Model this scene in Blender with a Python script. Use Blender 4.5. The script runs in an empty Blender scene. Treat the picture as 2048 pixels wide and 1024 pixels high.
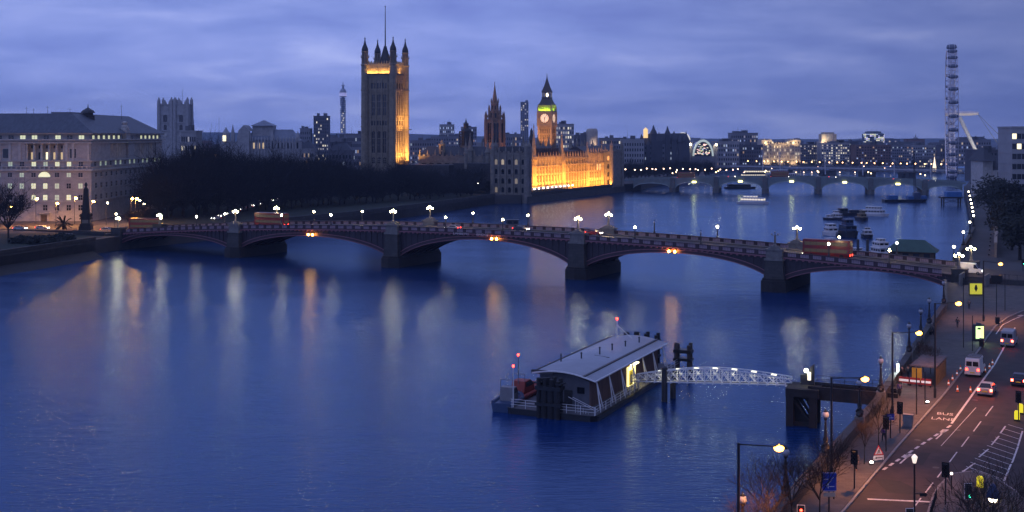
import bpy, math, random
from math import sin, cos, pi, radians, sqrt, atan2
from mathutils import Vector, Matrix, Quaternion, noise as mnoise
random.seed(7)
SC = bpy.context.scene
COL = SC.collection
# ------------------------------------------------------------------ camera
HC, FPX, HOR = 36.0, 2400.0, 272.0        # eye height above the water, focal length and horizon in photograph pixels
cam_d = bpy.data.cameras.new('camera'); cam = bpy.data.objects.new('camera', cam_d); COL.objects.link(cam)
cam.location = (0, 0, HC); cam.rotation_euler = (radians(90), 0, 0)
cam_d.sensor_width = 36; cam_d.lens = FPX/2048*36; cam_d.shift_y = -(512-HOR)/2048
cam_d.clip_start = .5; cam_d.clip_end = 30000
SC.camera = cam
SC.view_settings.view_transform = 'Standard'; SC.view_settings.look = 'None'
SC.view_settings.exposure = 0.0; SC.view_settings.gamma = 1
cy = SC.cycles
SC.render.engine = 'CYCLES'
cy.use_denoising = True; cy.max_bounces = 6; cy.diffuse_bounces = 2; cy.glossy_bounces = 3; cy.transmission_bounces = 4
cy.volume_bounces = 0; cy.caustics_reflective = False; cy.caustics_refractive = False
cy.sample_clamp_indirect = 4.0; cy.sample_clamp_direct = 0.0; cy.use_light_tree = True; cy.use_adaptive_sampling = True; cy.adaptive_threshold = 0.008
# ------------------------------------------------------------------ sky and sun
W = bpy.data.worlds.new('World'); SC.world = W; W.use_nodes = True
nt = W.node_tree; nt.nodes.clear()
def N(t, kind, **kw):
    n = t.nodes.new(kind)
    for k, v in kw.items():
        if k in ('operation', 'blend_type', 'data_type', 'noise_dimensions', 'sky_type', 'sun_disc', 'sun_elevation', 'sun_rotation', 'feature', 'wave_type', 'bands_direction', 'use_clamp', 'altitude', 'air_density', 'dust_density', 'ozone_density', 'clamp'): setattr(n, k, v)
        else: n.inputs[k].default_value = v
    return n
def L(t, a, b, oi=0, ii=0): t.links.new(a.outputs[oi], b.inputs[ii])
def ramp(t, stops):
    r = t.nodes.new('ShaderNodeValToRGB'); e = r.color_ramp.elements
    while len(e) < len(stops): e.new(.5)
    for el, (p, c) in zip(e, stops): el.position = p; el.color = (*c, 1)
    return r
SUN_EL, SUN_AZ = radians(-2.5), radians(235)
sky = N(nt, 'ShaderNodeTexSky', sky_type='NISHITA', sun_disc=False, sun_elevation=SUN_EL, sun_rotation=SUN_AZ)
tc = nt.nodes.new('ShaderNodeTexCoord'); sx = nt.nodes.new('ShaderNodeSeparateXYZ'); L(nt, tc, sx)
zz = N(nt, 'ShaderNodeMath', operation='MAXIMUM'); L(nt, sx, zz, 2, 0); zz.inputs[1].default_value = 0
zo = N(nt, 'ShaderNodeMath', operation='ADD'); L(nt, zz, zo); zo.inputs[1].default_value = .20
dx = N(nt, 'ShaderNodeMath', operation='DIVIDE'); L(nt, sx, dx, 0, 0); L(nt, zo, dx, 0, 1)
dy = N(nt, 'ShaderNodeMath', operation='DIVIDE'); L(nt, sx, dy, 1, 0); L(nt, zo, dy, 0, 1)
cb = nt.nodes.new('ShaderNodeCombineXYZ'); L(nt, dx, cb, 0, 0); L(nt, dy, cb, 0, 1)
n1 = N(nt, 'ShaderNodeTexNoise', Scale=2.7, Detail=7, Roughness=.56, Distortion=.35); L(nt, cb, n1)
mp = nt.nodes.new('ShaderNodeMapping'); mp.inputs['Scale'].default_value = (.6, 1.5, 1); mp.inputs['Location'].default_value = (3.3, 1.2, 0); L(nt, cb, mp)
n2 = N(nt, 'ShaderNodeTexNoise', Scale=.9, Detail=4, Roughness=.5, Distortion=.2); L(nt, mp, n2)
ad = N(nt, 'ShaderNodeMath', operation='ADD'); L(nt, n1, ad, 0, 0); L(nt, n2, ad, 0, 1)
hf = N(nt, 'ShaderNodeMath', operation='MULTIPLY'); L(nt, ad, hf); hf.inputs[1].default_value = .5
cl = ramp(nt, [(.33, (.165, .225, .61)), (.46, (.22, .295, .70)), (.54, (.275, .35, .77)), (.66, (.42, .49, .90))]); L(nt, hf, cl)
# the light is stronger on the west (left) side where the sun went down, weaker to the east and low down
wx = N(nt, 'ShaderNodeMapRange'); L(nt, sx, wx); wx.inputs[1].default_value = -.02; wx.inputs[2].default_value = .42; wx.inputs[3].default_value = 1.14; wx.inputs[4].default_value = .62
wz = N(nt, 'ShaderNodeMapRange'); L(nt, sx, wz, 2, 0); wz.inputs[1].default_value = 0; wz.inputs[2].default_value = .14; wz.inputs[3].default_value = 1.22; wz.inputs[4].default_value = 1.0
wm = N(nt, 'ShaderNodeMath', operation='MULTIPLY'); L(nt, wx, wm, 0, 0); L(nt, wz, wm, 0, 1)
wm2 = N(nt, 'ShaderNodeMath', operation='MULTIPLY'); L(nt, wm, wm2); wm2.inputs[1].default_value = 9.5
sc_ = N(nt, 'ShaderNodeVectorMath', operation='SCALE'); L(nt, cl, sc_); L(nt, wm2, sc_, 0, 3)
ss = N(nt, 'ShaderNodeVectorMath', operation='SCALE'); L(nt, sky, ss); ss.inputs[3].default_value = .35
sk = N(nt, 'ShaderNodeVectorMath', operation='ADD'); L(nt, sc_, sk); L(nt, ss, sk, 0, 1)
bg = N(nt, 'ShaderNodeBackground', Strength=.1); L(nt, sk, bg)
wo = nt.nodes.new('ShaderNodeOutputWorld'); L(nt, bg, wo)
sun_d = bpy.data.lights.new('sun', 'SUN'); sun_d.energy = .06; sun_d.angle = radians(25); sun_d.color = (.75, .8, 1)
sun = bpy.data.objects.new('sun', sun_d); COL.objects.link(sun)
sun.rotation_euler = (radians(50), 0, radians(-55))       # soft skylight glow from the west, low behind the left bank
# ------------------------------------------------------------------ pixel helpers (photograph pixels -> points on a real surface)
def P(px, py, z=0.0):
    Y = (HC-z)*FPX/(py-HOR); return Vector(((px-1024)/FPX*Y, Y, z))
def X_(px, Y): return (px-1024)/FPX*Y
def Z_(py, Y): return HC-(py-HOR)*Y/FPX
# ------------------------------------------------------------------ mesh builder
class MB:
    def __init__(s): s.v = []; s.f = []; s.sm = []
    def add(s, vs, fs, smooth=False):
        b = len(s.v); s.v += [tuple(p) for p in vs]; s.f += [tuple(b+i for i in f) for f in fs]; s.sm += [smooth]*len(fs)
        return s
    def box(s, x0, x1, y0, y1, z0, z1):
        return s.add([(x0,y0,z0),(x1,y0,z0),(x1,y1,z0),(x0,y1,z0),(x0,y0,z1),(x1,y0,z1),(x1,y1,z1),(x0,y1,z1)],
                     [(0,3,2,1),(4,5,6,7),(0,1,5,4),(1,2,6,5),(2,3,7,6),(3,0,4,7)])
    def cb(s, x, y, z0, z1, sx, sy=None, a=0):
        sy = sx if sy is None else sy; c, n = cos(a), sin(a)
        q = [(x+c*i*sx/2-n*j*sy/2, y+n*i*sx/2+c*j*sy/2) for i, j in ((-1,-1),(1,-1),(1,1),(-1,1))]
        return s.prism(q, z0, z1)
    def prism(s, q, z0, z1):
        n = len(q)
        return s.add([(x,y,z0) for x,y in q]+[(x,y,z1) for x,y in q], [tuple(range(n-1,-1,-1)), tuple(range(n,2*n))]+[(i,(i+1)%n,n+(i+1)%n,n+i) for i in range(n)])
    def xz(s, q, y0, y1):             # outline in x,z pushed along y
        n = len(q)
        return s.add([(x,y0,z) for x,z in q]+[(x,y1,z) for x,z in q], [tuple(range(n)), tuple(range(2*n-1,n-1,-1))]+[((i+1)%n,i,n+i,n+(i+1)%n) for i in range(n)])
    def yz(s, q, x0, x1):             # outline in y,z pushed along x
        n = len(q)
        return s.add([(x0,y,z) for y,z in q]+[(x1,y,z) for y,z in q], [tuple(range(n-1,-1,-1)), tuple(range(n,2*n))]+[(i,(i+1)%n,n+(i+1)%n,n+i) for i in range(n)])
    def lathe(s, x, y, prof, n=8, a0=0, smooth=False):
        vs = []
        for r, z in prof: vs += [(x+r*cos(a0+2*pi*i/n), y+r*sin(a0+2*pi*i/n), z) for i in range(n)]
        fs = []
        for k in range(len(prof)-1):
            fs += [(k*n+i, k*n+(i+1)%n, (k+1)*n+(i+1)%n, (k+1)*n+i) for i in range(n)]
        fs += [tuple(range(n-1,-1,-1)), tuple(range((len(prof)-1)*n, len(prof)*n))]
        return s.add(vs, fs, smooth)
    def cyl(s, x, y, z0, z1, r0, r1=None, n=8, a0=0, smooth=False): return s.lathe(x, y, [(r0,z0),(r0 if r1 is None else max(r1,1e-3),z1)], n, a0, smooth)
    def tube(s, p, q, r0, r1=None, n=4, cap=True, smooth=False):
        p, q = Vector(p), Vector(q); d = q-p
        if d.length < 1e-6: return s
        r1 = r0 if r1 is None else r1
        a = d.normalized(); u = a.orthogonal().normalized() if abs(a.z) > .99 else a.cross(Vector((0,0,1))).normalized(); w = a.cross(u)
        vs = []
        for o, r in ((p,r0),(q,r1)): vs += [o+(u*cos(2*pi*(i+.5)/n)+w*sin(2*pi*(i+.5)/n))*r for i in range(n)]
        fs = [(i,n+i,n+(i+1)%n,(i+1)%n) for i in range(n)]
        if cap: fs += [tuple(range(n)), tuple(range(2*n-1,n-1,-1))]
        return s.add(vs, fs, smooth)
    def path(s, pts, r, n=5):
        for a, b in zip(pts, pts[1:]): s.tube(a, b, r, r, n)
        return s
    def sph(s, c, r, n=10, m=6, sz=1.0, smooth=True):
        return s.lathe(c[0], c[1], [(max(r*sin(pi*k/m), r*.02), c[2]-r*sz*cos(pi*k/m)) for k in range(m+1)], n, 0, smooth)
    def quad(s, a, b, c, d): return s.add([a,b,c,d], [(0,1,2,3)])
    def mesh(s, name, m):
        me = bpy.data.meshes.new(name); me.from_pydata(s.v, [], s.f); me.materials.append(m)
        me.polygons.foreach_set('use_smooth', s.sm); me.update(); return me
    def out(s, name, m, parent=None):
        return link(name, s.mesh(name, m), parent)
def link(name, me, parent=None):
    o = bpy.data.objects.new(name, me); COL.objects.link(o)
    if parent is not None: o.parent = parent
    return o
def tag(o, label=None, cat=None, group=None, kind=None):
    for k, v in (('label', label), ('category', cat), ('group', group), ('kind', kind)):
        if v: o[k] = v
    return o
def thing(name, label, cat, loc=(0,0,0), rz=0.0, group=None):
    o = bpy.data.objects.new(name, None); COL.objects.link(o); o.empty_display_size = .2
    o.location = loc; o.rotation_euler = (0, 0, rz); return tag(o, label, cat, group)
def dup(o, parent=None, loc=None, rz=None, label=None, group=None, sc=None):
    c = o.copy(); COL.objects.link(c)
    if parent is not None: c.parent = parent
    if loc is not None: c.location = loc
    if rz is not None: c.rotation_euler = (0, 0, rz)
    if sc is not None: c.scale = (sc, sc, sc) if not hasattr(sc, '__len__') else sc
    if label: c['label'] = label
    if group: c['group'] = group
    for ch in list(o.children): dup(ch, c)
    return c
def lamp(kind, parent, loc, energy, color, size=1.0, size_y=None, aim=None, spot=None, blend=.6):
    d = bpy.data.lights.new('light', kind); d.energy = energy; d.color = color
    if kind == 'AREA':
        d.shape = 'RECTANGLE'; d.size = size; d.size_y = size_y or size
    else: d.shadow_soft_size = size
    if kind == 'SPOT': d.spot_size = radians(spot or 90); d.spot_blend = blend
    o = bpy.data.objects.new('light', d); COL.objects.link(o); o.location = loc
    if parent is not None: o.parent = parent
    if aim is not None: o.rotation_euler = (Vector(aim)-Vector(loc)).to_track_quat('-Z', 'Y').to_euler()
    return o
def text_mesh(body, size, m, depth=.01):
    c = bpy.data.curves.new('lettering', 'FONT'); c.body = body; c.size = size; c.extrude = depth; c.align_x = 'CENTER'; c.align_y = 'CENTER'; c.resolution_u = 3
    o = bpy.data.objects.new('lettering', c); COL.objects.link(o)
    me = bpy.data.meshes.new_from_object(o.evaluated_get(bpy.context.evaluated_depsgraph_get()))
    bpy.data.objects.remove(o); me.materials.clear(); me.materials.append(m); return me
# ------------------------------------------------------------------ materials
MATS = {}
def mat(name, col, rough=.7, var=.25, scale=.6, metal=0.0, bump=0.0, stretch=None, spec=.5, fine=True):
    if name in MATS: return MATS[name]
    m = bpy.data.materials.new(name); m.use_nodes = True; t = m.node_tree; b = t.nodes['Principled BSDF']
    b.inputs['Roughness'].default_value = rough; b.inputs['Metallic'].default_value = metal; b.inputs['Specular IOR Level'].default_value = spec
    tcn = t.nodes.new('ShaderNodeTexCoord'); src, oi = tcn, 3
    if stretch:
        mpn = t.nodes.new('ShaderNodeMapping'); mpn.inputs['Scale'].default_value = stretch; L(t, tcn, mpn, 3, 0); src, oi = mpn, 0
    nz = N(t, 'ShaderNodeTexNoise', Scale=scale, Detail=8 if fine else 3, Roughness=.65); L(t, src, nz, oi, 0)
    lo = tuple(max(0, c*(1-var)) for c in col); hi = tuple(min(1, c*(1+var)) for c in col)
    r = ramp(t, [(.3, lo), (.7, hi)]); L(t, nz, r); L(t, r, b)
    if bump:
        bp = N(t, 'ShaderNodeBump', Strength=bump, Distance=.05); t.links.new(nz.outputs[0], bp.inputs['Height']); t.links.new(bp.outputs[0], b.inputs['Normal'])
    MATS[name] = m; return m
def emat(name, col, strength, base=None):
    if name in MATS: return MATS[name]
    m = bpy.data.materials.new(name); m.use_nodes = True; b = m.node_tree.nodes['Principled BSDF']
    b.inputs['Base Color'].default_value = (*(base or col), 1); b.inputs['Emission Color'].default_value = (*col, 1); b.inputs['Emission Strength'].default_value = strength
    MATS[name] = m; return m
def brickmat(name, c1, c2, mortar, sx, sy, rough=.8, var=.3, axis='xz'):
    if name in MATS: return MATS[name]
    m = bpy.data.materials.new(name); m.use_nodes = True; t = m.node_tree; b = t.nodes['Principled BSDF']; b.inputs['Roughness'].default_value = rough
    tcn = t.nodes.new('ShaderNodeTexCoord'); s = t.nodes.new('ShaderNodeSeparateXYZ'); L(t, tcn, s, 3, 0)
    a = N(t, 'ShaderNodeMath', operation='ADD'); L(t, s, a, 0, 0); L(t, s, a, 1, 1)
    c = t.nodes.new('ShaderNodeCombineXYZ')
    if axis == 'xz': L(t, a, c, 0, 0); L(t, s, c, 2, 1)
    else: L(t, s, c, 0, 0); L(t, s, c, 1, 1)
    br = t.nodes.new('ShaderNodeTexBrick'); L(t, c, br)
    br.inputs['Color1'].default_value = (*c1,1); br.inputs['Color2'].default_value = (*c2,1); br.inputs['Mortar'].default_value = (*mortar,1)
    br.inputs['Scale'].default_value = 1; br.inputs['Mortar Size'].default_value = .02*sy; br.inputs['Brick Width'].default_value = sx; br.inputs['Row Height'].default_value = sy
    nz = N(t, 'ShaderNodeTexNoise', Scale=.35, Detail=7, Roughness=.7); L(t, tcn, nz, 3, 0)
    mr = N(t, 'ShaderNodeMapRange'); L(t, nz, mr); mr.inputs[1].default_value = .3; mr.inputs[2].default_value = .7; mr.inputs[3].default_value = 1-var; mr.inputs[4].default_value = 1+var
    v = N(t, 'ShaderNodeVectorMath', operation='SCALE'); L(t, br, v); L(t, mr, v, 0, 3); L(t, v, b)
    MATS[name] = m; return m
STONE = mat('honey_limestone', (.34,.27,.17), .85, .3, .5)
STONE_D = mat('dark_limestone', (.20,.185,.16), .85, .35, .5)  # darker, greyer limestone than the long river front
PORT = brickmat('portland_stone', (.40,.38,.37), (.34,.33,.32), (.23,.225,.22), 1.4, .6, .85, .2)
PORT_P = mat('pale_stone', (.43,.42,.40), .8, .2, .8)
ABBEY = mat('abbey_stone', (.33,.33,.34), .85, .25, .5)
GRANITE = brickmat('grey_granite', (.052,.050,.048), (.036,.035,.034), (.015,.015,.015), 1.5, .7, .75, .35)
GRAN_P = mat('pale_granite', (.16,.155,.145), .8, .3, 1.2)
DARKST = mat('sooty_stone', (.016,.0155,.017), .85, .35, .8)
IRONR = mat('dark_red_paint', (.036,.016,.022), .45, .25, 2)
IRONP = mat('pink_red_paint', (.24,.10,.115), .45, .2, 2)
SPAN = mat('maroon_plate', (.022,.014,.021), .5, .3, 1.5)
LATT = mat('pale_lattice', (.36,.27,.31), .6, .25, 3)
BLACK = mat('black_paint', (.010,.010,.012), .4, .3, 3)
DGREY = mat('dark_grey_paint', (.035,.036,.04), .5, .3, 2)
GREY = mat('grey_paint', (.16,.165,.18), .5, .2, 1)
WHITE = mat('white_paint', (.72,.72,.72), .45, .08, 2)
SLATE = mat('blue_slate', (.055,.065,.085), .55, .45, .7, bump=.3, stretch=(2.2,.6,.6))
LEAD = mat('lead_sheet', (.17,.19,.23), .45, .25, .4)
COPPER = mat('dark_iron_roof', (.028,.028,.032), .5, .4, .8)
ASPH = mat('asphalt', (.030,.0205,.0195), .8, .5, .5, bump=.15)
PAVE = brickmat('paving_slabs', (.088,.078,.076), (.066,.060,.058), (.035,.03,.03), .9, .6, .85, .25, 'xy')
KERBM = mat('kerb_granite', (.20,.19,.185), .8, .25, 1.5)
MARK = mat('road_paint_white', (.58,.56,.53), .7, .35, 3)
GRASS = mat('night_grass', (.010,.018,.008), .95, .4, .4)
BARK = mat('bark', (.012,.0105,.010), .95, .35, 2)
TWIG = mat('twigs', (.0095,.0095,.0115), .95, .3, 1)
TWIGB = mat('brown_twigs', (.04,.026,.02), .95, .35, 1)
MUD = mat('river_mud', (.018,.016,.015), .95, .4, .3)
WGLASS = mat('dark_glass', (.012,.014,.02), .12, .2, 1)
LITW = emat('lit_window', (1,.86,.50), 1.7)
LITW2 = emat('lit_window_cool', (.92,.95,.58), .72)
LITW3 = emat('lit_window_dim', (1,.72,.36), .55)
LAMPW = emat('lamp_globe_lit', (1,.72,.36), 170)
LAMPF = emat('lamp_globe_far', (1,.84,.52), 60)
LAMPO = emat('sodium_lamp_lit', (1,.40,.055), 16)
LAMPO2 = emat('sodium_lamp_far', (1,.42,.07), 230)
LAMPC = emat('cool_lamp_lit', (.80,1,.88), 25)
AMBER = emat('amber_light', (1,.40,.05), 90)
REDL = emat('red_light', (1,.04,.02), 14)
HEADL = emat('head_light', (1,.92,.75), 30)
GREENL = emat('green_light', (.05,1,.55), 8)
GLOBE = mat('unlit_globe', (.34,.35,.40), .3, .1, 2)
REDBUS = mat('bus_red', (.13,.010,.011), .3, .15, 2)
TYRE = mat('rubber', (.012,.012,.012), .9, .2, 3)
YELL = mat('yellow_paint', (.62,.48,.03), .5, .15, 2)
ORANGE = mat('orange_plastic', (.70,.14,.03), .5, .15, 2)
BLUEP = mat('blue_sign', (.02,.05,.42), .4, .1, 2)
WOOD = mat('old_timber', (.075,.058,.045), .9, .45, 1.2)
HILLM = mat('far_hill_woods', (.05,.065,.06), 1, .4, .004)
# ------------------------------------------------------------------ the river, the land, the roads
def water_material():
    m = bpy.data.materials.new('river_water'); m.use_nodes = True; t = m.node_tree; t.nodes.clear()
    tcn = t.nodes.new('ShaderNodeTexCoord')
    def mapped(sx, sy, rot, scale, detail, rough, dist):
        mp_ = t.nodes.new('ShaderNodeMapping'); mp_.inputs['Scale'].default_value = (sx, sy, 1); mp_.inputs['Rotation'].default_value = (0, 0, radians(rot)); L(t, tcn, mp_, 3, 0)
        n_ = N(t, 'ShaderNodeTexNoise', Scale=scale, Detail=detail, Roughness=rough, Distortion=dist); L(t, mp_, n_); return n_
    fine, mid, big = mapped(.5, 1.7, -6, 1.0, 5, .6, .8), mapped(.55, 1.25, 12, .42, 7, .62, .6), mapped(.55, 1.25, 12, .05, 4, .6, 1.2)
    prev = None
    for n_, s_, d_ in ((fine, .6, .12), (mid, .30, .20), (big, .15, 1.0)):
        bp = N(t, 'ShaderNodeBump', Strength=s_, Distance=d_); t.links.new(n_.outputs[0], bp.inputs['Height'])
        if prev: t.links.new(prev.outputs[0], bp.inputs['Normal'])
        prev = bp
    r = N(t, 'ShaderNodeMapRange'); L(t, big, r); r.inputs[1].default_value = .35; r.inputs[2].default_value = .68; r.inputs[3].default_value = .11; r.inputs[4].default_value = .17
    gl = t.nodes.new('ShaderNodeBsdfGlossy'); gl.inputs['Color'].default_value = (.60, .79, 1, 1); L(t, r, gl, 0, 1); t.links.new(prev.outputs[0], gl.inputs['Normal'])
    df = t.nodes.new('ShaderNodeBsdfDiffuse'); df.inputs['Color'].default_value = (.002, .026, .125, 1)       # silty blue grey body of the water
    fr = t.nodes.new('ShaderNodeFresnel'); fr.inputs['IOR'].default_value = 1.45; t.links.new(prev.outputs[0], fr.inputs['Normal'])
    mx = t.nodes.new('ShaderNodeMixShader'); L(t, fr, mx); L(t, df, mx, 0, 1); L(t, gl, mx, 0, 2); L(t, mx, t.nodes.new('ShaderNodeOutputMaterial'))
    return m
WATER = water_material()
def struct(name, mb, m): return tag(mb.out(name, m), kind='structure')
MB().quad((-4000,-200,0),(4000,-200,0),(4000,7000,0),(-4000,7000,0)).out('river', WATER)['kind'] = 'structure'
GZ = 4.4
WB = [(-200,60),(-138,322),(-124,378),(-65,485),(-43,540),(-9,636),(5,641),(70,779),(86,800),(130,960),(150,1100),(250,1330),(430,1480),(800,1600),(3900,1750)]
EB = [(-38.3,-30),(22.4,100),(40.7,136),(79,219.5),(92.4,256.6),(152,396),(196,514),(255,675),(275,730),(365,950),(420,1050),(560,1180),(1000,1310),(3900,1420)]
wl = MB(); wl.prism([*WB, (3900,6900), (-3900,6900), (-3900,60)][::-1], -4, GZ)
struct('ground_west_bank', wl, mat('city_ground', (.055,.052,.052), .9, .35, .05))
el = MB(); el.prism([*EB, (3900,-30)], -4, GZ)
struct('ground_east_bank', el, mat('city_ground', (.055,.052,.052)))
hl = MB()
for k in range(60):
    x0, x1 = -3600+k*120, -3480+k*120
    h = lambda x: (48 if x < -500 else 24 if x > 200 else 48-24*(x+500)/700)+9*mnoise.noise((x*.0011, 3.1, 0))+5*mnoise.noise((x*.006, 1.1, 0))
    hl.add([(x0,5600,0),(x1,5600,0),(x1,5750,h(x1)),(x0,5750,h(x0)),(x1,6800,h(x1)-8),(x0,6800,h(x0)-8)], [(0,1,2,3),(3,2,4,5)])
struct('hills', hl, HILLM)
# bridge frame: local x runs along the bridge from the left hand pier, local y across it away from us
BO = Vector((-82, 356.8, 0)); BA = atan2(-.481, .877)
BU, BV = Vector((cos(BA), sin(BA), 0)), Vector((-sin(BA), cos(BA), 0))
def B(s, t, z=0): return BO+BU*s+BV*t+Vector((0,0,z))
def ztop(s): return 11.45-3.0e-4*(s-80)**2
def s_of(px, t):                     # the place along the bridge seen at photograph column px
    k = (px-1024)/FPX; a = BO+BV*t
    return (k*a.y-a.x)/(BU.x-k*BU.y)
S0, S1, BWID = -47.0, 202.0, 18.0
# road on the east bank
K = [P(1400,1400,GZ), P(1540,1180,GZ), P(1690,1024,GZ), P(1799,893,GZ), P(1890,790,GZ), P(1960,700,GZ), P(1975,676,GZ), P(1992,654,GZ), P(2016,636,GZ), P(2048,622,GZ), Vector((100,221,GZ)), Vector((140,222,GZ))]
RZ = GZ+.004
asp = MB(); asp.prism([(k.x,k.y) for k in K]+[(175,215),(150,120),(60,30),(0,60)], GZ-.3, RZ)
struct('road', asp, ASPH)
pv = MB(); wallin = [(6.4,66),(22.8,99.6),(41.1,135.6),(79.4,219.1),(93,256)]
b0, b1, b2_ = B(203,-.4), B(236,-.4), B(262,-.4)
kin = [k+Vector((-.26,.14,0)) for k in K]
pv.prism([(p[0],p[1]) for p in [*wallin, b0, b1, b2_]]+[(k.x,k.y) for k in kin[::-1]], GZ-.3, GZ+.12)
struct('pavement', pv, PAVE)
kb = MB()
for a, c in zip(K, K[1:]):
    n = Vector((-(c-a).y, (c-a).x, 0)).normalized()*.24
    kb.prism([(a.x,a.y),(c.x,c.y),(c.x+n.x,c.y+n.y),(a.x+n.x,a.y+n.y)], GZ-.3, GZ+.135)
struct('kerb', kb, KERBM)
REF = [P(1905,950,GZ), P(1880,975,GZ), P(1870,992,GZ), P(1858,1030,GZ), P(1845,1110,GZ), P(2150,1110,GZ), P(2030,985,GZ), P(1992,960,GZ), P(1950,945,GZ)]
rf = MB(); rf.prism([(p.x,p.y) for p in REF], GZ-.3, GZ+.13); struct('pavement_corner', rf, PAVE)
rfk = MB()
for a, c in zip(REF, REF[1:]+REF[:1]):
    n = Vector(((c-a).y, -(c-a).x, 0)).normalized()*.2
    rfk.prism([(a.x,a.y),(a.x+n.x,a.y+n.y),(c.x+n.x,c.y+n.y),(c.x,c.y)], GZ-.3, GZ+.14)
struct('kerb_corner', rfk, KERBM)
mk = MB(); MZ = RZ+.004
def stripe(a, c, w):
    p, q = P(*a, MZ), P(*c, MZ); n = Vector((-(q-p).y, (q-p).x, 0)).normalized()*w/2
    mk.quad(p-n, q-n, q+n, p+n) if n.cross(q-p).z < 0 else mk.quad(p+n, q+n, q-n, p-n)
stripe((1903,847), (1990,727), .24); stripe((1990,727), (2030,655), .2)
for k in range(11):                                   # broken line where the bus lane ends
    f = k/10; x, y = 1898-f*128, 853+f*84; stripe((x+3.5,y-2.5), (x-3.5,y+2.5), .28)
for i in range(9):                                    # long lane dashes
    f = i*.158; x, y = 1986-f*152, 812+f*194
    stripe((x,y), (x-15,y+20), .12)
stripe((1952,815), (1882,892), .07)
for (a, c) in (((2045,862),(2036,892)),((2036,893),(2024,926)),((2022,928),(2008,962)),((2008,964),(1996,990)),((2011,852),(2001,866)),((1998,872),(1983,890)),((1977,898),(1958,914)),((1950,926),(1923,945))): stripe(a, c, .16)
for k in range(12):
    f = k/11; stripe((2016-f*92, 849+f*92), (2046-f*40, 858+f*112), .10)
for (x, y) in ((1880,871), (1808,920)):               # arrows bearing right
    stripe((x-8,y+7), (x+10,y-9), .16); stripe((x+2,y-4), (x+15,y-12), .34); stripe((x+4,y-12), (x+16,y-12), .13)
for px, y in ((1975,622+40),): pass
stripe((1992,668), (2005,650), .14); stripe((2005,650), (2024,640), .14); stripe((2024,640), (2048,630), .14)
stripe((1735,998), (1870,1004), .35); stripe((2036,632),(2044,630),.3)
struct('road_markings', mk, MARK)
for word, px, py in (('BUS', 1890, 828), ('LANE', 1886, 838)):
    me = text_mesh(word, 1.0, MARK, .001); o = link('road_marking_lettering', me); tag(o, kind='structure')
    p = P(px, py, MZ+.003); o.location = p; o.rotation_euler = (0, 0, radians(-22)); o.scale = (1.05, 1.75, 1)
# bridge approaches
for s0, s1, d in ((S0, -110, -1), (S1, 262, 1)):
    za, zb = ztop(s0)-1.1, GZ+.02
    q = [B(s0,0,za), B(s1,0,zb), B(s1,BWID,zb), B(s0,BWID,za)]; lo = [Vector((p.x,p.y,GZ-1)) for p in q]
    m_ = MB().add(q+lo, [(0,1,2,3) if d > 0 else (3,2,1,0), (0,4,5,1) if d>0 else (1,5,4,0), (3,2,6,7) if d>0 else (7,6,2,3), (1,5,6,2) if d>0 else (2,6,5,1), (3,7,4,0) if d>0 else (0,4,7,3)])
    struct('bridge_road_west' if d < 0 else 'bridge_road_east', m_, ASPH)
# park lawn, gardens and the west bank road
lw = MB(); lw.prism([(-122,400),(-66,488),(-45,540),(-12,632),(-60,700),(-115,640),(-150,560),(-150,470)], GZ-.3, GZ+.05); struct('park_lawn', lw, GRASS)
lw = MB(); lw.prism([(-141,326),(-128,374),(-150,392),(-190,380),(-220,330)], GZ-.3, GZ+.06); struct('garden_lawn', lw, GRASS)
rw = MB(); rw.prism([(-330,412),(-152,404),(-146,432),(-330,438)], GZ-.3, GZ+.03); struct('road_west_bank', rw, ASPH)
# embankment walls
def wall_line(pts, z1, th, side, z0=-3, extra=None):
    mb = MB()
    for a, c in zip(pts, pts[1:]):
        a, c = Vector((*a,0)), Vector((*c,0)); n = Vector((-(c-a).y, (c-a).x, 0)).normalized()*th*side; e = (c-a).normalized()*.15
        q = [a-e, c+e, c+e+n, a-e+n]; q = q if side > 0 else q[::-1]
        mb.prism([(p.x,p.y) for p in q], z0, z1)
        o = n*(-.25); q = [a-e+o, c+e+o, c+e+n*1.25, a-e+n*1.25]; q = q if side > 0 else q[::-1]
        mb.prism([(p.x,p.y) for p in q], z1+.003, z1+.22)
        q = [a-e+o*1.3, c+e+o*1.3, c+e, a-e]; q = q if side > 0 else q[::-1]
        mb.prism([(p.x,p.y) for p in q], GZ-.9, GZ-.45)
    return mb
tag(wall_line(EB[:4]+[(91,253)], GZ+1.15, .55, -1).out('embankment_wall', GRANITE), 'long grey granite river wall beside the right hand pavement, nearest the viewer', 'wall')
tag(wall_line([(97,268)]+EB[5:9], GZ+1.15, .55, -1).out('embankment_wall', GRANITE), 'stone river wall on the right bank between the two arched bridges', 'wall')
tag(wall_line(EB[9:], GZ+1.1, .55, -1).out('embankment_wall', GRANITE), 'distant river wall on the right bank past the big wheel', 'wall')
tag(wall_line(WB[0:2]+[(-127,366)], GZ+.6, .6, 1).out('embankment_wall', GRANITE), 'dark river wall on the left bank below the garden and obelisk', 'wall')
tag(wall_line([(-118,389)]+WB[3:6], GZ+.9, .6, 1).out('embankment_wall', GRANITE), 'dark river wall along the tree filled park behind the bridge', 'wall')
tag(wall_line(WB[8:], GZ+1.1, .6, 1).out('embankment_wall', GRANITE), 'distant river wall on the far bank behind the second bridge', 'wall')
# foreshore slope in front of the left garden wall
fs = MB().add([(-139,322,1.2),(-128,366,1.2),(-118,350,-.3),(-131,300,-.3),(-196,60,1.2),(-180,60,-.3)], [(1,0,3,2),(0,4,5,3)]); struct('foreshore', fs, MUD)
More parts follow.
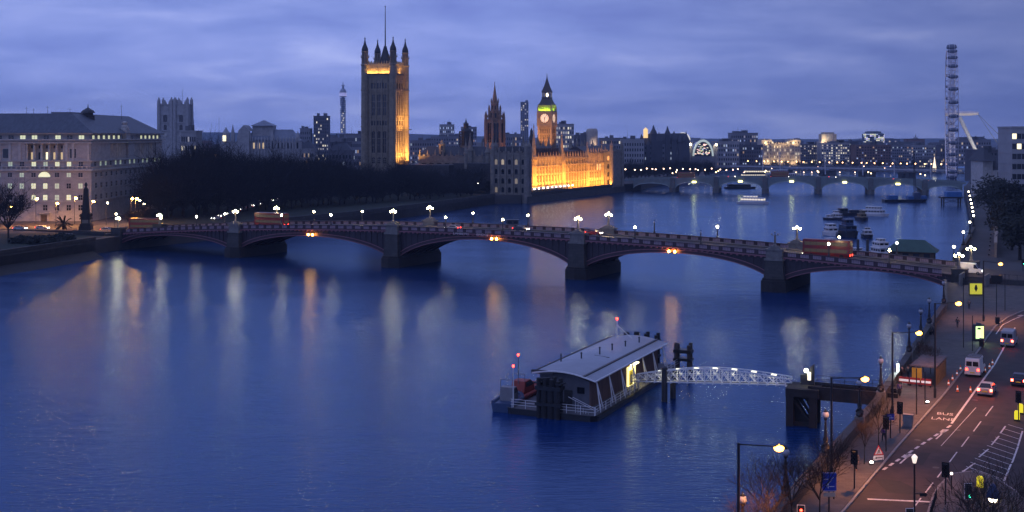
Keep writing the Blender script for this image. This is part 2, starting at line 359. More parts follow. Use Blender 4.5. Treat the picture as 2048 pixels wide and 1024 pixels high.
# low tide steps: long stone ledge left of the bridge
# ------------------------------------------------------------------ the near bridge
br = thing('arched_bridge', 'red painted five arch road bridge with granite piers spanning the whole river', 'bridge', BO, BA)
PIERS = [0.0, 56.5, 112.7, 163.2]; PH = 2.0
SPANS = [(S0, -PH, 2.2, 5.4), (PH, 56.5-PH, 2.9, 7.4), (56.5+PH, 112.7-PH, 3.1, 8.7), (112.7+PH, 163.2-PH, 3.3, 7.7), (163.2+PH, S1, 2.6, 5.9)]
def arch_z(sp, s):
    a, c, zs, zc = sp; u = (s-(a+c)/2)/((c-a)/2); R = zc-zs
    return zs+R*(sqrt(max(0, 1.25-u*u))-.5)/(sqrt(1.25)-.5)
dk = MB(); n = 84
for k in range(n):
    a, c = S0+(S1-S0)*k/n, S0+(S1-S0)*(k+1)/n
    za, zc = ztop(a)-1.1, ztop(c)-1.1
    dk.add([(a,.25,za),(c,.25,zc),(c,BWID-.25,zc),(a,BWID-.25,za),(a,.25,za-.5),(c,.25,zc-.5),(c,BWID-.25,zc-.5),(a,BWID-.25,za-.5)], [(0,1,2,3),(7,6,5,4),(0,4,5,1),(2,6,7,3)])
dk.out('deck', ASPH, br)
for y0, y1 in ((.3,3.6),(BWID-3.6,BWID-.3)):
    fw = MB()
    for k in range(n):
        a, c = S0+(S1-S0)*k/n, S0+(S1-S0)*(k+1)/n; za, zc = ztop(a)-1.08, ztop(c)-1.08
        fw.add([(a,y0,za+.12),(c,y0,zc+.12),(c,y1,zc+.12),(a,y1,za+.12),(a,y0,za),(c,y0,zc),(c,y1,zc),(a,y1,za)], [(0,1,2,3),(0,4,5,1),(2,6,7,3)])
    fw.out('footway', PAVE, br)
for sp in SPANS:
    a, c, zs, zc = sp; m = 28; xs = [a+(c-a)*k/m for k in range(m+1)]
    rib, spd0, spd1, edge = MB(), MB(), MB(), MB()
    for t0 in (.0, 3.3, 6.6, 10.4, 13.7, 17.3):
        if t0: rib = MB()
        for x0, x1 in zip(xs, xs[1:]):
            z0, z1 = arch_z(sp, x0), arch_z(sp, x1); th0 = .8+.35*abs(2*(x0-a)/(c-a)-1); th1 = .8+.35*abs(2*(x1-a)/(c-a)-1)
            rib.add([(x0,t0,z0),(x1,t0,z1),(x1,t0+.7,z1),(x0,t0+.7,z0),(x0,t0,z0+th0),(x1,t0,z1+th1),(x1,t0+.7,z1+th1),(x0,t0+.7,z0+th0)], [(0,1,5,4),(3,7,6,2),(0,3,2,1),(4,5,6,7)])
            if t0 == 0: edge.add([(x0,-.12,z0-.02),(x1,-.12,z1-.02),(x1,.0,z1-.02),(x0,.0,z0-.02),(x0,-.12,z0+.16),(x1,-.12,z1+.16),(x1,.0,z1+.16),(x0,.0,z0+.16),
                                  (x0,-.12,z0+th0-.16),(x1,-.12,z1+th1-.16),(x1,.0,z1+th1-.16),(x0,.0,z0+th0-.16),(x0,-.12,z0+th0+.02),(x1,-.12,z1+th1+.02),(x1,.0,z1+th1+.02),(x0,.0,z0+th0+.02)],
                                 [(0,1,5,4),(4,5,6,7),(0,3,2,1),(8,9,13,12),(12,13,14,15),(8,11,10,9)])
        ro_ = rib.out('arch', IRONR, br)
        if t0 == 0: rb = ro_
    for x0, x1 in zip(xs, xs[1:]):
        z0, z1 = arch_z(sp, x0)+.85, arch_z(sp, x1)+.85
        for t0, t1, spd in ((.14,.3,spd0),(BWID-.3,BWID-.14,spd1)):
            spd.add([(x0,t0,z0),(x1,t0,z1),(x1,t0,ztop(x1)-1.5),(x0,t0,ztop(x0)-1.5),(x0,t1,z0),(x1,t1,z1),(x1,t1,ztop(x1)-1.5),(x0,t1,ztop(x0)-1.5)], [(0,1,2,3),(7,6,5,4)])
        if x0 > a+.1: spd0.box(x0-.11, x0+.11, -.02, .135, z0, ztop(x0)-1.52)
        zm = (z0+ztop(x0)-1.5)/2
    edge.out('arch_edge', IRONP, rb); spd0.out('spandrel', SPAN, br); spd1.out('spandrel', SPAN, br)
for t0, nm in ((-.30, 'near'), (BWID-.3, 'far')):
    pr, pn, cor = MB(), MB(), MB(); s = S0+.8; out = -1 if t0 < 0 else 1
    k = 0
    while s < S1-3:
        if min(abs(s+1.45-p) for p in PIERS) < 3.3:
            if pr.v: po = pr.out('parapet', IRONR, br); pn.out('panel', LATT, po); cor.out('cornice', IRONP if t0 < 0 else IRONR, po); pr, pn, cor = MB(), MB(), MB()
            s += .29; continue
        e = s+2.9; za, ze = ztop(s), ztop(e)
        def strip(mb, s0, s1, y0, y1, d0, d1):
            z0, z1 = ztop(s0), ztop(s1)
            mb.add([(s0,y0,z0-d1),(s1,y0,z1-d1),(s1,y1,z1-d1),(s0,y1,z0-d1),(s0,y0,z0-d0),(s1,y0,z1-d0),(s1,y1,z1-d0),(s0,y1,z0-d0)], [(0,3,2,1),(4,5,6,7),(0,1,5,4),(1,2,6,5),(2,3,7,6),(3,0,4,7)])
        strip(pr, s, s+.95, t0, t0+.6, .16, 1.28); strip(pr, s, e, t0-.08, t0+.68, 0, .157); strip(pr, s+.953, e-.003, t0+.02, t0+.58, 1.0, 1.28)
        strip(pn, s+.953, e-.003, t0+.2, t0+.36, .16, .997)
        for g in range(4): strip(pr, s+.953+.39*(g+1), s+1.0+.39*(g+1), t0+.16, t0+.4, .16, .997)
        strip(cor, s, e, t0-.28, t0+.5, 1.283, 1.55)
        for g in range(2): strip(cor, s+1.45*g, s+1.45*g+.4, t0-.22, t0+.4, 1.553, 1.85)
        s = e
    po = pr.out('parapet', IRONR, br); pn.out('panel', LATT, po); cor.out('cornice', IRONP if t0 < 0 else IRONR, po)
for p in PIERS:
    q = MB(); z = ztop(p)
    q.prism([(p-2.9,-1.9),(p,-2.7),(p+2.9,-1.9),(p+2.9,BWID+1.9),(p,BWID+2.7),(p-2.9,BWID+1.9)], -4, 2.6)
    q.prism([(p-2.6,-1.8),(p,-2.4),(p+2.6,-1.8),(p+2.6,BWID+1.8),(p,BWID+2.4),(p-2.6,BWID+1.8)], 2.6, 3.1)
    pierobj = q.out('pier', DARKST, br)
    for y0, y1 in ((-1.3, .6), (BWID-.6, BWID+1.3)):
        w = MB(); w.add([(p-PH-.35,y0-.35 if y0<0 else y0,3.1),(p+PH+.35,y0-.35 if y0<0 else y0,3.1),(p+PH+.35,y1 if y0<0 else y1+.35,3.1),(p-PH-.35,y1 if y0<0 else y1+.35,3.1),
                         (p-PH,y0,z-2.2),(p+PH,y0,z-2.2),(p+PH,y1,z-2.2),(p-PH,y1,z-2.2)], [(0,1,5,4),(1,2,6,5),(2,3,7,6),(3,0,4,7),(4,5,6,7)])
        w.out('pier_shaft', GRANITE, pierobj)
        w = MB(); yc = (y0+y1)/2
        w.box(p-PH-.25, p+PH+.25, y0-.25, y1+.25, z-2.2, z-1.75); w.box(p-PH+.1, p+PH-.1, y0+.1, y1-.1, z-1.75, z+.15)
        w.box(p-PH-.15, p+PH+.15, y0-.15, y1+.15, z+.15, z+.5); w.box(p-1.4, p+1.4, yc-.85, yc+.85, z+.5, z+.85); w.box(p-.9, p+.9, yc-.7, yc+.7, z+.85, z+1.15)
        w.out('pedestal', GRAN_P, pierobj)
for s0, x0, x1 in ((S0, S0-4, S0), (S1, S1, S1+3)):
    w = MB(); z = ztop(s0)
    w.box(x0, x1, -.8, BWID+.8, -4, z-1.2)
    for y0 in (-1.1, BWID-1.3): w.box(x0+.1, x1+.25, y0, y0+2.4, z-1.2, z+.15); w.box(x0, x1+.35, y0-.1, y0+2.5, z+.15, z+.4)
    w.out('abutment', GRANITE, br)
for sp, keep in zip(SPANS, (0,1,1,1,0)):
    if not keep: continue
    a, c, zs, zc = sp; s = (a+c)/2+(4 if sp is SPANS[2] else 0)
    w = MB(); w.box(s-1.1, s+1.1, -.5, -.31, zc+.0, zc+.16); 
    for d in (-.75, .75): w.box(s+d-.08, s+d+.08, -.6, -.3, zc+.16, zc+1.2)
    h = w.out('light_bracket', BLACK, br)
    for d in (-.75, .75):
        MB().sph((s+d, -.72, zc+.42), .30, 8, 6).out('navigation_light', AMBER, h)
for word, s in (('LAMBETH', s_of(924,0)), ('BRIDGE', s_of(967,0))):
    o = link('lettering', text_mesh(word, 1.0, mat('pale_letters', (.6,.55,.55)), .04), br)
    o.location = (s, -.60, ztop(s)-1.42); o.rotation_euler = (radians(90), 0, 0); o.scale = (1.1,.75,1)
# lamps on the bridge
def globe_post():
    t = thing('bridge_lamp', 'x', 'street lamp')
    q = MB(); q.lathe(0, 0, [(.30,0),(.30,.35),(.20,.45),(.17,.6),(.13,2.35),(.19,2.4),(.19,2.5)], 8); q.out('lamp_post', DGREY, t)
    MB().sph((0,0,2.76), .25, 10, 8).out('globe', LAMPW, t); MB().lathe(0,0,[(.1,3.2),(.16,3.25),(.03,3.45)],8).out('finial', BLACK, t); return t
def triple_post():
    t = thing('pier_lamp', 'x', 'street lamp')
    q = MB(); q.lathe(0, 0, [(.42,0),(.42,.3),(.30,.45),(.22,2.3),(.28,2.36),(.10,2.5),(.10,2.95)], 6); q.out('lamp_post', GRAN_P, t)
    a = MB(); a.tube((-.75,0,2.42),(.75,0,2.42),.05); a.tube((0,-.6,2.42),(0,.6,2.42),.05); a.out('lamp_arm', BLACK, t)
    for x, y, z in ((-.75,0,2.75),(.75,0,2.75),(0,0,3.2)): MB().sph((x,y,z), .23, 10, 8).out('globe', LAMPW, t)
    return t
gp, tp = globe_post(), triple_post(); used = {}
def put(proto, loc, label, group, rz=0.0):
    if used.get(proto.name): return dup(proto, None, loc, rz, label, group)
    used[proto.name] = 1; proto.location = loc; proto.rotation_euler = (0,0,rz); proto['label'] = label; proto['group'] = group; return proto
def unlit(o):
    for ch in o.children:
        if ch.name.startswith('globe'):
            me = ch.data.copy(); me.materials.clear(); me.materials.append(GLOBE); ch.data = me
    return o
SPN = ['leftmost arch', 'second arch from the left', 'widest middle arch', 'fourth arch from the left', 'rightmost arch']
near = [(321.7,0,1),(393,0,2),(563,1,1),(662,1,2),(891.4,2,1),(1005.7,2,2),(1269.8,3,1),(1401.5,3,2),(1657.5,4,1),(1778.9,4,2)]
far = [(354,0,1),(450,0,2),(628,1,1),(724.5,1,2),(946,2,1),(1056,2,2),(1308.7,3,1),(1434.9,3,2),(1678.7,4,1),(1793.7,4,2)]
for lst, t, side in ((near, .0, 'near'), (far, BWID, 'far')):
    for px, sp, k in lst:
        s = s_of(px, t); dark = (side, sp, k) in (('near',3,2),('far',3,1))
        if side == 'far' and sp == 0 and k == 1: continue
        o = put(gp, B(s, t, ztop(s)), '%s globe lamp on %s parapet above %s, %s one' % ('unlit' if dark else 'lit', side, SPN[sp], 'left' if k == 1 else 'right'), 'globe lamps along the near bridge', BA)
        if dark: unlit(o)
for i, p in enumerate(PIERS):
    for y, side in ((-.35,'near'), (BWID+.35,'far')):
        dark = i == 3 and side == 'near'
        o = put(tp, B(p, y, ztop(p)+1.15), '%s triple globe lamp on the %s pedestal of the %s bridge pier from the left' % ('unlit' if dark else 'lit', side, ('first','second','third','fourth')[i]), 'triple lamps on the bridge piers', BA)
        if dark: unlit(o)
for s, i in ((S0-2, 0), (S1+1.5, 1)):
    for y, side in ((.1,'near'), (BWID-.1,'far')):
        put(tp, B(s, y, ztop(S0 if i == 0 else S1)+.4), 'lit triple globe lamp on the %s side pylon at the %s end of the bridge' % (side, ('left','right')[i]), 'triple lamps on the bridge ends', BA)

# patches and covers in the road
pt_ = MB()
for q4 in (((1745,955),(1800,962),(1862,992),(1775,985)),((1905,800),(1925,800),(1908,826),(1886,826)),((1960,850),(1990,852),(1975,872),(1944,870)),((1840,905),(1862,906),(1845,930),(1822,928))):
    pt_.quad(*[P(x,y,RZ+.002) for x,y in q4][::-1])
struct('road_patches', pt_, mat('asphalt_patch', (.018,.017,.017), .85, .3, 2))
for k, (px, y) in enumerate(((1835,880),(1915,860),(1872,935),(1950,800))):
    p = P(px, y, RZ); q = MB(); q.cyl(p.x, p.y, RZ-.02, RZ+.003, .34, .34, 14); o = q.out('manhole_cover', mat('cast_iron', (.02,.018,.016), .5, .4, 6)); o['kind'] = 'structure'
# ------------------------------------------------------------------ the gothic palace on the left bank
def arch_poly(w, h, x=0.0, z=0.0):
    r = w*.9
    return [(x-w,z),(x+w,z),(x+w,z+h-r),(x+w*.72,z+h-r*.42),(x,z+h),(x-w*.72,z+h-r*.42),(x-w,z+h-r)]
def spirelet(mb, x, y, z0, z1, r, n=8):
    h = z1-z0
    mb.lathe(x, y, [(r,z0),(r,z0+h*.45),(r*1.25,z0+h*.47),(r*1.25,z0+h*.52),(r*.95,z0+h*.54),(r*.45,z0+h*.78),(r*.10,z0+h*.93),(r*.25,z0+h*.94),(.03,z1)], n, pi/n)
def pinnacle(mb, x, y, z0, z1, w):
    mb.cb(x, y, z0, z0+(z1-z0)*.45, w); mb.lathe(x, y, [(w*.75,z0+(z1-z0)*.45),(.03,z1)], 4, pi/4)
def crenel(mb, x0, x1, y0, y1, z, step=1.4, h=.8):
    n = max(2, int((x1-x0)/step)); d = (x1-x0)/n
    for k in range(n):
        if k % 2 == 0: mb.box(x0+k*d, x0+(k+1)*d, y0, y1, z+.002, z+h)
PA = atan2(.905, .426)
pal = thing('gothic_palace', 'long floodlit gothic stone palace with pinnacles standing along the river', 'palace', (7.7, 641, 0), PA)
w = MB(); w.box(3.5, 103, 6, 22, GZ, 23.2); w.box(103, 128.8, 5.2, 22, GZ, 25.4); w.box(23, 63, 5.4, 22, GZ, 24.2)
for zc in (9.2, 14.2, 18.9): w.box(3.6, 128.6, 5.05 if zc != 18.9 else 4.95, 6.1, zc, zc+.45)
for x0, x1, zz_ in ((3.7,22.9,23.2),(23.2,62.8,24.2),(63.1,102.9,23.2),(103.1,128.6,25.4)):
    crenel(w, x0, x1, 5.3, 5.7, zz_, .9, .7); w.box(x0, x1, 5.1, 6.2, zz_-.6, zz_)
w.out('wall', STONE, pal)
bt = MB(); x = 6.8; bays = []
while x < 128:
    bt.box(x-.42, x+.42, 4.75, 6.2, GZ, 20.5); bt.box(x-.32, x+.32, 4.9, 6.2, 20.5, 23.4 if x < 103 else 25.5)
    pinnacle(bt, x, 5.3, 23.4 if x < 103 else 25.5, 27.2 if x < 103 else 29, .62); bays.append(x+2.1); x += 4.2
bt.out('buttress', STONE, pal)
def win_mesh(name, wd, ht, m, arch=False):
    q = MB(); q.xz(arch_poly(wd/2, ht) if arch else [(-wd/2,0),(wd/2,0),(wd/2,ht),(-wd/2,ht)], -.06, .02)
    return q.mesh(name, m)
wm_ = [win_mesh('window', 2.6, h, WGLASS) for h in (3.2, 3.5, 3.2, 2.6)]
wl_ = win_mesh('window', 2.3, 3.2, LITW)
mul = MB()
for sx_ in (-.58, 0, .58): mul.box(sx_-.05, sx_+.05, -.2, -.065, 0, 3.0)
mul.box(-1.15, 1.15, -.18, -.067, 1.4, 1.55); mul = mul.mesh('mullion', STONE)
for i, bx in enumerate(bays[:-1]):
    for j, z in enumerate((5.2, 10.2, 15.1)):
        yw = 5.2 if bx > 103 else (5.4 if 23 < bx < 63 else 6)
        o = link('window', wl_ if (bx > 115 and j == 2) else wm_[j], pal); o.location = (bx, yw, z); m2 = link('mullion', mul, o); m2.location = (0,0,.1)
def pavilion(x0, x1, y0, y1, zt, mm, lit=()):
    q = MB(); q.box(x0, x1, y0, y1, -3, zt)
    for zc in (4.6, 9.5, 14.5, 19.5, zt-1): q.box(x0-.35, x1+.35, y0-.35, y1+.35, zc, zc+.5)
    for xx in (x0, x1):
        for yy in (y0, y1): q.lathe(xx, yy, [(1.5,-3),(1.35,zt),(1.5,zt),(1.5,zt+.4),(1.1,zt+.4),(1.1,zt+3.2),(1.35,zt+3.3),(.5,zt+5.2),(.06,zt+7)], 8, pi/8)
    for k in range(1, 5):
        yy = y0+(y1-y0)*k/5; q.box(x0-.75, x0+.1, yy-.4, yy+.4, -2, zt-1.2); pinnacle(q, x0-.3, yy, zt, zt+3.4, .7)
    n = int((y1-y0)/1.2)
    for k in range(n):
        if k % 2 == 0: q.box(x0-.2, x0+.3, y0+(y1-y0)*k/n, y0+(y1-y0)*(k+1)/n, zt+.002, zt+.9)
    crenel(q, x0, x1, y0-.2, y0+.3, zt, 1.2, .9)
    o = q.out('pavilion', mm, pal)
    rf_ = MB(); cx_, cy_ = (x0+x1)/2, (y0+y1)/2
    rf_.add([(x0+1,y0+1,zt+.1),(x1-1,y0+1,zt+.1),(x1-1,y1-1,zt+.1),(x0+1,y1-1,zt+.1),(cx_-.2,cy_-6,zt+3.4),(cx_+.2,cy_-6,zt+3.4),(cx_+.2,cy_+6,zt+3.4),(cx_-.2,cy_+6,zt+3.4)], [(0,1,5,4),(1,2,6,5),(2,3,7,6),(3,0,4,7),(4,5,6,7)])
    rf_.out('roof', COPPER, o)
    for k in range(5):
        yy = y0+(y1-y0)*(k+.5)/5
        for j, z in enumerate((5.6, 10.4, 15.4, 20.6)):
            m_ = {1: emat('lit_window_faint',(1,.72,.36),.10), 2: emat('lit_window_soft',(1,.75,.4),.28)}.get(lit.get((k,j), 0) if lit else 0, WGLASS)
            ww = MB(); ww.yz([(y-.0, z_) for y, z_ in arch_poly(.8, 2.9)], -.06, .02); o2 = ww.out('window', m_, o); o2.location = (x0, yy, z)
    return o
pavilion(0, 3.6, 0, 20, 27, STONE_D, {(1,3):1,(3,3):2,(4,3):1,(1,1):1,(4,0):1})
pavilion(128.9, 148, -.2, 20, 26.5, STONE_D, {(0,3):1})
rfm = MB()
for x0, x1, zr in ((3.6,23,27.5),(23,63,30),(63,103,27.5),(103,128.5,29.5)):
    zb = 23.3 if zr < 28 else 24.3 if zr == 30 else 25.5
    rfm.add([(x0,7,zb),(x1,7,zb),(x1,21,zb),(x0,21,zb),(x0,13,zr),(x1,13,zr),(x1,15,zr),(x0,15,zr)], [(0,1,5,4),(2,3,7,6),(4,5,6,7),(0,4,7,3),(1,2,6,5)])
rfm.box(3.6, 146, 22, 46, GZ, 21); rfm.box(-2, 60, 46, 92, GZ, 20); rfm.box(60, 140, 46, 90, GZ, 19)
for k in range(14): rfm.box(24+k*2.7, 24.5+k*2.7, 6.4, 13, 24.3+.2, 29.0)
for k in range(14): rfm.box(64+k*2.7, 64.5+k*2.7, 6.6, 12.8, 23.4, 26.8)
rfm.out('roof', COPPER, pal)
for x, y, z0, z1, r, m_ in ((23,6,4.4,43,1.5,STONE),(63,6,4.4,38,1.6,STONE),(26,20,22,36,1.4,STONE_D),(60,20,22,37,1.4,STONE_D),(45,22,22,34,1.0,STONE_D),(103,6,4.4,33,1.3,STONE),(128,6,4.4,33.5,1.3,STONE),(75,20,20,35,1.2,STONE_D),(85,24,20,36,1.5,STONE_D),(92,20,20,33,.9,STONE_D),(112,21,22,35,1.2,STONE_D),(121,24,22,34,1.0,STONE_D),(70,34,20,37,1.6,STONE_D),(100,34,20,35,1.2,STONE_D),(8,24,20,36,1.2,STONE_D),(14,30,20,34,1.5,STONE_D),(3,38,18,35,1.0,STONE_D),(20,44,18,38,1.6,STONE_D),(136,26,20,36,1.2,STONE_D),(144,24,20,35,1.0,STONE_D),(52,40,18,41,1.8,STONE_D),(35,44,18,35,1.1,STONE_D)):
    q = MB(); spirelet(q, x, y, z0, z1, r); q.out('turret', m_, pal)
tr = MB(); tr.box(3, 129, -1.0, 5.0, 3.5, 4.75); tr.box(3, 129, -1.4, -.9, 4.75, 5.75); tr.box(-1.5, 149, -1.9, -1.0, -3, 3.6); tr.out('terrace', GRANITE, pal)
aw = thing('terrace_awning', 'long pale awning on the palace river terrace, lit by white lamps', 'awning', (7.7, 641, 0), PA)
q = MB()
for k in range(14):
    x = 6+k*3.9; q.add([(x,-.4,7.0),(x+3.3,-.4,7.0),(x+3.3,3.6,7.0),(x,3.6,7.0),(x+.1,1.6,8.1),(x+3.2,1.6,8.1)], [(0,1,5,4),(2,3,4,5),(0,4,3),(1,2,5)])
    q.box(x,x+3.3,-.42,-.38,6.6,7.0)
q.out('canopy', mat('awning_cloth', (.62,.50,.48), .8, .1), aw)
q = MB()
for k in range(15): q.cyl(6+k*3.9, -.3, 4.76, 7.0, .06, n=6); q.cyl(6+k*3.9, 3.5, 4.76, 7.0, .06, n=6)
q.out('support', DGREY, aw)
prot = None
ORD = ['first','second','third','fourth','fifth','sixth','seventh','eighth','ninth','tenth','eleventh','twelfth','thirteenth','fourteenth','fifteenth','sixteenth','seventeenth','eighteenth','nineteenth','twentieth']
for k in range(10):
    p = pal.matrix_basis @ Vector((18+k*5.0, -1.15, 5.75)) if False else Vector((7.7,641,0))+Matrix.Rotation(PA,3,'Z')@Vector((8+k*6.0,-1.15,5.75))
    if prot is None:
        prot = thing('terrace_lamp', 'x', 'lamp', p, PA, 'white lamps on the palace terrace'); MB().cyl(0,0,0,1.3,.1,.07,6).out('lamp_post', BLACK, prot); MB().sph((0,0,1.7),.42,8,6).out('globe', emat('terrace_lamp_lit',(1,.88,.66),9), prot); o = prot
    else: o = dup(prot, None, p)
    o['label'] = 'small white globe lamp on the palace terrace wall, %s from the left' % ORD[k]
fp = None
for k in range(16):
    x = 8.5+k*7.8; p = Vector((7.7,641,0))+Matrix.Rotation(PA,3,'Z')@Vector((x,-.75,4.76) if x > 64 else (x,-.75,8.35))
    if fp is None:
        fp = thing('floodlight', 'amber floodlight on the terrace at the foot of the lit palace front', 'floodlight', p, PA, 'floodlights along the palace front')
        q = MB(); q.box(-.5,.5,-.25,.1,.25,.75); q.box(-.06,.06,-.1,.1,-3.3,.25); q.out('lamp_housing', BLACK, fp)
        lamp('AREA', fp, (0,.35,.6), 4600, (1,.39,.055), 5.5, .5, aim=(0,6.5,8.0)); o = fp
    else: o = dup(fp, None, p)
FLG = 'floodlights on the palace roofs'
# --- the great square tower with the flagstaff
def Zv(y, Y): return HC-(y-HOR)*Y/FPX
TY = 680; zt_ = lambda y: Zv(y, TY)
vt = thing('square_tower', 'tallest square gothic tower with four corner turrets and a flagstaff', 'tower', (X_(770.5,TY), TY, 0), radians(-18))
H = 8.4; q = MB(); q.box(-H, H, -H, H, GZ, zt_(150))
for y in (181,184,233,240,253,258,307,312,152,148): q.box(-H-.35, H+.35, -H-.35, H+.35, zt_(y)-.25, zt_(y)+.25)
for sgn in (0, 1):
    for k in (-1.5, -.5, .5, 1.5):
        if sgn == 0: q.box(k*3.4-.3, k*3.4+.3, -H-.5, -H, GZ, zt_(160))
        else: q.box(H, H+.5, k*3.4-.3, k*3.4+.3, GZ, zt_(160))
    for k in range(13):
        a = -6.2+k*.97
        for y0, y1 in ((150,160),(186,190)):
            if sgn == 0: q.box(a, a+.5, -H-.22, -H, zt_(y1), zt_(y0)-.3)
            else: q.box(H, H+.22, a, a+.5, zt_(y1), zt_(y0)-.3)
body = q.out('wall', mat('tower_limestone', (.22,.19,.145), .85, .3, .5), vt)
def tower_windows(x, y0, y1, wdt, m_=WGLASS):
    h = zt_(y0)-zt_(y1)
    a = MB(); a.xz(arch_poly(wdt, h, x, zt_(y1)), -H-.08, -H+.02); o = a.out('window', m_, vt)
    fr_ = MB()
    for d in (-.95, .95): fr_.xz([(x+d*wdt*1.06-.13, zt_(y1)),(x+d*wdt*1.06+.13, zt_(y1)),(x+d*wdt*1.06+.13, zt_(y0)-wdt*.9),(x+d*wdt*1.06-.13, zt_(y0)-wdt*.9)], -H-.45, -H-.085)
    fr_.box(x-.09, x+.09, -H-.3, -H-.085, zt_(y1), zt_(y0)-.3)
    for f in (.35, .65): fr_.box(x-wdt, x+wdt, -H-.25, -H-.083, zt_(y1)+h*f-.12, zt_(y1)+h*f+.12)
    fr_.out('window_frame', body.data.materials[0], o)
    a = MB(); a.yz(arch_poly(wdt, h, x, zt_(y1)), H-.02, H+.08); o = a.out('window', m_, vt)
    fr_ = MB(); fr_.box(H+.085, H+.3, x-.09, x+.09, zt_(y1), zt_(y0)-.3)
    for d in (-1, 1): fr_.box(H+.085, H+.4, x+d*wdt-.13, x+d*wdt+.13, zt_(y1), zt_(y0)-wdt*.9)
    fr_.out('window_frame', body.data.materials[0], o)
for x in (-3.4, 0, 3.4):
    tower_windows(x, 189, 231, 1.12); tower_windows(x, 262, 305, 1.12); tower_windows(x, 314, 326, 1.0)
for y0, y1 in ((167,178),(242,251)):
    for k in range(6):
        x = -4.25+k*1.7; a = MB(); a.box(x-.55, x+.55, -H-.07, -H+.02, zt_(y1), zt_(y0)); a.out('window', WGLASS, vt)
        a = MB(); a.box(H-.02, H+.07, x-.55, x+.55, zt_(y1), zt_(y0)); a.out('window', WGLASS, vt)
pp = MB(); z0, z1 = zt_(148), zt_(128)
for k in range(9):
    a = -6.2+k*1.55
    for s_ in (-1, 1):
        pp.box(a-.22, a+.22, s_*H-.25, s_*H+.25, z0, z1); pp.box(s_*H-.25, s_*H+.25, a-.22, a+.22, z0, z1)
        pinnacle(pp, a, s_*H, z1, z1+1.6, .45); pinnacle(pp, s_*H, a, z1, z1+1.6, .45)
for s_ in (-1, 1):
    pp.box(-H+.1, H-.1, s_*H-.06, s_*H+.06, z0+1.1, z1-1.3); pp.box(s_*H-.06, s_*H+.06, -H+.1, H-.1, z0+1.1, z1-1.3)  # thin backing panel added inside the pierced parapet to catch the uplight
    for za, zb in ((z0,z0+1.1),(z0+2.6,z0+3.3),(z1-1.3,z1-.3)): pp.box(-H, H, s_*H-.17, s_*H+.17, za, zb); pp.box(s_*H-.17, s_*H+.17, -H, H, za, zb)
pp.out('parapet', STONE, vt)
for xs_ in (-1, 1):
    for ys_ in (-1, 1):
        q = MB(); x, y = xs_*(H+.2), ys_*(H+.2)
        q.lathe(x, y, [(2.2,GZ),(2.15,zt_(312)),(2.05,zt_(133)),(2.4,zt_(132)),(2.4,zt_(130)),(1.9,zt_(129)),(1.9,zt_(127))], 8, pi/8)
        for y_ in (181,233,253,307): q.lathe(x, y, [(2.4,zt_(y_)-.3),(2.4,zt_(y_)+.3)], 8, pi/8)
        for za, zb, r in ((zt_(127),zt_(117),1.65),(zt_(115),zt_(106),1.5)):
            for k in range(8): q.cb(x+r*cos(pi/8+k*pi/4), y+r*sin(pi/8+k*pi/4), za, zb, .55, a=pi/8+k*pi/4)
            q.lathe(x, y, [(r+.45,zb),(r+.6,zb+.3),(r+.3,zb+.6)], 8, pi/8)
            q.lathe(x, y, [(r*.55,za),(r*.55,zb)], 8, pi/8)
        for k in range(8): pinnacle(q, x+2.15*cos(pi/8+k*pi/4), y+2.15*sin(pi/8+k*pi/4), zt_(117), zt_(110), .35)
        t_ = q.out('corner_turret', mat('tower_limestone', (.22,.19,.145)), vt)
        d = MB(); d.lathe(x, y, [(1.7,zt_(105)),(1.9,zt_(101)),(1.65,zt_(97)),(1.0,zt_(92)),(.5,zt_(86)),(.22,zt_(80)),(.4,zt_(79.3)),(.4,zt_(78)),(.08,zt_(77)),(.05,zt_(74))], 10, 0, True); d.out('dome', COPPER, t_)
fs_ = MB(); zb = zt_(146)
for k in range(4):
    a = pi/4+k*pi/2; fs_.tube((5.0*cos(a),5.0*sin(a),zb), (.5*cos(a),.5*sin(a),zt_(92)), .32, .25); fs_.tube((5.2*cos(a),5.2*sin(a),zb),(5.2*cos(a),5.2*sin(a),zt_(118)),.5,.1)
    for f in (.25,.5,.72):
        r = 5.0-4.5*f; b2 = a+pi/2; zf = zb+(zt_(92)-zb)*f; fs_.tube((r*cos(a),r*sin(a),zf),(r*cos(b2),r*sin(b2),zf),.22)
fs_.lathe(0,0,[(4.6,zb),(4.6,zb+2.5),(.5,zt_(95))],4,pi/4)
fs_.cyl(0, 0, zt_(95), zt_(14), .42, .16, 8); fs_.sph((0,0,zt_(13)), .4, 8, 6); fs_.out('flagstaff', COPPER, vt)
for loc, aim, en, sx_, sy_ in (((-4,-H-.9,zt_(150)+.5),(-4,-H+.2,zt_(133)),1000,7,.4),((4,-H-.9,zt_(150)+.5),(4,-H+.2,zt_(133)),1000,7,.4),((H+.9,0,zt_(150)+.5),(H-.2,0,zt_(133)),1000,.4,9),((0,H-3,zt_(150)+.5),(0,H,zt_(133)),250,9,.4)):
    f = MB(); f.box(loc[0]-sx_/2, loc[0]+sx_/2, loc[1]-sy_/2, loc[1]+sy_/2, loc[2]-.5, loc[2]-.1); f = f.out('floodlight', BLACK, vt)
    lamp('AREA', f, loc, en, (1,.50,.10), sx_, sy_, aim)
for loc, aim, en in (((H+6.5,-4,22),(H,-3,40),9000), ((H+6.5,5,22),(H,5,42),9000), ((H+7,0,40),(H,0,64),9000)):
    f = MB(); f.box(loc[0]-.4, loc[0]+.4, loc[1]-1, loc[1]+1, loc[2]-.6, loc[2]-.15)
    f.tube((H,loc[1],loc[2]-.4),(loc[0],loc[1],loc[2]-.4),.12) if loc[2] > 30 else f.tube((loc[0],loc[1],18),(loc[0],loc[1],loc[2]-.4),.12)
    lamp('AREA', f.out('floodlight', BLACK, vt), loc, en, (1,.45,.09), 1.0, 3.0, aim)
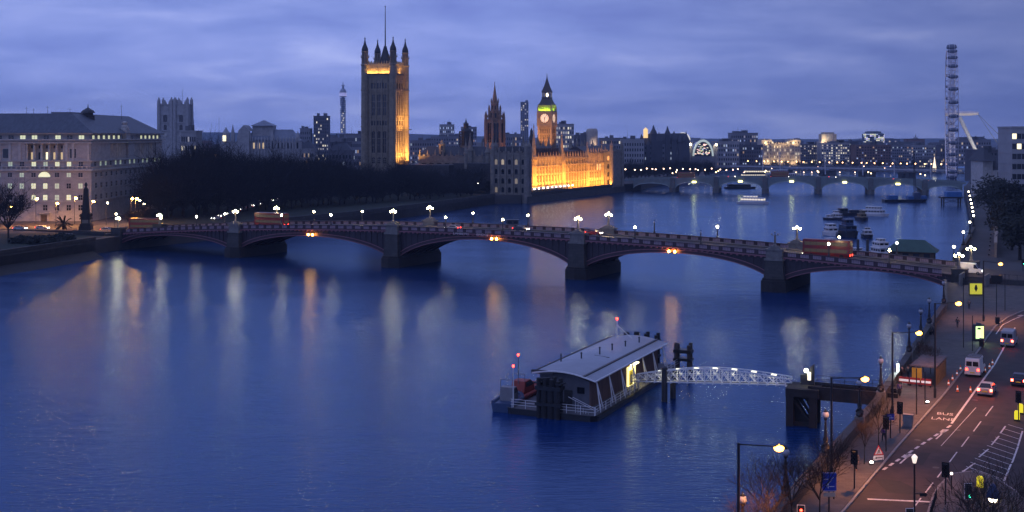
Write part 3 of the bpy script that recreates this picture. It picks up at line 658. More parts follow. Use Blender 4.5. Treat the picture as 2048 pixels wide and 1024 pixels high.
# --- the clock tower
CY = 790; zc_ = lambda y: Zv(y, CY)
ct = thing('clock_tower', 'orange lit gothic clock tower with green lit belfry and pointed spire', 'clock tower', (X_(1094,CY), CY, 0), radians(-21))
h = 4.2; CST = mat('clock_limestone', (.36,.27,.17), .85, .25, .6)
q = MB(); q.box(-h, h, -h, h, GZ, zc_(252)); q.box(-h-.5, h+.5, -h-.5, h+.5, zc_(252), zc_(223))
for s_ in (-1, 1):
    for k in range(-3, 4):
        q.box(k*1.3-.16, k*1.3+.16, -h-.3, -h, GZ, zc_(254)); q.box(h, h+.3, k*1.3-.16, k*1.3+.16, GZ, zc_(254))
for y in (292,280,268,256): q.box(-h-.22, h+.22, -h-.22, h+.22, zc_(y)-.3, zc_(y)+.3)
for y in (252,225): q.box(-h-.9, h+.9, -h-.9, h+.9, zc_(y)-.35, zc_(y)+.35)
for xs_ in (-1,1):
    for ys_ in (-1,1): q.cb(xs_*h, ys_*h, GZ, zc_(252), 1.3); q.cb(xs_*(h+.4), ys_*(h+.4), zc_(252), zc_(223), 1.3); pinnacle(q, xs_*(h+.4), ys_*(h+.4), zc_(223), zc_(209), .9)
q.out('wall', CST, ct)
sl = MB()
for k in range(-3, 3):
    for y0, y1 in ((258,266),(270,278),(282,290)):
        sl.box(k*1.3+.5, k*1.3+.8, -h-.05, -h+.02, zc_(y1), zc_(y0)); sl.box(h-.02, h+.05, k*1.3+.5, k*1.3+.8, zc_(y1), zc_(y0))
tag(sl.out('window', WGLASS, ct), kind='stuff')
def clock(face):
    R_ = Matrix.Rotation(0 if face == 0 else pi/2, 3, 'Z'); off = -h-.53
    def T(mb):
        mb.v = [tuple(R_@Vector(v)) for v in mb.v]; return mb
    zc0 = zc_(236.5); r = 2.95; n = 28
    d = MB(); d.xz([(r*cos(2*pi*k/n), zc0+r*sin(2*pi*k/n)) for k in range(n)], off-.06, off+.02); dial = T(d).out('clock_dial', emat('clock_dial_lit', (1,.74,.50), .8), ct)
    g = MB()
    for k in range(n):
        a, b = 2*pi*k/n, 2*pi*(k+1)/n
        for r0, r1, y in ((r,r+.5,.16),(2.15,2.28,.10),(1.0,1.12,.10)):
            g.xz([(r0*cos(a),zc0+r0*sin(a)),(r1*cos(a),zc0+r1*sin(a)),(r1*cos(b),zc0+r1*sin(b)),(r0*cos(b),zc0+r0*sin(b))], off-y, off-.055)
    for k in range(12):
        a = pi/6*k; g.xz([(2.35*cos(a-.05),zc0+2.35*sin(a-.05)),(3.1*cos(a-.05),zc0+3.1*sin(a-.05)),(3.1*cos(a+.05),zc0+3.1*sin(a+.05)),(2.35*cos(a+.05),zc0+2.35*sin(a+.05))], off-.11, off-.056)
    T(g).out('dial_ring', mat('dial_iron', (.07,.03,.02), .5), dial)
    hd = MB()
    for a, l_, w_ in ((radians(90-36), 3.0, .12), (radians(-93), 2.0, .22)):
        ux, uz = cos(a), sin(a); hd.xz([(-uz*w_-ux*.6, zc0+ux*w_-uz*.6), (uz*w_-ux*.6, zc0-ux*w_-uz*.6), (ux*l_+uz*w_*.5, zc0+uz*l_-ux*w_*.5), (ux*l_-uz*w_*.5, zc0+uz*l_+ux*w_*.5)], off-.2, off-.12)
    T(hd).out('clock_hand', BLACK, dial)
clock(0); clock(1)
bf = MB(); zb0, zb1 = zc_(223), zc_(212)
for k in range(8):
    a = -h+.2+k*(2*h-.4)/7
    for s_ in (-1, 1): bf.box(a-.22, a+.22, s_*(h-.1)-.3, s_*(h-.1)+.3, zb0, zb1); bf.box(s_*(h-.1)-.3, s_*(h-.1)+.3, a-.22, a+.22, zb0, zb1)
bf.box(-h+1, h-1, -h+1, h-1, zb0, zb1); bf.box(-h-.3, h+.3, -h-.3, h+.3, zb1, zb1+.5); bf = bf.out('belfry', CST, ct)
for loc, aim, sx_, sy_ in (((0,-h-.75,zb0+.5),(0,-h+.3,zb0+2.6),8,.3),((h+.75,0,zb0+.5),(h-.3,0,zb0+2.6),.3,8)):
    lamp('AREA', bf, loc, 800, (.50,1,.04), sx_, sy_, aim)
rr = MB(); 
rr.lathe(0, 0, [((h+.5)*1.414,zb1+.5),((h-.6)*1.414,zb1+2.2),(2.6*1.414,zc_(196.5)),(2.9*1.414,zc_(196)),(2.9*1.414,zc_(195))], 4, pi/4)
rr.lathe(0, 0, [(2.9*1.414,zc_(185)),(2.9*1.414,zc_(184)),(1.5*1.414,zc_(172)),(.55,zc_(158)),(.14,zc_(151)),(.5,zc_(150.5)),(.1,zc_(149)),(.05,zc_(146))], 4, pi/4)
for xs_ in (-1,0,1):
    for ys_ in (-1,0,1):
        if xs_ or ys_: rr.cb(xs_*2.3, ys_*2.3, zc_(195), zc_(185), .5)
for k in range(5):
    x = -3.2+k*1.6
    for s_ in (-1,1): pinnacle(rr, x*.9, s_*(h-1.6)*.92, zc_(207), zc_(203), .5); pinnacle(rr, s_*(h-1.6)*.92, x*.9, zc_(207), zc_(203), .5)
rr.out('spire', mat('spire_iron', (.06,.045,.04), .5, .4, .8), ct)
MB().sph((0,0,zc_(190)), 1.0, 8, 6).out('lantern', emat('lantern_lit', (1,.85,.5), 12), ct)
for loc, aim, en in (((-3,-15,26),(-1,-h,44),26000), ((4,-13,26),(1,-h,36),14000), ((15,-2,24),(h,-1,44),20000)):
    f = MB(); f.box(loc[0]-.6, loc[0]+.6, loc[1]-.4, loc[1]+.4, loc[2]-.7, loc[2]-.1); f.tube((loc[0],loc[1],20),(loc[0],loc[1],loc[2]-.5),.15)
    lamp('SPOT', f.out('floodlight', BLACK, ct), loc, en, (1,.42,.08), .5, aim=aim, spot=62)
# --- the octagonal central lantern tower
OY = 705; zo_ = lambda y: Zv(y, OY)
lt = thing('lantern_tower', 'octagonal gothic lantern tower with a slender stone spire left of the clock tower', 'tower', (X_(989.5,OY), OY, 0), radians(10))
q = MB(); LST = mat('lantern_limestone', (.26,.17,.12), .85, .3, .6)
q.lathe(0, 0, [(5.4,GZ),(5.2,zo_(242)),(5.5,zo_(241)),(5.5,zo_(239)),(3.6,zo_(238)),(3.3,zo_(224)),(3.5,zo_(223)),(2.5,zo_(221)),(2.3,zo_(209)),(2.5,zo_(208)),(1.6,zo_(204)),(.12,zo_(168)),(.3,zo_(167.5)),(.04,zo_(163))], 8, pi/8)
for k in range(8):
    a = k*pi/4+pi/8; x, y = 5.7*cos(a), 5.7*sin(a); q.cb(x, y, GZ, zo_(240), 1.2, a=a); pinnacle(q, x, y, zo_(240), zo_(222), 1.0)
    q.tube((x*.95,y*.95,zo_(236)), (3.2*cos(a),3.2*sin(a),zo_(227)), .25); x, y = 3.6*cos(a), 3.6*sin(a); q.cb(x, y, zo_(238), zo_(224), .7, a=a); pinnacle(q, x, y, zo_(224), zo_(209), .7); pinnacle(q, 2.2*cos(a), 2.2*sin(a), zo_(206), zo_(196), .5)
q.out('wall', LST, lt)
for k in range(8):
    a = k*pi/4+pi/4; R_ = Matrix.Rotation(a+pi/2, 3, 'Z')
    for y0, y1, r, wd in ((246,285,4.95,.75),(226,237,3.2,.5),(211,220,2.2,.35)):
        for d in ((-.95,.95) if r > 4 else (0,)):
            m_ = MB(); m_.xz(arch_poly(wd, zo_(y0)-zo_(y1), d, zo_(y1)), -r-.08, -r+.3); m_.v = [tuple(R_@Vector(v)) for v in m_.v]; m_.out('window', WGLASS, lt)
for loc, en in (((-9,-9,24),900), ((9,-8,24),600)):
    f = MB(); f.box(loc[0]-.4, loc[0]+.4, loc[1]-.4, loc[1]+.4, 23.2, 23.8); f.tube((*loc[:2],20),(*loc[:2],23.5),.15)
    lamp('SPOT', f.out('floodlight', BLACK, lt), loc, en*4, (1,.42,.18), .4, aim=(0,0,44), spot=60)
# --- smaller towers behind the trees
def small_tower(px, Y, hw, levels, m_, label, cat='tower', name='small_tower', rz=-.2):
    t = thing(name, label, cat, (X_(px,Y), Y, 0), rz); q = MB()
    for r, y in levels: q.v, q.f, q.sm
    q.lathe(0, 0, [(r, GZ if y is None else Zv(y,Y)) for r, y in levels], 8, pi/8); q.out('wall', m_, t); return t
t = small_tower(932, 690, 4, [(4.4,None),(4.4,310),(3.6,309),(3.6,292),(3.9,291)], STONE_D, 'dark scaffolded ventilation turret with pointed cap between the two tall towers')
q = MB(); Zq = lambda y: Zv(y, 690)
for k in range(8):
    a = k*pi/4; q.tube((3.9*cos(a),3.9*sin(a),Zq(291)),(3.9*cos(a),3.9*sin(a),Zq(263)),.3)
for y in (287,281,275,269,263): q.lathe(0,0,[(4.1,Zq(y)-.2),(4.1,Zq(y)+.2)],8)
q.lathe(0,0,[(3.0,Zq(291)),(3.0,Zq(263)),(2.4,Zq(259)),(1.5,Zq(256)),(1.5,Zq(249)),(1.7,Zq(248)),(.5,Zq(244)),(.1,Zq(237))],8); q.out('lantern', COPPER, t)
t = small_tower(884, 688, 2, [(1.9,None),(1.9,318),(1.9,291),(2.2,290),(2.2,288),(1.2,287),(.1,279)], STONE, 'small orange lit stone turret just right of the square tower', rz=0)
f = MB().box(-.3,.3,-6.3,-5.7,17,18.4); lamp('SPOT', f.out('floodlight', BLACK, t), (0,-6,18.7), 1800, (1,.5,.12), .3, aim=(0,0,29), spot=70)
for y0, y1 in ((292,300),(303,314)): MB().box(-.4,.4,-1.95,-1.6,Zv(y1,688),Zv(y0,688)).out('window', WGLASS, t)
t = small_tower(1063, 742, 1.5, [(1.6,None),(1.6,281),(1.9,280),(1.3,272),(.9,268),(.9,262),(.1,256)], COPPER, 'small dark pointed turret just left of the clock tower')
hall = thing('palace_hall', 'dark low palace range with slate roof behind the park trees', 'building', (X_(890,690), 690, 0), radians(-20))
q = MB(); q.box(-14, 26, -6, 10, GZ, 24.5); crenel(q, -14, 26, -6.2, -5.9, 24.5, 1.4, .9)
for k in range(9): pinnacle(q, -13+k*4.8, -6, 24.5, 28.5, .8)
q.out('wall', STONE_D, hall); q = MB(); q.add([(-13.5,-5.5,24.6),(25.5,-5.5,24.6),(25.5,9.5,24.6),(-13.5,9.5,24.6),(-12,2,30.0),(24,2,30.0)], [(0,1,5,4),(2,3,4,5),(1,2,5),(3,0,4)]); q.out('roof', COPPER, hall)
for k in range(8): o = link('window', wm_[1], hall); o.location = (-10.6+k*4.8, -6, 17)
# ------------------------------------------------------------------ trees
def bare_tree(seed, h, spread=.36, per=(6,4,4,4,4), trunk=.22, r0=.022, twig=.012, up=.25, shrink=.70, m_t=None, m_c=None, curve=.25, l1=.34):
    rnd = random.Random(seed); T, C = MB(), MB()
    def grow(p, d, ln, r, lv):
        mb = T if lv <= 1 else C; n = 5 if lv == 0 else 4 if lv == 1 else 3
        segs = 3 if lv <= 1 else 2 if lv <= 3 else 1; pts = [p]
        for k in range(segs):
            d = (d+Vector((rnd.uniform(-1,1), rnd.uniform(-1,1), rnd.uniform(-.4,.8)+up*.3))*curve/segs).normalized()
            q = pts[-1]+d*ln/segs; ra = r*(1-.45*k/segs); mb.tube(pts[-1], q, ra, r*(1-.45*(k+1)/segs), n, cap=False); pts.append(q)
        if lv >= len(per): return
        a0 = rnd.uniform(0, 6.28)
        for k in range(per[lv]):
            f = 1.0 if lv == 0 and k < 2 else (rnd.uniform(.75,1.0) if lv == 0 else rnd.uniform(.3, 1.0)); i = min(int(f*segs), segs-1); b = pts[i].lerp(pts[i+1], f*segs-i)
            az = a0+2*pi*k/per[lv]+rnd.uniform(-.5,.5); tilt = rnd.uniform(.45, 1.05) if lv else rnd.uniform(.25, .95)*(spread/.36)
            o = d.orthogonal().normalized(); o = Quaternion(d, az) @ o
            nd = (d*cos(tilt)+o*sin(tilt)+Vector((0,0,up))).normalized()
            nl = (h*l1 if lv == 0 else ln*shrink)*rnd.uniform(.75,1.2)
            grow(b, nd, nl, max(r*.58, h*.0011 if lv > 2 else 0, twig if lv > 2 else 0), lv+1)
    grow(Vector((0,0,-.3)), Vector((rnd.uniform(-.06,.06), rnd.uniform(-.06,.06), 1)), h*trunk, h*r0, 0)
    return T.mesh('trunk', m_t or BARK), C.mesh('crown', m_c or TWIG)
def tree_thing(meshes, name, label, loc, sc=1.0, rz=0.0, group=None):
    t = thing(name, label, 'tree', loc, rz, group); t.scale = (sc*random.uniform(.85,1.15), sc*random.uniform(.85,1.15), sc)
    link('trunk', meshes[0], t); link('crown', meshes[1], t); return t
big = [bare_tree(11+k*3, 28, per=(9,5,4,4,4), twig=.034, trunk=.15, l1=.36, spread=.50, up=.16) for k in range(5)]
GT = 'bare plane trees in the riverside park'
rt = random.Random(5); spots = []
def bankx(Y):
    for (x0,y0),(x1,y1) in zip(WB[2:], WB[3:]):
        if y0 <= Y <= y1: return x0+(x1-x0)*(Y-y0)/(y1-y0)
    return -10
TOP = [(290,322),(320,288),(360,276),(430,276),(470,296),(560,300),(640,298),(720,318),(800,318),(900,324),(990,334)]
def top_at(px):
    for (a,b),(c,d) in zip(TOP, TOP[1:]):
        if a <= px <= c: return b+(d-b)*(px-a)/(c-a)
    return 330
def park(Y, px, wob=6):
    X = X_(px, Y); top = top_at(px)+rt.uniform(-12, 28+wob); hgt = Z_(top, Y)-GZ
    if X > bankx(Y)-4 or hgt < 8: return
    spots.append((X, Y, hgt))
for px in range(316, 985, 25): park(468+max(0, (px-330))*.262+rt.uniform(-6,6), px+rt.uniform(-6,6))
for px in range(310, 980, 33): park(505+max(0, (px-330))*.235+rt.uniform(-8,8), px+rt.uniform(-9,9), 0)
for px in range(330, 960, 40): park(560+max(0, (px-330))*.16+rt.uniform(-8,8), px+rt.uniform(-9,9), 0)
for px in range(318, 985, 24): park(455+max(0, (px-330))*.275+rt.uniform(-3,3), px+rt.uniform(-8,8), 40)
for i, (X, Y, hgt) in enumerate(spots):
    tree_thing(big[i%5], 'plane_tree', 'bare dark plane tree among many in the park between white office and palace', (X, Y, GZ), hgt/29.5, rt.uniform(0,6.28), GT)
p = P(17, 478, GZ); tree_thing(bare_tree(41, 17, .5, (7,5,4,4,3), twig=.045, l1=.36), 'plane_tree', 'large bare spreading tree on the left garden, in front of the white office', p, 1.0)
for px, y, hh in ((262,452,7),(292,452,10)): tree_thing(big[2], 'plane_tree', 'small bare street tree by the left bridge end, %s' % ('the lower one' if hh == 7 else 'the taller one'), P(px, y, GZ), hh/28, 1)
# low shrub mass in the garden
def shrub(name, label, loc, r, h, m_, cat='shrub', n=500, seed=1, group=None):
    rn = random.Random(seed); q = MB()
    for k in range(n):
        a, u, w_ = rn.uniform(0,6.28), rn.random()**.5, rn.random()
        c = Vector((r*u*cos(a), r*u*sin(a), h*(.1+.9*w_*sqrt(max(0,1-u*u*.8))))); d = Vector((rn.uniform(-1,1), rn.uniform(-1,1), rn.uniform(-.3,1))).normalized()*r*.16; e = d.orthogonal().normalized()*r*.06
        q.add([c-d, c+e, c+d, c-e], [(0,1,2,3)])
    t = thing(name, label, cat, loc, 0, group); q.out('foliage', m_, t)
    s_ = MB()
    for k in range(5): s_.tube((0,0,-.1),(r*.4*cos(k*1.26),r*.4*sin(k*1.26),h*.6),.05,.02,3)
    s_.out('stem', BARK, t); return t
LEAFD = mat('dark_leaves', (.009,.013,.008), .8, .5, 1)
for i, (px, y, r, h, lab) in enumerate(((45,486,4,2.2,'low dark shrub at the left edge of the riverside garden'),(92,488,5,2.6,'wide low dark shrub in the garden below the lit road'),(125,483,4,2.4,'dark shrub left of the obelisk in the garden'))):
    shrub('shrub', lab, P(px, y, GZ), r, h, LEAFD, seed=i)
pt = thing('palm_tree', 'short bushy palm in front of the lit white office', 'tree', P(127,462,GZ)); MB().lathe(0,0,[(.5,-.2),(.42,1.8),(.55,2.3)],8).out('trunk', BARK, pt); q = MB(); rn = random.Random(3)
for k in range(46):
    a, e = rn.uniform(0,6.28), rn.uniform(-.3,1.35); pts = [Vector((0,0,2.2))]; d = Vector((cos(a)*cos(e), sin(a)*cos(e), sin(e)))
    for j in range(4): d = (d+Vector((0,0,-.2))).normalized(); pts.append(pts[-1]+d*.85)
    for j, (p0, p1) in enumerate(zip(pts, pts[1:])):
        sd = d.cross(Vector((0,0,1))).normalized()*(.42-.08*j); dn = Vector((0,0,-.18)); q.add([p0-sd+dn, p0, p1, p1-sd*.8+dn, p0+sd+dn, p1+sd*.8+dn], [(0,1,2,3),(1,4,5,2)])
q.out('frond', LEAFD, pt)
# ------------------------------------------------------------------ the white office block on the left bank
OX, OYY, OD, OL = -156.0, 445.0, 91.0, 84.0
ob = thing('office_building', 'big white stone office block with hipped slate roof and colonnades on the left bank', 'building', (OX, OYY, 0))
zb_ = lambda y: Zv(y, OYY)
q = MB(); q.box(-OL, 0, 0, OD, GZ, zb_(341)); q.box(-OL, -.3, .3, OD-.3, zb_(341), zb_(322)); 
# upper storeys: solid blocks around the recessed loggias
for x0, x1 in ((-OL,-24.6),(-10.2,-.3)): q.box(x0, x1, .3, 12, zb_(322), zb_(285))
q.box(-24.6, -10.2, 3.0, 12, zb_(322), zb_(285))
for y0, y1 in ((12,22),(44,52),(82,OD-.3)): q.box(-12, -.3, y0, y1, zb_(322), zb_(285))
q.box(-12, -3, 22, 44, zb_(322), zb_(285)); q.box(-12, -3, 52, 82, zb_(322), zb_(285))
q.box(-OL, -.2, .2, OD-.2, zb_(285), zb_(280)); q.box(-OL, -1.0, 1.0, OD-1, zb_(280), zb_(268)); wall = q.out('wall', PORT, ob)
q = MB()
for y0, y1, d in ((342,338,.7),(323,321,.4),(287,284,.3),(281,278.5,.9),(268.5,266,.5),(404,401,.25)): q.box(-OL, d, -d, OD+d, zb_(y0), zb_(y1))
for k in range(48):
    q.box(-OL+k*1.75, -OL+k*1.75+.5, -.45, -.15, zb_(338), zb_(333.5)); 
for k in range(52): q.box(.15, .45, k*1.75, k*1.75+.5, zb_(338), zb_(333.5))
q.box(-OL, .5, -.5, -.1, zb_(333.5), zb_(332.4)); q.box(.1, .5, -.5, OD, zb_(333.5), zb_(332.4)); q.out('cornice', PORT_P, wall)
q = MB()
for x in [-24.3+k*2.78 for k in range(6)]: MB().lathe(x, .9, [(.62,zb_(321)),(.62,zb_(320)),(.5,zb_(319.5)),(.43,zb_(289)),(.62,zb_(287.5)),(.62,zb_(286.8))], 10).out('column', PORT_P, ob)
for a, b_ in ((23,44),(53,82)):
    n_ = int((b_-a)/2.4)
    for k in range(n_): MB().lathe(-.9, a+.8+k*2.4, [(.62,zb_(321)),(.62,zb_(320)),(.5,zb_(319.5)),(.43,zb_(289)),(.62,zb_(287.5)),(.62,zb_(286.8))], 8).out('column', PORT_P, ob)
q = MB()
for x in (-38,-34,-30.3,-26.6,-9.2,-6.8,-1.2): MB().box(x-.45, x+.45, -.05, .35, zb_(321), zb_(287)).out('pilaster', PORT_P, ob)
for x in (-33.0,-18.4,-4.0):
    pass
q = MB(); o_ = .9; i_ = 11.5
rv = [(-OL-5,-o_,zb_(266)),(o_,-o_,zb_(266)),(o_,OD+o_,zb_(266)),(-OL-5,OD+o_,zb_(266)),(-OL-5,i_,44.6),(-i_,i_,44.6),(-i_,OD-i_,44.6),(-OL-5,OD-i_,44.6)]
q.add(rv, [(0,1,5,4),(1,2,6,5),(2,3,7,6),(4,5,6,7)]); q.out('roof', SLATE, ob)
rows = ((271,278,1.9,1.0),(324,332.5,1.5,1),(346,354,1.5,1),(367,377,1.5,1),(390,400,1.5,1),(410,421,1.5,1))
lit_map = {0:'..11.1.1',1:'.2.1211.',2:'2.2.1.2.',3:'.22112.2',4:'...1121.',5:'.3......'}
for r, (y0, y1, wd, _) in enumerate(rows):
    h_ = zb_(y0)-zb_(y1); yoff = 1.0 if r == 0 else .3 if r == 1 else 0
    mm = {k: MB().box(-wd/2, wd/2, -.07, .02, 0, h_).mesh('window', v) for k, v in (('0',WGLASS),('1',LITW2),('2',emat('lit_window_low',(.75,.9,.62),.28)),('3',LITW3))}
    fr_ = MB().box(-.05,.05,-.13,-.072,0,h_).box(-wd/2,wd/2,-.12,-.073,h_*.48,h_*.53).box(-wd/2-.2,wd/2+.2,-.35,.02,-.3,-.02).mesh('window_frame', PORT_P)
    for c in range(8):
        x = -4.0-4.36*(7-c); k = (lit_map[r]+'........')[c]; k = k if k in mm else '0'
        if r == 5 and c in (3,): continue
        o = link('window', mm[k], ob); o.location = (x, yoff, zb_(y1)); link('window_frame', fr_, o)
    if r > 0 or True:
        for c in range(15):
            yv = 5+c*5.8; k = '0' if r else '1'
            if r == 1: k = '2' if c % 3 else '0'
            if r == 0 and c in (7,8,9): k = '0'
            if r == 5: continue
            o = link('window', mm[k], ob); o.location = (-yoff, yv, zb_(y1)); o.rotation_euler = (0,0,pi/2); link('window_frame', fr_, o)
for k in range(5):
    x = -22.9+k*2.78; m_ = (LITW3,WGLASS,LITW,LITW3,LITW3)[k]; MB().box(x-.6, x+.6, 2.9, 3.02, zb_(319), zb_(305)).out('window', m_, ob); MB().box(x-.55,x+.55,2.92,3.02,zb_(297),zb_(291)).out('window', WGLASS, ob)
for a, b_ in ((23,44),(53,82)):
    for k in range(int((b_-a)/2.4)-1): MB().box(-3.06,-2.95,a+1.4+k*2.4,a+2.8+k*2.4,zb_(318),zb_(290)).out('window', LITW3 if k % 5 == 3 else WGLASS, ob)  # dark panes added between the columns so the recess reads darker
for x in (-31.8, -6.9): MB().box(x-1.1, x+1.1, .2, .32, zb_(316), zb_(298)).out('window', WGLASS, ob)
q = MB(); n_ = 14
q.xz([(-17.4+2.2*cos(pi*k/n_), zb_(354)+1.9*sin(pi*k/n_)) for k in range(n_+1)], -.14, -.08); q.out('window', LITW2, ob)
q = MB(); ys = 41
q.box(-2.6, .6, ys-2.6, ys+2.6, zb_(281), zb_(262)); q.box(-2.0, .2, ys-2, ys+2, zb_(262), zb_(256)); q.lathe(-.9, ys, [(1.5,zb_(256)),(1.3,zb_(250)),(.8,zb_(247)),(1.2,zb_(245)),(1.2,zb_(242)),(.3,zb_(239.5))], 10)
for d in (-1,1): q.lathe(-.4, ys+d*2.0, [(.9,zb_(262)),(.8,zb_(257)),(.4,zb_(255)),(.5,zb_(253)),(.2,zb_(251.5))], 8)
q.out('roof_statue', PORT_P, ob)
q = MB(); cxp, cyp = X_(176, 470)-OX, 25; zq = lambda y: Zv(y, 470)
q.lathe(cxp, cyp, [(2.6,40),(2.6,zq(231)),(2.0,zq(230)),(2.0,zq(226)),(2.9,zq(225.5)),(2.2,zq(221)),(1.0,zq(217.5)),(.25,zq(215)),(.06,zq(208))], 10); q.out('cupola', COPPER, ob)
for px, h_ in ((53,3),(67,2.4),(95,3.4),(140,2.6),(243,4.5)):
    yy = 30 if px < 200 else 60; q = MB(); q.tube((X_(px,OYY+yy)-OX, yy, 43), (X_(px,OYY+yy)-OX, yy, 44.6+h_), .09, .05); q.tube((X_(px,OYY+yy)-OX-.6, yy, 43.9+h_), (X_(px,OYY+yy)-OX+.6, yy, 43.9+h_), .05); q.out('aerial', COPPER, ob)
q = MB(); q.box(-36, -28, 55, 75, 43, 46); q.out('plant_room', GREY, ob)
q = MB(); q.box(-19.6,-15.2,-1.6,.1,zb_(427),zb_(425)); q.box(-19.2,-18.6,-.6,.1,GZ,zb_(427)); q.box(-16.2,-15.6,-.6,.1,GZ,zb_(427)); q.out('porch', PORT_P, ob)
MB().box(-18.6,-16.2,-.1,.02,GZ,zb_(430)).out('door', WOOD, ob)
# ------------------------------------------------------------------ obelisk
P0 = P(172, 464, GZ); obl = thing('obelisk', 'dark stone obelisk topped by a carved fruit on the left bank', 'monument', P0, .15)
zz2 = lambda y: Zv(y, P0.y); q = MB()
q.cb(0,0,GZ-4.5-P0.z+4.4,zz2(452)-GZ,3.9); q.cb(0,0,zz2(452)-GZ,zz2(447)-GZ,3.4); q.cb(0,0,zz2(447)-GZ,zz2(438)-GZ,2.7); q.cb(0,0,zz2(438)-GZ,zz2(436)-GZ,3.6); q.cb(0,0,zz2(436)-GZ,zz2(433)-GZ,3.0)
q.lathe(0,0,[(2.0,zz2(433)-GZ),(1.75,zz2(428)-GZ),(1.75,zz2(426)-GZ),(1.5,zz2(425)-GZ),(.95,zz2(379)-GZ),(.35,zz2(373.5)-GZ)],4,pi/4)
for x in (-1,1):
    for y in (-1,1): q.lathe(x*1.45,y*1.45,[(.3,zz2(433)-GZ),(.45,zz2(430)-GZ),(.1,zz2(427)-GZ)],6)
q.out('shaft', DARKST, obl); MB().lathe(0,0,[(.25,zz2(374)-GZ),(.45,zz2(371.5)-GZ),(.5,zz2(369)-GZ),(.35,zz2(367)-GZ),(.1,zz2(364.5)-GZ)],8,0,True).out('finial', DARKST, obl)
q = MB()
for a in range(4):
    R_ = Matrix.Rotation(a*pi/2,3,'Z'); m_ = MB().box(-1.0,1.0,-1.38,-1.34,zz2(446)-GZ,zz2(439)-GZ); q.add([R_@Vector(v) for v in m_.v], m_.f)
q.out('plinth_panel', GRAN_P, obl)
# steps and bastion between the obelisk and the bridge
bs = thing('stone_bastion', 'dark stepped stone bastion at the left end of the bridge', 'wall', B(S0-4,-.5,0), BA)
q = MB(); q.box(-14,0,-3.2,.9,-3,GZ+.6); q.box(-14.2,.2,-3.4,-2.9,GZ+.6,GZ+1.4)
for k in range(8): q.box(-14-k*1.4,-12.6-k*1.4-.003,-3.1,0,-3,GZ+.5-k*.4)
q.out('wall', GRANITE, bs)
# ------------------------------------------------------------------ left bank street lamps
wl0 = None; GL = 'street lamps on the left bank road'
for px, y, Y, m_, lab in ((19,414,420,LAMPO2,'amber street lamp seen through the big bare tree at the left edge'),(71.7,397.6,428,LAMPO2,'amber street lamp at the right edge of the bare tree crown'),(112,407,415,LAMPO2,'amber street lamp directly above the palm'),(149,396.6,430,LAMPO2,'tall amber street lamp just left of the obelisk'),(184,403,405,LAMPO2,'bright amber street lamp just right of the obelisk'),(262,397.6,425,LAMPO2,'left of two adjoining amber lamps at the side of the white office'),(271,397.6,428,LAMPO2,'right of two adjoining amber lamps at the side of the white office'),
                     (212.5,406,425,LAMPF,'whitish street lamp on the side street of the white office'),(277,401,440,LAMPF,'small white lamp just right of the two amber lamps'),(285.5,408,445,LAMPF,'white street lamp at the foot of the park trees'),(229.5,428,388,LAMPF,'bright white lamp just above the left bridge pylon')):
    z = Zv(y, Y)
    t = thing('street_lamp', lab, 'street lamp', (X_(px,Y), Y, GZ), 0, GL)
    q = MB(); q.lathe(0,0,[(.14,0),(.12,1),(.07,z-GZ+.1)],6); q.tube((0,0,z-GZ+.1),(.5,0,z-GZ+.45),.05); q.out('lamp_post', DGREY, t)
    h_ = MB().sph((.5,0,z-GZ), .42 if m_ is LAMPO2 else .33, 8, 6, .8).out('lamp_head', m_, t)
    if m_ is LAMPO2: lamp('SPOT', h_, (.5,0,z-GZ-.5), 7000, (1,.42,.13), .3, aim=(.5,.01,0), spot=170, blend=.4)
# ------------------------------------------------------------------ buses and cars
def bus(label, loc, rz, name='double_decker_bus'):
    t = thing(name, label, 'bus', loc, rz, 'red buses')
    q = MB(); q.box(-5.5,5.5,-1.25,1.25,.35,4.15); q.prism([(-5.4,-1.2),(5.35,-1.2),(5.5,-.8),(5.5,.8),(5.35,1.2),(-5.4,1.2)],4.15,4.3); q.out('body', REDBUS, t)
    for z0, z1 in ((1.35,2.15),(2.95,3.75)):
        wm3 = emat('bus_window_lit',(1,.72,.36),.035,(.02,.02,.02))
        for s_ in (-1,1): MB().box(-5.0,5.02,s_*1.25-.02,s_*1.25+.02,z0,z1).out('window', wm3, t)
        MB().box(5.48,5.53,-1.1,1.1,z0-.1,z1).out('windscreen', wm3, t); MB().box(-5.53,-5.48,-1.0,1.0,z0,z1).out('rear_window', wm3, t)
        pl2 = MB()
        for k in range(8):
            for s_ in (-1,1): pl2.box(-5.0+k*1.43,-5.0+k*1.43+.09,s_*1.275-.01,s_*1.275+.01,z0,z1)
        pl2.out('window_pillar', BLACK, t)
    for x in (-3.6,3.4):
        for s_ in (-1,1): MB().tube((x,s_*1.3,.5),(x,s_*1.02,.5),.5,.5,12).out('wheel', TYRE, t)
    for s_ in (-.9,.9): MB().sph((5.52,s_,.8),.2,8,4).out('headlight', HEADL, t); MB().box(-5.55,-5.5,s_-.14,s_+.14,.7,1.1).out('tail_light', REDL, t)
    MB().box(5.5,5.56,-.8,.8,2.35,2.7).out('destination_board', emat('board_lit',(1,.6,.1),1.2), t); return t
bus('red double-decker bus on the left bank road by the white office', (X_(292,398),398,GZ+.05), -.12)
s = s_of(545, 6); bus('red double-decker bus on the bridge over the second arch', B(s,5.6,ztop(s)-1.08), BA+pi+.012)
s = s_of(1655, 5.6); bus('red double-decker bus on the right part of the bridge', B(s,5.6,ztop(s)-1.08), BA+pi-.05)
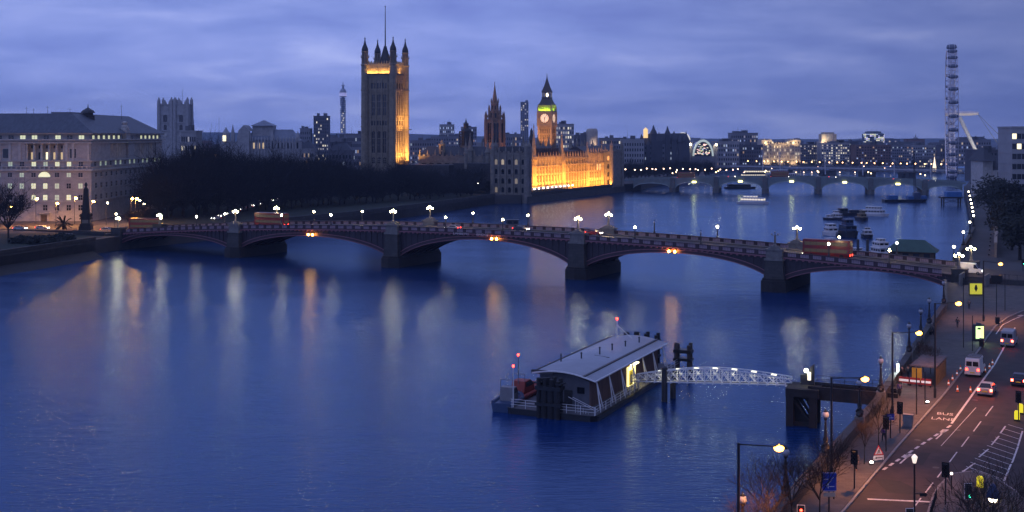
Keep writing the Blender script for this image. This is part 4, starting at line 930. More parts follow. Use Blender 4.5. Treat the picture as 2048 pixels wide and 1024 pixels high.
def car(label, loc, rz, paint, group=None, kind='car', lights=True, braking=False, pitch=0):
    t = thing('parked_car' if not lights else kind, label, 'van' if 'van' in kind else 'car', loc, rz, group); t.rotation_euler = (0, pitch, rz)
    q = MB(); g = MB()
    if 'van' in kind:
        pr = [(-2.5,.35),(2.5,.35),(2.52,.95),(1.75,1.25),(1.15,2.25),(.9,2.4),(-2.45,2.4),(-2.52,2.2)]; wd = .97; q.xz(pr, -wd, wd)
        g.xz([(1.72,1.28),(1.2,2.12),(.75,2.12),(.75,1.28)], -wd-.012, wd+.012)
        g.box(-2.535,-2.515,-.8,-.06,1.45,2.05); g.box(-2.535,-2.515,.06,.8,1.45,2.05); g.add([(1.74,-.85,1.3),(1.74,.85,1.3),(1.2,.85,2.18),(1.2,-.85,2.18)],[(0,1,2,3)])
        xs_ = (-1.6,1.65); L2 = 2.52; hz = .85
    else:
        pr = [(-2.1,.3),(2.1,.3),(2.15,.62),(1.9,.85),(.95,.98),(.25,1.42),(-1.15,1.45),(-1.85,1.02),(-2.12,.92)]; wd = .86; q.xz(pr, -wd, wd)
        g.xz([(.82,1.0),(.22,1.36),(-1.1,1.39),(-1.65,1.02)], -wd-.012, wd+.012)
        g.add([(.95,-.74,1.0),(.95,.74,1.0),(.28,.66,1.43),(.28,-.66,1.43)],[(0,1,2,3)]); g.add([(-1.86,.74,1.04),(-1.86,-.74,1.04),(-1.18,-.66,1.46),(-1.18,.66,1.46)],[(0,1,2,3)])
        xs_ = (-1.3,1.32); L2 = 2.13; hz = .66
    tp_ = (.12, .9, 1.5) if 'van' in kind else (.20, .9, .55)
    for m_ in (q, g): m_.v = [(x, y*(1-tp_[0]*min(1, max(0, (z-tp_[1])/tp_[2]))), z) for x, y, z in m_.v]
    q.out('body', paint, t); g.out('window', WGLASS, t)
    for x in xs_:
        for s_ in (-1,1):
            w_ = MB().tube((x,s_*(wd+.03),.33),(x,s_*(wd-.22),.33),.34,.34,14).out('wheel', TYRE, t); MB().tube((x,s_*(wd+.045),.33),(x,s_*(wd+.02),.33),.2,.2,10).out('rim', GREY, w_)
    for s_ in (-1,1):
        MB().sph((L2-.06,s_*.62,hz),.13,8,5).out('headlight', HEADL if lights else GLOBE, t)
        MB().box(-L2-.03,-L2+.05,s_*.72-.14,s_*.72+.12,hz+.02,hz+.28).out('tail_light', (emat('brake_light',(1,.06,.03),40) if braking else REDL) if lights else IRONP, t)
    MB().box(-L2-.04,-L2,-.28,.28,.55,.68).out('number_plate', YELL, t); return t
SILV = mat('silver_paint', (.35,.35,.37), .3, .08, 2, .3); DBLUE = mat('dark_blue_paint', (.02,.025,.06), .3, .1, 2); WVAN = mat('white_van_paint', (.62,.60,.60), .4, .08, 1.5)
s = s_of(905, 5); car('pale car on the bridge left of the middle arch lamps', B(s,5,ztop(s)-1.06), BA+pi, SILV, 'cars on the bridge')
s = s_of(1035, 9); car('dark car on the bridge just right of the middle arch', B(s,11,ztop(s)-1.06), BA, DBLUE, 'cars on the bridge')
s = s_of(1180, 9); car('dark red car on the bridge right of the third pier', B(s,11.5,ztop(s)-1.06), BA, mat('car_red',(.25,.02,.02),.3), 'cars on the bridge')
p = B(205, 6); car('white van leaving the right end of the bridge', (p.x,p.y,GZ+1.35), BA, WVAN, None, 'white_van', True, False, .02)
for px, Y, lab in ((40,402,'pale car with headlamps on the left bank road at the picture edge'),(85,404,'car on the left bank road below the amber lamps'),(215,396,'car turning right of the obelisk')):
    car(lab, (X_(px,Y),Y,GZ+.05), -.1, SILV, 'cars on the left bank')

proto = None; GP = 'small lamps among the park trees'; rl_ = random.Random(8)
for k in range(26):
    px = rl_.uniform(450, 985); y = rl_.uniform(345, 392) if k < 20 else 398; Y = 480+(px-330)*.262+rl_.uniform(-10,60); z = Zv(y, Y)
    if z < GZ+2.5 or X_(px,Y) > bankx(Y)-3: z = GZ+4
    if X_(px,Y) > bankx(Y)-3: continue
    p = Vector((X_(px,Y), Y, min(z, GZ+6)))
    if proto is None:
        proto = thing('park_lamp', 'tiny white lamp glinting through the dark park trees', 'lamp', p, 0, GP); MB().tube((0,0,GZ-p.z),(0,0,0),.07,.05).out('lamp_post', DGREY, proto); MB().sph((0,0,.22),.24,6,4).out('globe', emat('park_lamp_lit',(1,.85,.6),26), proto)
    else: dup(proto, None, p)
for k in range(12):
    px = 432+k*13; Y = 452+k*14; car('car with bright headlamps in the queue on the park side road', (X_(px,Y),Y,GZ+.06), -1.9, SILV, 'cars on the park side road')
# ------------------------------------------------------------------ the far city
rs = random.Random(21)
_wc = {}
def winobj(m, w_, h_):
    k = (m.name, round(w_,1), round(h_,1))
    if k not in _wc: _wc[k] = MB().box(-w_/2, w_/2, -.12, .05, 0, h_).mesh('window', m)
    return _wc[k]
FAC = [mat('facade_pale', (.30,.30,.31), .85, .2, .06), mat('facade_grey', (.19,.19,.21), .85, .25, .05), mat('facade_dark', (.085,.085,.10), .8, .3, .05), mat('facade_brick', (.16,.095,.08), .85, .3, .08), mat('facade_glass', (.06,.08,.11), .25, .3, .05)]
ROOFS = [mat('roof_grey', (.12,.125,.14), .8, .3, .05), mat('roof_dark', (.045,.048,.06), .7, .3, .05)]
def block(label, px0, px1, yt, Y, fac=0, rows=4, cols=8, lit=.4, lm=None, roof='flat', depth=None, cat='building', name='city_building', yb=None, wfrac=.5, group=None, rz=None, plant=True):
    lit = lit*.85
    x0, x1 = X_(px0,Y), X_(px1,Y); w_ = x1-x0; zt = Z_(yt,Y); d = depth or max(14, w_*.6); cx = (x0+x1)/2
    t = thing(name, label, cat, (cx, Y, 0), rz if rz is not None else 0, group); q = MB(); body_top = zt if roof == 'flat' else zt-(zt-GZ)*.22
    q.box(-w_/2, w_/2, 0, d, GZ-.5, body_top)
    n_ = max(2, rows); st = (body_top-GZ)/(rows+.6)
    for r in range(1, rows+1): q.box(-w_/2-.15, w_/2+.15, -.18, d+.15, GZ+st*r-.18, GZ+st*r)
    q.box(-w_/2-.3, w_/2+.3, -.35, d+.3, body_top-.5, body_top+.3); q.out('wall', FAC[fac], t)
    r_ = MB()
    if roof == 'flat':
        if plant:
            for k in range(2+int(w_/25)):
                a = rs.uniform(-.42,.3)*w_; e = min(w_*.45, a+rs.uniform(.12,.3)*w_); r_.box(a, e, d*.2, d*.75, zt+.3, zt+rs.uniform(1.5,4))
            a = rs.uniform(-.3,.3)*w_; r_.tube((a,d*.4,zt),(a,d*.4,zt+rs.uniform(4,9)),.18,.06)
        else: r_.box(-w_*.2, w_*.2, d*.3, d*.7, zt+.3, zt+1)
    elif roof == 'hip':
        i_ = min(d, w_)*.35; r_.add([(-w_/2-.4,-.4,body_top+.3),(w_/2+.4,-.4,body_top+.3),(w_/2+.4,d+.4,body_top+.3),(-w_/2-.4,d+.4,body_top+.3),(-w_/2+i_,i_,zt),(w_/2-i_,i_,zt),(w_/2-i_,d-i_,zt),(-w_/2+i_,d-i_,zt)], [(0,1,5,4),(1,2,6,5),(2,3,7,6),(3,0,4,7),(4,5,6,7)])
        for k in range(2+int(w_/18)): a = rs.uniform(-.42,.42)*w_; r_.box(a-.6, a+.6, d*.3, d*.3+1.2, body_top, zt+rs.uniform(.5,2))
    elif roof == 'gable':
        r_.add([(-w_/2,-.4,body_top+.3),(w_/2,-.4,body_top+.3),(w_/2,d+.4,body_top+.3),(-w_/2,d+.4,body_top+.3),(-w_/2,d/2,zt),(w_/2,d/2,zt)], [(0,1,5,4),(2,3,4,5),(1,2,5),(3,0,4)])
    r_.out('roof', ROOFS[1 if roof != 'flat' else 0], t)
    while rows*cols > 96: cols -= 1
    cw = w_/cols; lo_ = Z_(yb, Y) if yb else GZ
    for r in range(rows):
        z = GZ+st*(r+.38)+.2
        if z+st*.4 < lo_: continue
        for c in range(cols):
            on = rs.random() < lit; m_ = (rs.choice(lm) if lm else rs.choice((LITW,LITW2,LITW3,LITW3))) if on else WGLASS
            o = link('window', winobj(m_, cw*wfrac, st*.52), t); o.location = (-w_/2+cw*(c+.5), 0, z)
    return t
DIM = [emat('far_window_warm',(1,.74,.38),.42), emat('far_window_white',(.78,.88,1),.34), emat('far_window_faint',(.9,.75,.6),.16), emat('far_window_amber',(1,.6,.25),.26), emat('far_window_pale',(.9,.95,.8),.22), emat('far_window_low',(.7,.75,.9),.10)]
BRT = [emat('far_window_bright',(1,.88,.58),.9), emat('far_window_mid',(1,.82,.5),.45), emat('far_window_soft',(1,.9,.7),.22)]
G_ = 'ordinary blocks on the far skyline'
for args in (
 ('low pale block with a lit top row right of the twin abbey towers', 362,392,262,700,0,6,7,.25,BRT),
 ('small dark slab just left of the square grey tower block', 600,621,257,1500,1,6,5,.25,DIM),
 ('square dark tower block with lit lower floors left of the communications tower', 627,657,232,1500,2,13,7,.30,BRT),
 ('low grey block below the communications tower', 660,690,276,1000,1,5,8,.2,DIM),
 ('low grey block between the communications tower and the square stone tower', 690,726,268,1200,1,5,9,.22,DIM),
 ('low building immediately right of the square stone tower', 820,868,281,1300,1,5,10,.25,DIM),
 ('low building left of the dark scaffolded turret', 862,922,273,1600,1,6,12,.2,DIM),
 ('pale blue glass block on the skyline above the small orange turret', 879,908,249,1800,0,8,9,.4,[DIM[1]]),
 ('grey block behind the dark scaffolded turret', 922,953,254,1800,1,8,9,.3,DIM),
 ('low block seen between the lantern tower and the tall slim tower', 1005,1042,268,1700,1,4,9,.3,DIM),
 ('slim tall dark tower block left of the clock tower', 1041,1057,204,2500,1,24,4,.30,BRT),
 ('white office block with bright strip windows just right of the clock tower', 1112,1148,248,1400,0,8,8,.75,BRT),
 ('low block right of the white strip windowed office', 1148,1180,270,1500,2,4,8,.2,DIM),
 ('long low block with lit attic beside the palace end turrets', 1200,1246,276,1300,1,5,10,.3,BRT),
 ('pale low palazzo block between the palace and the dark chateau', 1243,1288,279,1120,0,5,9,.08,DIM),
 ('wide tiered office above the trees right of the glass arch', 1462,1516,266,1350,1,7,14,.22,DIM),
 ('terraced pale block just right of the glass arched station', 1428,1478,283,1220,0,5,11,.28,DIM),
 ('dark block left of the warm floodlit building', 1480,1526,290,1240,2,5,10,.22,DIM),
 ('long grey block with scattered lit windows right of the warm floodlit building', 1600,1646,288,1330,1,8,12,.35,BRT),
 ('wide cream block with rows of lit windows under the bright clock block', 1643,1699,286,1300,0,8,12,.55,BRT),
 ('dark brick mansion block under the round lit tower', 1712,1782,290,1280,3,7,13,.22,DIM),
 ('low grey terrace block left of the small lit dome', 1780,1822,290,1350,1,6,10,.3,DIM),
 ('long grey classical block under the small lit dome', 1818,1884,291,1400,0,5,15,.25,DIM),
 ('grey block immediately behind the wheel', 1868,1912,285,1450,1,6,9,.3,DIM),
 ('dark slab between the wide cream block and the brick mansion block', 1698,1716,284,1500,2,6,4,.2,DIM),
 ('low modern block in front of the grey terrace blocks, left of the wheel', 1838,1886,318,1180,2,3,11,.5,BRT),
 ('curved pale block behind the wheel supports', 1912,1982,280,1280,1,6,14,.22,DIM),
): block(*args, group=None)
for i in range(46):                                     # the far roofscape, too small to tell apart
    px = rs.uniform(380, 2060); Y = rs.uniform(1700, 3600); w_ = rs.uniform(14, 42); h = rs.uniform(14, 34)
    block('small hazy block among many along the far skyline', px-w_/2, px+w_/2, HOR+(HC-h-GZ)*FPX/Y, Y, rs.choice((1,1,2,0,3)), 3, 5, .3, DIM, rs.choice(('flat','flat','hip')), group='hazy blocks along the far skyline', plant=False)
for i in range(26):
    px = rs.uniform(400, 1000) if i < 11 else rs.uniform(1240, 1900); Y = rs.uniform(900, 1050) if px < 1000 else rs.uniform(1380, 1650); w_ = rs.uniform(22, 50)
    block('low grey roofs among many between the larger far buildings', px-w_/2, px+w_/2, rs.uniform(281,296), Y, rs.choice((1,2,0,3)), 3, 7, .25, DIM, rs.choice(('flat','hip','hip','gable')), group='low roofs between the far buildings')
# abbey with twin west towers, nave and lantern
AY = 900; za = lambda y: Zv(y, AY)
ab = thing('abbey_towers', 'twin pale gothic abbey towers with pinnacles above the trees', 'tower', (X_(350.5,AY), AY, 0), radians(-3))
for sx_ in (-6.0, 6.0):
    q = MB(); hw = 4.8; q.box(sx_-hw, sx_+hw, -hw, hw, GZ, za(209))
    for y in (209,229,245,262): q.box(sx_-hw-.4, sx_+hw+.4, -hw-.4, hw+.4, za(y)-.4, za(y)+.2)
    for a in (-1,1):
        for b_ in (-1,1): q.cb(sx_+a*hw, b_*hw, GZ, za(206), 2.1); pinnacle(q, sx_+a*hw, b_*hw, za(206), za(194), 1.8)
        pinnacle(q, sx_, a*hw, za(209), za(200), 1.3)
    crenel(q, sx_-hw, sx_+hw, -hw-.2, -hw+.2, za(209), 1.2, 1.2)
    t_ = q.out('tower', ABBEY, ab)
    m_ = MB(); m_.xz(arch_poly(1.5, za(229)-za(244), sx_, za(244)), -hw-.1, -hw+.05); m_.out('window', WGLASS, t_)
    m_ = MB(); m_.xz(arch_poly(1.2, za(249)-za(260), sx_, za(260)), -hw-.1, -hw+.05); m_.out('window', WGLASS, t_)
    m_ = MB(); m_.xz([(sx_+1.6*cos(k*pi/8), za(270)+1.6*sin(k*pi/8)) for k in range(16)], -hw-.45, -hw+.05); m_.out('clock_dial', PORT_P, t_)
fpz = MB(); fpz.tube((5.4,0,za(209)),(5.4,0,za(178)),.18,.08); fpz.out('flagstaff', GREY, ab)
NY = 850; zn = lambda y: Zv(y, NY)
nv = thing('abbey_nave', 'pale abbey church with gabled transept and pyramid lantern roof beyond the park', 'church', (X_(520,NY), NY, 0))
xq = lambda px: X_(px,NY)-X_(520,NY)
q = MB(); q.box(xq(440), xq(597), 0, 14, GZ, zn(283)); q.box(xq(478), xq(500), -3, 0, GZ, zn(262)); q.xz([(xq(478),zn(262)),(xq(500),zn(262)),(xq(489),zn(250))], -3, 14); q.box(xq(503), xq(544), 3, 15, zn(284), zn(252))
for k in range(15): x = xq(505)+k*2.2; q.cb(x, -.4, GZ, zn(281), .9); pinnacle(q, x, -.4, zn(281), zn(273), .9)
for px in (466,478,500,545,596): pinnacle(q, xq(px), -.5, zn(283), zn(248 if px == 466 else 262), 2.2)
q.out('wall', ABBEY, nv); q = MB()
q.add([(xq(500),0,zn(281)),(xq(597),0,zn(281)),(xq(597),14,zn(281)),(xq(500),14,zn(281)),(xq(500),7,zn(259)),(xq(582),7,zn(259))], [(0,1,5,4),(2,3,4,5),(1,2,5),(3,0,4)])
q.lathe(xq(523), 9, [(11,zn(252)),(10.6,zn(250.5)),(.3,zn(240))], 4, pi/4); q.out('roof', LEAD, nv)
for k in range(10): MB().xz(arch_poly(.75, 4.2, xq(508)+k*3.4, zn(297)), -.12, .05).out('window', LITW3 if k < 3 else WGLASS, nv)
t = small_tower(452, 800, 2, [(3.2,None),(3.2,285),(3.5,284),(2.6,283),(2.6,268),(2.9,267),(1.5,262),(.1,254)], ABBEY, 'small church turret with a lit lantern stage left of the abbey nave', 'tower'); MB().box(-1.1,1.1,-2.75,-2.3,Zv(282,800),Zv(271,800)).out('window', LITW, t)
# communications tower
BY = 3000; zt2 = lambda y: Zv(y, BY)
bt_ = thing('communications_tower', 'slender round communications tower on the far skyline left of the square tower', 'tower', (X_(686,BY), BY, 0))
q = MB(); q.cyl(0,0,GZ,zt2(226),7.2,6.6,14); q.cyl(0,0,zt2(226),zt2(178),3.6,3.6,10); q.lathe(0,0,[(8.5,zt2(194)),(9.0,zt2(193)),(9.0,zt2(186)),(8.2,zt2(182)),(6,zt2(179)),(3,zt2(177)),(2.2,zt2(172)),(5,zt2(171.5)),(5,zt2(170.5)),(1.2,zt2(170)),(.5,zt2(163))],14); q.out('shaft', mat('tower_steel',(.36,.38,.44),.5,.2,.05), bt_)
q = MB()
for y in range(196, 226, 4):
    q.lathe(0,0,[(7.5,zt2(y)-.8),(7.5,zt2(y))],14)
    for k in range(5): a = rs.uniform(0,6.28); q.lathe(5.6*cos(a),5.6*sin(a),[(1.2,zt2(y)-4),(2.1,zt2(y)-1)],8)
q.out('dish', mat('dish_grey',(.13,.13,.15),.6), bt_)
for y in (186.5, 189, 191.5): MB().lathe(0,0,[(9.15,zt2(y)-.7),(9.15,zt2(y)+.7)],14).out('window', emat('tower_window_violet',(.62,.6,1),.9), bt_)
for k in range(9): y = 228+k*4.6; o = link('window', winobj(BRT[0],2.2,2.6), bt_); o.location = (rs.uniform(-3,3), -7.2, zt2(y))
# floodlit drum
dr = thing('round_building', 'small floodlit round tower with a dark neighbour left of the palace end turrets', 'building', (X_(1184,1450),1450,0)); zz3 = lambda y: Zv(y,1450)
MB().lathe(0,0,[(7,GZ),(7,zz3(262)),(6,zz3(258)),(5,zz3(257))],14).out('wall', mat('warm_white_wall',(.5,.42,.34),.8), dr); q = MB().box(-14,-8,-2,6,GZ,zz3(266)); q.out('annex', FAC[2], dr)
f = MB().box(-.5,.5,-15,-14,20,20.6); lamp('SPOT', f.out('floodlight', BLACK, dr), (2,-14,21), 9000, (1,.75,.5), .5, aim=(2,0,31), spot=60)
# chateau roofed mansion with spires
ch = thing('chateau_mansion', 'dark many turreted chateau style mansion block on the far embankment', 'building', (X_(1330,1150),1150,0)); zz4 = lambda y: Zv(y,1150); xx4 = lambda px: X_(px,1150)-X_(1330,1150)
q = MB(); q.box(xx4(1282),xx4(1378),0,20,GZ,zz4(288)); q.out('wall', FAC[1], ch); q = MB(); q.add([(xx4(1282),0,zz4(288)),(xx4(1378),0,zz4(288)),(xx4(1378),20,zz4(288)),(xx4(1282),20,zz4(288)),(xx4(1290),9,zz4(268)),(xx4(1372),9,zz4(266))],[(0,1,5,4),(2,3,4,5),(1,2,5),(3,0,4)]); rfo = q.out('roof', ROOFS[1], ch)
for px, y0, w_ in ((1283,268,6),(1307,250,5),(1318,264,6),(1335,252,4.5),(1348,262,5),(1361,266,5),(1372,263,6),(1296,272,4)):
    q = MB(); q.cb(xx4(px), 0, GZ, zz4(y0+18), w_); q.lathe(xx4(px), 0, [(w_*.78,zz4(y0+18)),(w_*.3,zz4(y0+8)),(.2,zz4(y0))], 4 if w_ > 5 else 8, pi/4); q.out('turret', ROOFS[1], ch)
q = MB(); q.cyl(xx4(1291),-1,zz4(276),zz4(260),2.2,2.2,8); q.lathe(xx4(1291),-1,[(2.6,zz4(260)),(.2,zz4(255))],8); q.out('turret', emat('turret_glow',(1,.66,.25),1.1,(.4,.3,.2)), ch)  # light on this turret is put into its colour as glow, no lamp
for r in range(4):
    for c in range(18): o = link('window', winobj(rs.choice(DIM) if rs.random() < .12 else WGLASS, 1.4, 2.2), ch); o.location = (xx4(1285)+c*2.5, 0, GZ+4+r*5)
# station with the big glass arch
sy = 1180; zs_ = lambda y: Zv(y, sy); xs2 = lambda px: X_(px,sy)-X_(1406,sy)
stn = thing('arched_station', 'glass arched station block with white rims glowing on the far embankment', 'building', (X_(1406,sy),sy,0))
def arc(cx_, z0, rx, rz_, n=20): return [(cx_+rx*cos(pi*k/n), z0+rz_*sin(pi*k/n)) for k in range(n+1)]
q = MB(); zo0 = zs_(312); rx, rz_ = (xs2(1427)-xs2(1385))/2, zs_(279)-zo0
pa, pb = arc(0,zo0,rx,rz_), arc(0,zo0,rx*.84,rz_*.86)
for k in range(20): q.xz([pa[k],pa[k+1],pb[k+1],pb[k]][::-1], -1.5, 0)
q.out('arch_rim', emat('lit_rim',(.85,1,.82),.42,(.6,.6,.6)), stn)
MB().xz(pb, -.3, 30).out('glazing', WGLASS, stn)
for k in range(60):
    x = rs.uniform(-.75,.75)*rx; z = rs.uniform(.05,.75)*rz_
    if (x/(rx*.8))**2+(z/(rz_*.8))**2 > .9: continue
    o = link('window', winobj(rs.choice([BRT[0],DIM[1],LITW2,emat('pink_window',(1,.6,.55),1.2)]), rs.uniform(.8,2.2), .8), stn); o.location = (x, -.35, zo0+z)
q = MB(); q.box(xs2(1358),xs2(1385.5),2,30,GZ,zs_(284)); q.box(xs2(1427),xs2(1436),2,30,GZ,zs_(290)); q.box(xs2(1384),xs2(1428),.5,28,GZ,zo0-.02); q.out('wall', FAC[1], stn)
q = MB(); pa, pb = arc(xs2(1373),zs_(281),rx*.72,rz_*.5), arc(xs2(1373),zs_(281),rx*.62,rz_*.36)
for k in range(20): q.xz([pa[k],pa[k+1],pb[k+1],pb[k]][::-1], 24, 26)
q.out('arch_rim', emat('lit_rim_warm',(1,.95,.75),.7,(.6,.6,.6)), stn); MB().xz(pb, 24.5, 40).out('glazing', WGLASS, stn)
for px, y in ((1380,289),(1432,289)): MB().sph((xs2(px),-1,zs_(y)),.9,8,5).out('lamp_head', LAMPF, stn)
# warm floodlit twin pavilion building
ay = 1300; zz5 = lambda y: Zv(y, ay); xx5 = lambda px: X_(px,ay)-X_(1561,ay)
ad_ = thing('floodlit_building', 'warm floodlit stone building with two end pavilions on the far bank', 'building', (X_(1561,ay),ay,0)); WW = mat('warm_white_wall',(.5,.42,.34),.8)
q = MB(); q.box(xx5(1527),xx5(1598),0,20,GZ,zz5(285)); 
for a, b_ in ((1522,1543),(1578,1600)): q.box(xx5(a),xx5(b_),-3,20,GZ,zz5(280)); q.box(xx5(a)+2,xx5(b_)-2,-2,18,zz5(280),zz5(277.5))
for k in range(26): x = xx5(1524)+k*(xx5(1598)-xx5(1524))/25; yf = -3.5 if (x < xx5(1543) or x > xx5(1578)) else -.5; q.box(x-.35,x+.35,yf,yf+1,GZ,zz5(286))
for y in (292,300,308,316): q.box(xx5(1521),xx5(1601),-3.6,0,zz5(y)-.35,zz5(y)+.35) if False else q.box(xx5(1543.5),xx5(1577.5),-.6,.1,zz5(y)-.35,zz5(y)+.35)
q.out('wall', WW, ad_)
for r in range(6):
    for c in range(14): x = xx5(1527)+(c+.5)*(xx5(1598)-xx5(1527))/14; yf = -3 if (x < xx5(1543) or x > xx5(1578)) else 0; o = link('window', winobj(BRT[0] if rs.random()<.25 else WGLASS,1.5,2.4), ad_); o.location = (x, yf, zz5(324)+r*3.9)
for px, z_ in ((1527,6),(1538,6),(1550,6),(1561,6),(1571,6),(1583,6),(1594,6),(1532,zz5(288)),(1589,zz5(288)),(1552,zz5(290)),(1570,zz5(290))):
    f = MB().box(xx5(px)-1,xx5(px)+1,-8,-7.2,z_-.8,z_-.2); lamp('AREA', f.out('floodlight', BLACK, ad_), (xx5(px),-7,z_), 480 if z_ < 7 else 900, (1,.72,.36), 3, 1, aim=(xx5(px),0,z_+10))
# bright clock block on the cream building
cb_ = thing('clock_block', 'bright floodlit stepped clock block rising above the wide cream building', 'building', (X_(1658,1310),1310,0)); zz6 = lambda y: Zv(y,1310)
q = MB(); q.box(-8.2,8.2,0,12,GZ,zz6(268)); q.box(-6,6,1,11,zz6(268),zz6(264.5)); q.box(-10,10,-1,14,GZ,zz6(283))
for k in range(5): q.box(-7.6+k*3.8-.5,-7.6+k*3.8+.5,-.6,.1,zz6(283),zz6(268.5))
q.out('wall', WW, cb_); q = MB(); q.xz([(3*cos(k*pi/8),zz6(275)+3*sin(k*pi/8)) for k in range(16)],-.35,.0); q.out('clock_dial', PORT_P, cb_)
for x in (-6,0,6): f = MB().box(x-1,x+1,-6,-5.2,zz6(285),zz6(284)); lamp('AREA', f.out('floodlight', BLACK, cb_), (x,-5,zz6(283.5)), 1300, (1,.80,.48), 3, 1, aim=(x,0,zz6(272)))
# round lit tower, dome
rt_ = thing('round_office_tower', 'polygonal office tower with rows of lit windows wider at mid height', 'building', (X_(1746,1700),1700,0)); zz7 = lambda y: Zv(y,1700)
MB().lathe(0,0,[(11,GZ),(11,zz7(294)),(15.5,zz7(286)),(15.5,zz7(268)),(12,zz7(266)),(11,zz7(263)),(5,zz7(262))],12).out('wall', FAC[4], rt_)
for r in range(6):
    for k in range(14):
        if rs.random() < .62:
            a = radians(200+k*10.6); o = link('window', winobj(rs.choice([BRT[0],DIM[1],LITW2,emat('violet_window',(.8,.66,1),1.3)]), 2.6, 1.3), rt_); o.location = (15.4*cos(a),15.4*sin(a),zz7(286)+1+r*2.1); o.rotation_euler = (0,0,a+pi/2)
dm = thing('domed_church', 'small lit dome on the skyline left of the wheel', 'church', (X_(1831,1900),1900,0)); zz8 = lambda y: Zv(y,1900)
MB().lathe(0,0,[(7,GZ),(7,zz8(286)),(5,zz8(286)),(5,zz8(280)),(5.4,zz8(279)),(4.4,zz8(276.5)),(2,zz8(274)),(.8,zz8(273)),(.8,zz8(271)),(.1,zz8(268))],12).out('dome', FAC[0], dm)
for k in range(6): a = radians(200+k*28); o = link('window', winobj(BRT[0],1.4,2.6), dm); o.location = (5*cos(a),5*sin(a),zz8(285)); o.rotation_euler=(0,0,a+pi/2)
for px, yt, yb_, Y, lab in ((387,222,262,1200,'thin mast right of the twin abbey towers'),(438,233,262,1400,'thin distant mast left of the abbey nave'),(1413,300,250,0,None)):
    if lab:
        t = thing('radio_mast', lab, 'mast', (X_(px,Y),Y,0)); MB().tube((0,0,20),(0,0,Zv(yt,Y)),.35,.1).cyl(0,0,GZ,20,.8,.4,6).out('mast_pole', GREY, t)
# ------------------------------------------------------------------ the second bridge
WA, WE = Vector((72,776,0)), Vector((276,729,0)); wl_len = (WE-WA).length; wb_a = atan2((WE-WA).y,(WE-WA).x)
w2 = thing('green_bridge', 'flat seven arched pale green bridge crossing the river beyond the palace', 'bridge', WA, wb_a)
GRB = mat('bridge_green', (.15,.20,.205), .55, .2, .3)
def s2(px): k = (px-1024)/FPX; d = (WE-WA).normalized(); return (k*WA.y-WA.x)/(d.x-k*d.y)
ps = [s2(p) for p in (1262,1345,1432,1530,1637,1742,1850,1930)]; ps[0] = max(0, ps[0]); ps[-1] = min(wl_len, ps[-1]); zt3 = lambda s: 9.3-2.6*((s-wl_len/2)/(wl_len/2))**2
fc = MB(); m = 16
for a, c in zip(ps, ps[1:]):
    a2, c2 = a+1.5, c-1.5
    for k in range(m):
        x0, x1 = a2+(c2-a2)*k/m, a2+(c2-a2)*(k+1)/m; f_ = lambda x: 2.2+(zt3((a+c)/2)-2.0-2.2)*sqrt(max(0,1-((x-(a+c)/2)/((c2-a2)/2))**2))
        for y0, y1 in ((0,.6),(25.4,26)):
            fc.add([(x0,y0,f_(x0)),(x1,y0,f_(x1)),(x1,y0,zt3(x1)),(x0,y0,zt3(x0)),(x0,y1,f_(x0)),(x1,y1,f_(x1)),(x1,y1,zt3(x1)),(x0,y1,zt3(x0))],[(0,1,2,3),(7,6,5,4),(3,2,6,7),(1,0,4,5)])
        fc.add([(x0,.6,f_(x0)+.8),(x1,.6,f_(x1)+.8),(x1,25.4,f_(x1)+.8),(x0,25.4,f_(x0)+.8)],[(3,2,1,0)])
fw_ = fc.out('span', GRB, w2); er = MB()
for a, c in zip(ps, ps[1:]):
    a2, c2 = a+1.5, c-1.5
    for k in range(m):
        x0, x1 = a2+(c2-a2)*k/m, a2+(c2-a2)*(k+1)/m; f_ = lambda x: 2.2+(zt3((a+c)/2)-2.0-2.2)*sqrt(max(0,1-((x-(a+c)/2)/((c2-a2)/2))**2))
        er.add([(x0,-.35,f_(x0)),(x1,-.35,f_(x1)),(x1,-.35,f_(x1)+.55),(x0,-.35,f_(x0)+.55),(x0,0,f_(x0)),(x1,0,f_(x1)),(x1,0,f_(x1)+.55),(x0,0,f_(x0)+.55)],[(0,1,2,3),(3,2,6,7),(1,0,4,5)])
er.out('arch_edge', mat('pale_green_paint',(.30,.37,.36),.5), fw_)
dk2 = MB(); pa2 = MB()
for k in range(40):
    x0, x1 = wl_len*k/40, wl_len*(k+1)/40; z0, z1 = zt3(x0), zt3(x1)
    dk2.add([(x0,0,z0),(x1,0,z1),(x1,26,z1),(x0,26,z0)],[(0,1,2,3)])
    for y in (0, 25.6):
        pa2.add([(x0,y-.2,z0+.003),(x1,y-.2,z1+.003),(x1,y+.4,z1+.003),(x0,y+.4,z0+.003),(x0,y-.2,z0+1.1),(x1,y-.2,z1+1.1),(x1,y+.4,z1+1.1),(x0,y+.4,z0+1.1)],[(0,1,5,4),(4,5,6,7),(2,3,7,6)])
dk2.out('deck', ASPH, w2); pa2.out('parapet', GRB, w2)
for s in ps[1:-1]:
    q = MB(); q.prism([(s-2.0,-2),(s,-4),(s+2.0,-2),(s+2.0,28),(s,30),(s-2.0,28)],-3,3.0); q.box(s-1.4,s+1.4,-1.2,27.2,3.0,zt3(s)+1.0); q.box(s-1.0,s+1.0,-1.2,.4,zt3(s)+1.0,zt3(s)+1.4); q.out('pier', mat('bridge_pier_grey',(.11,.12,.12),.8,.3,.5), w2)
for a, c in zip(ps[1:], ps[2:-1]): MB().box((a+c)/2-1.2,(a+c)/2+1.2,-.7,-.36,zt3((a+c)/2)-2.3,zt3((a+c)/2)-1.3).out('navigation_light', emat('nav_light_yellow',(1,.85,.25),9), w2)
proto = None
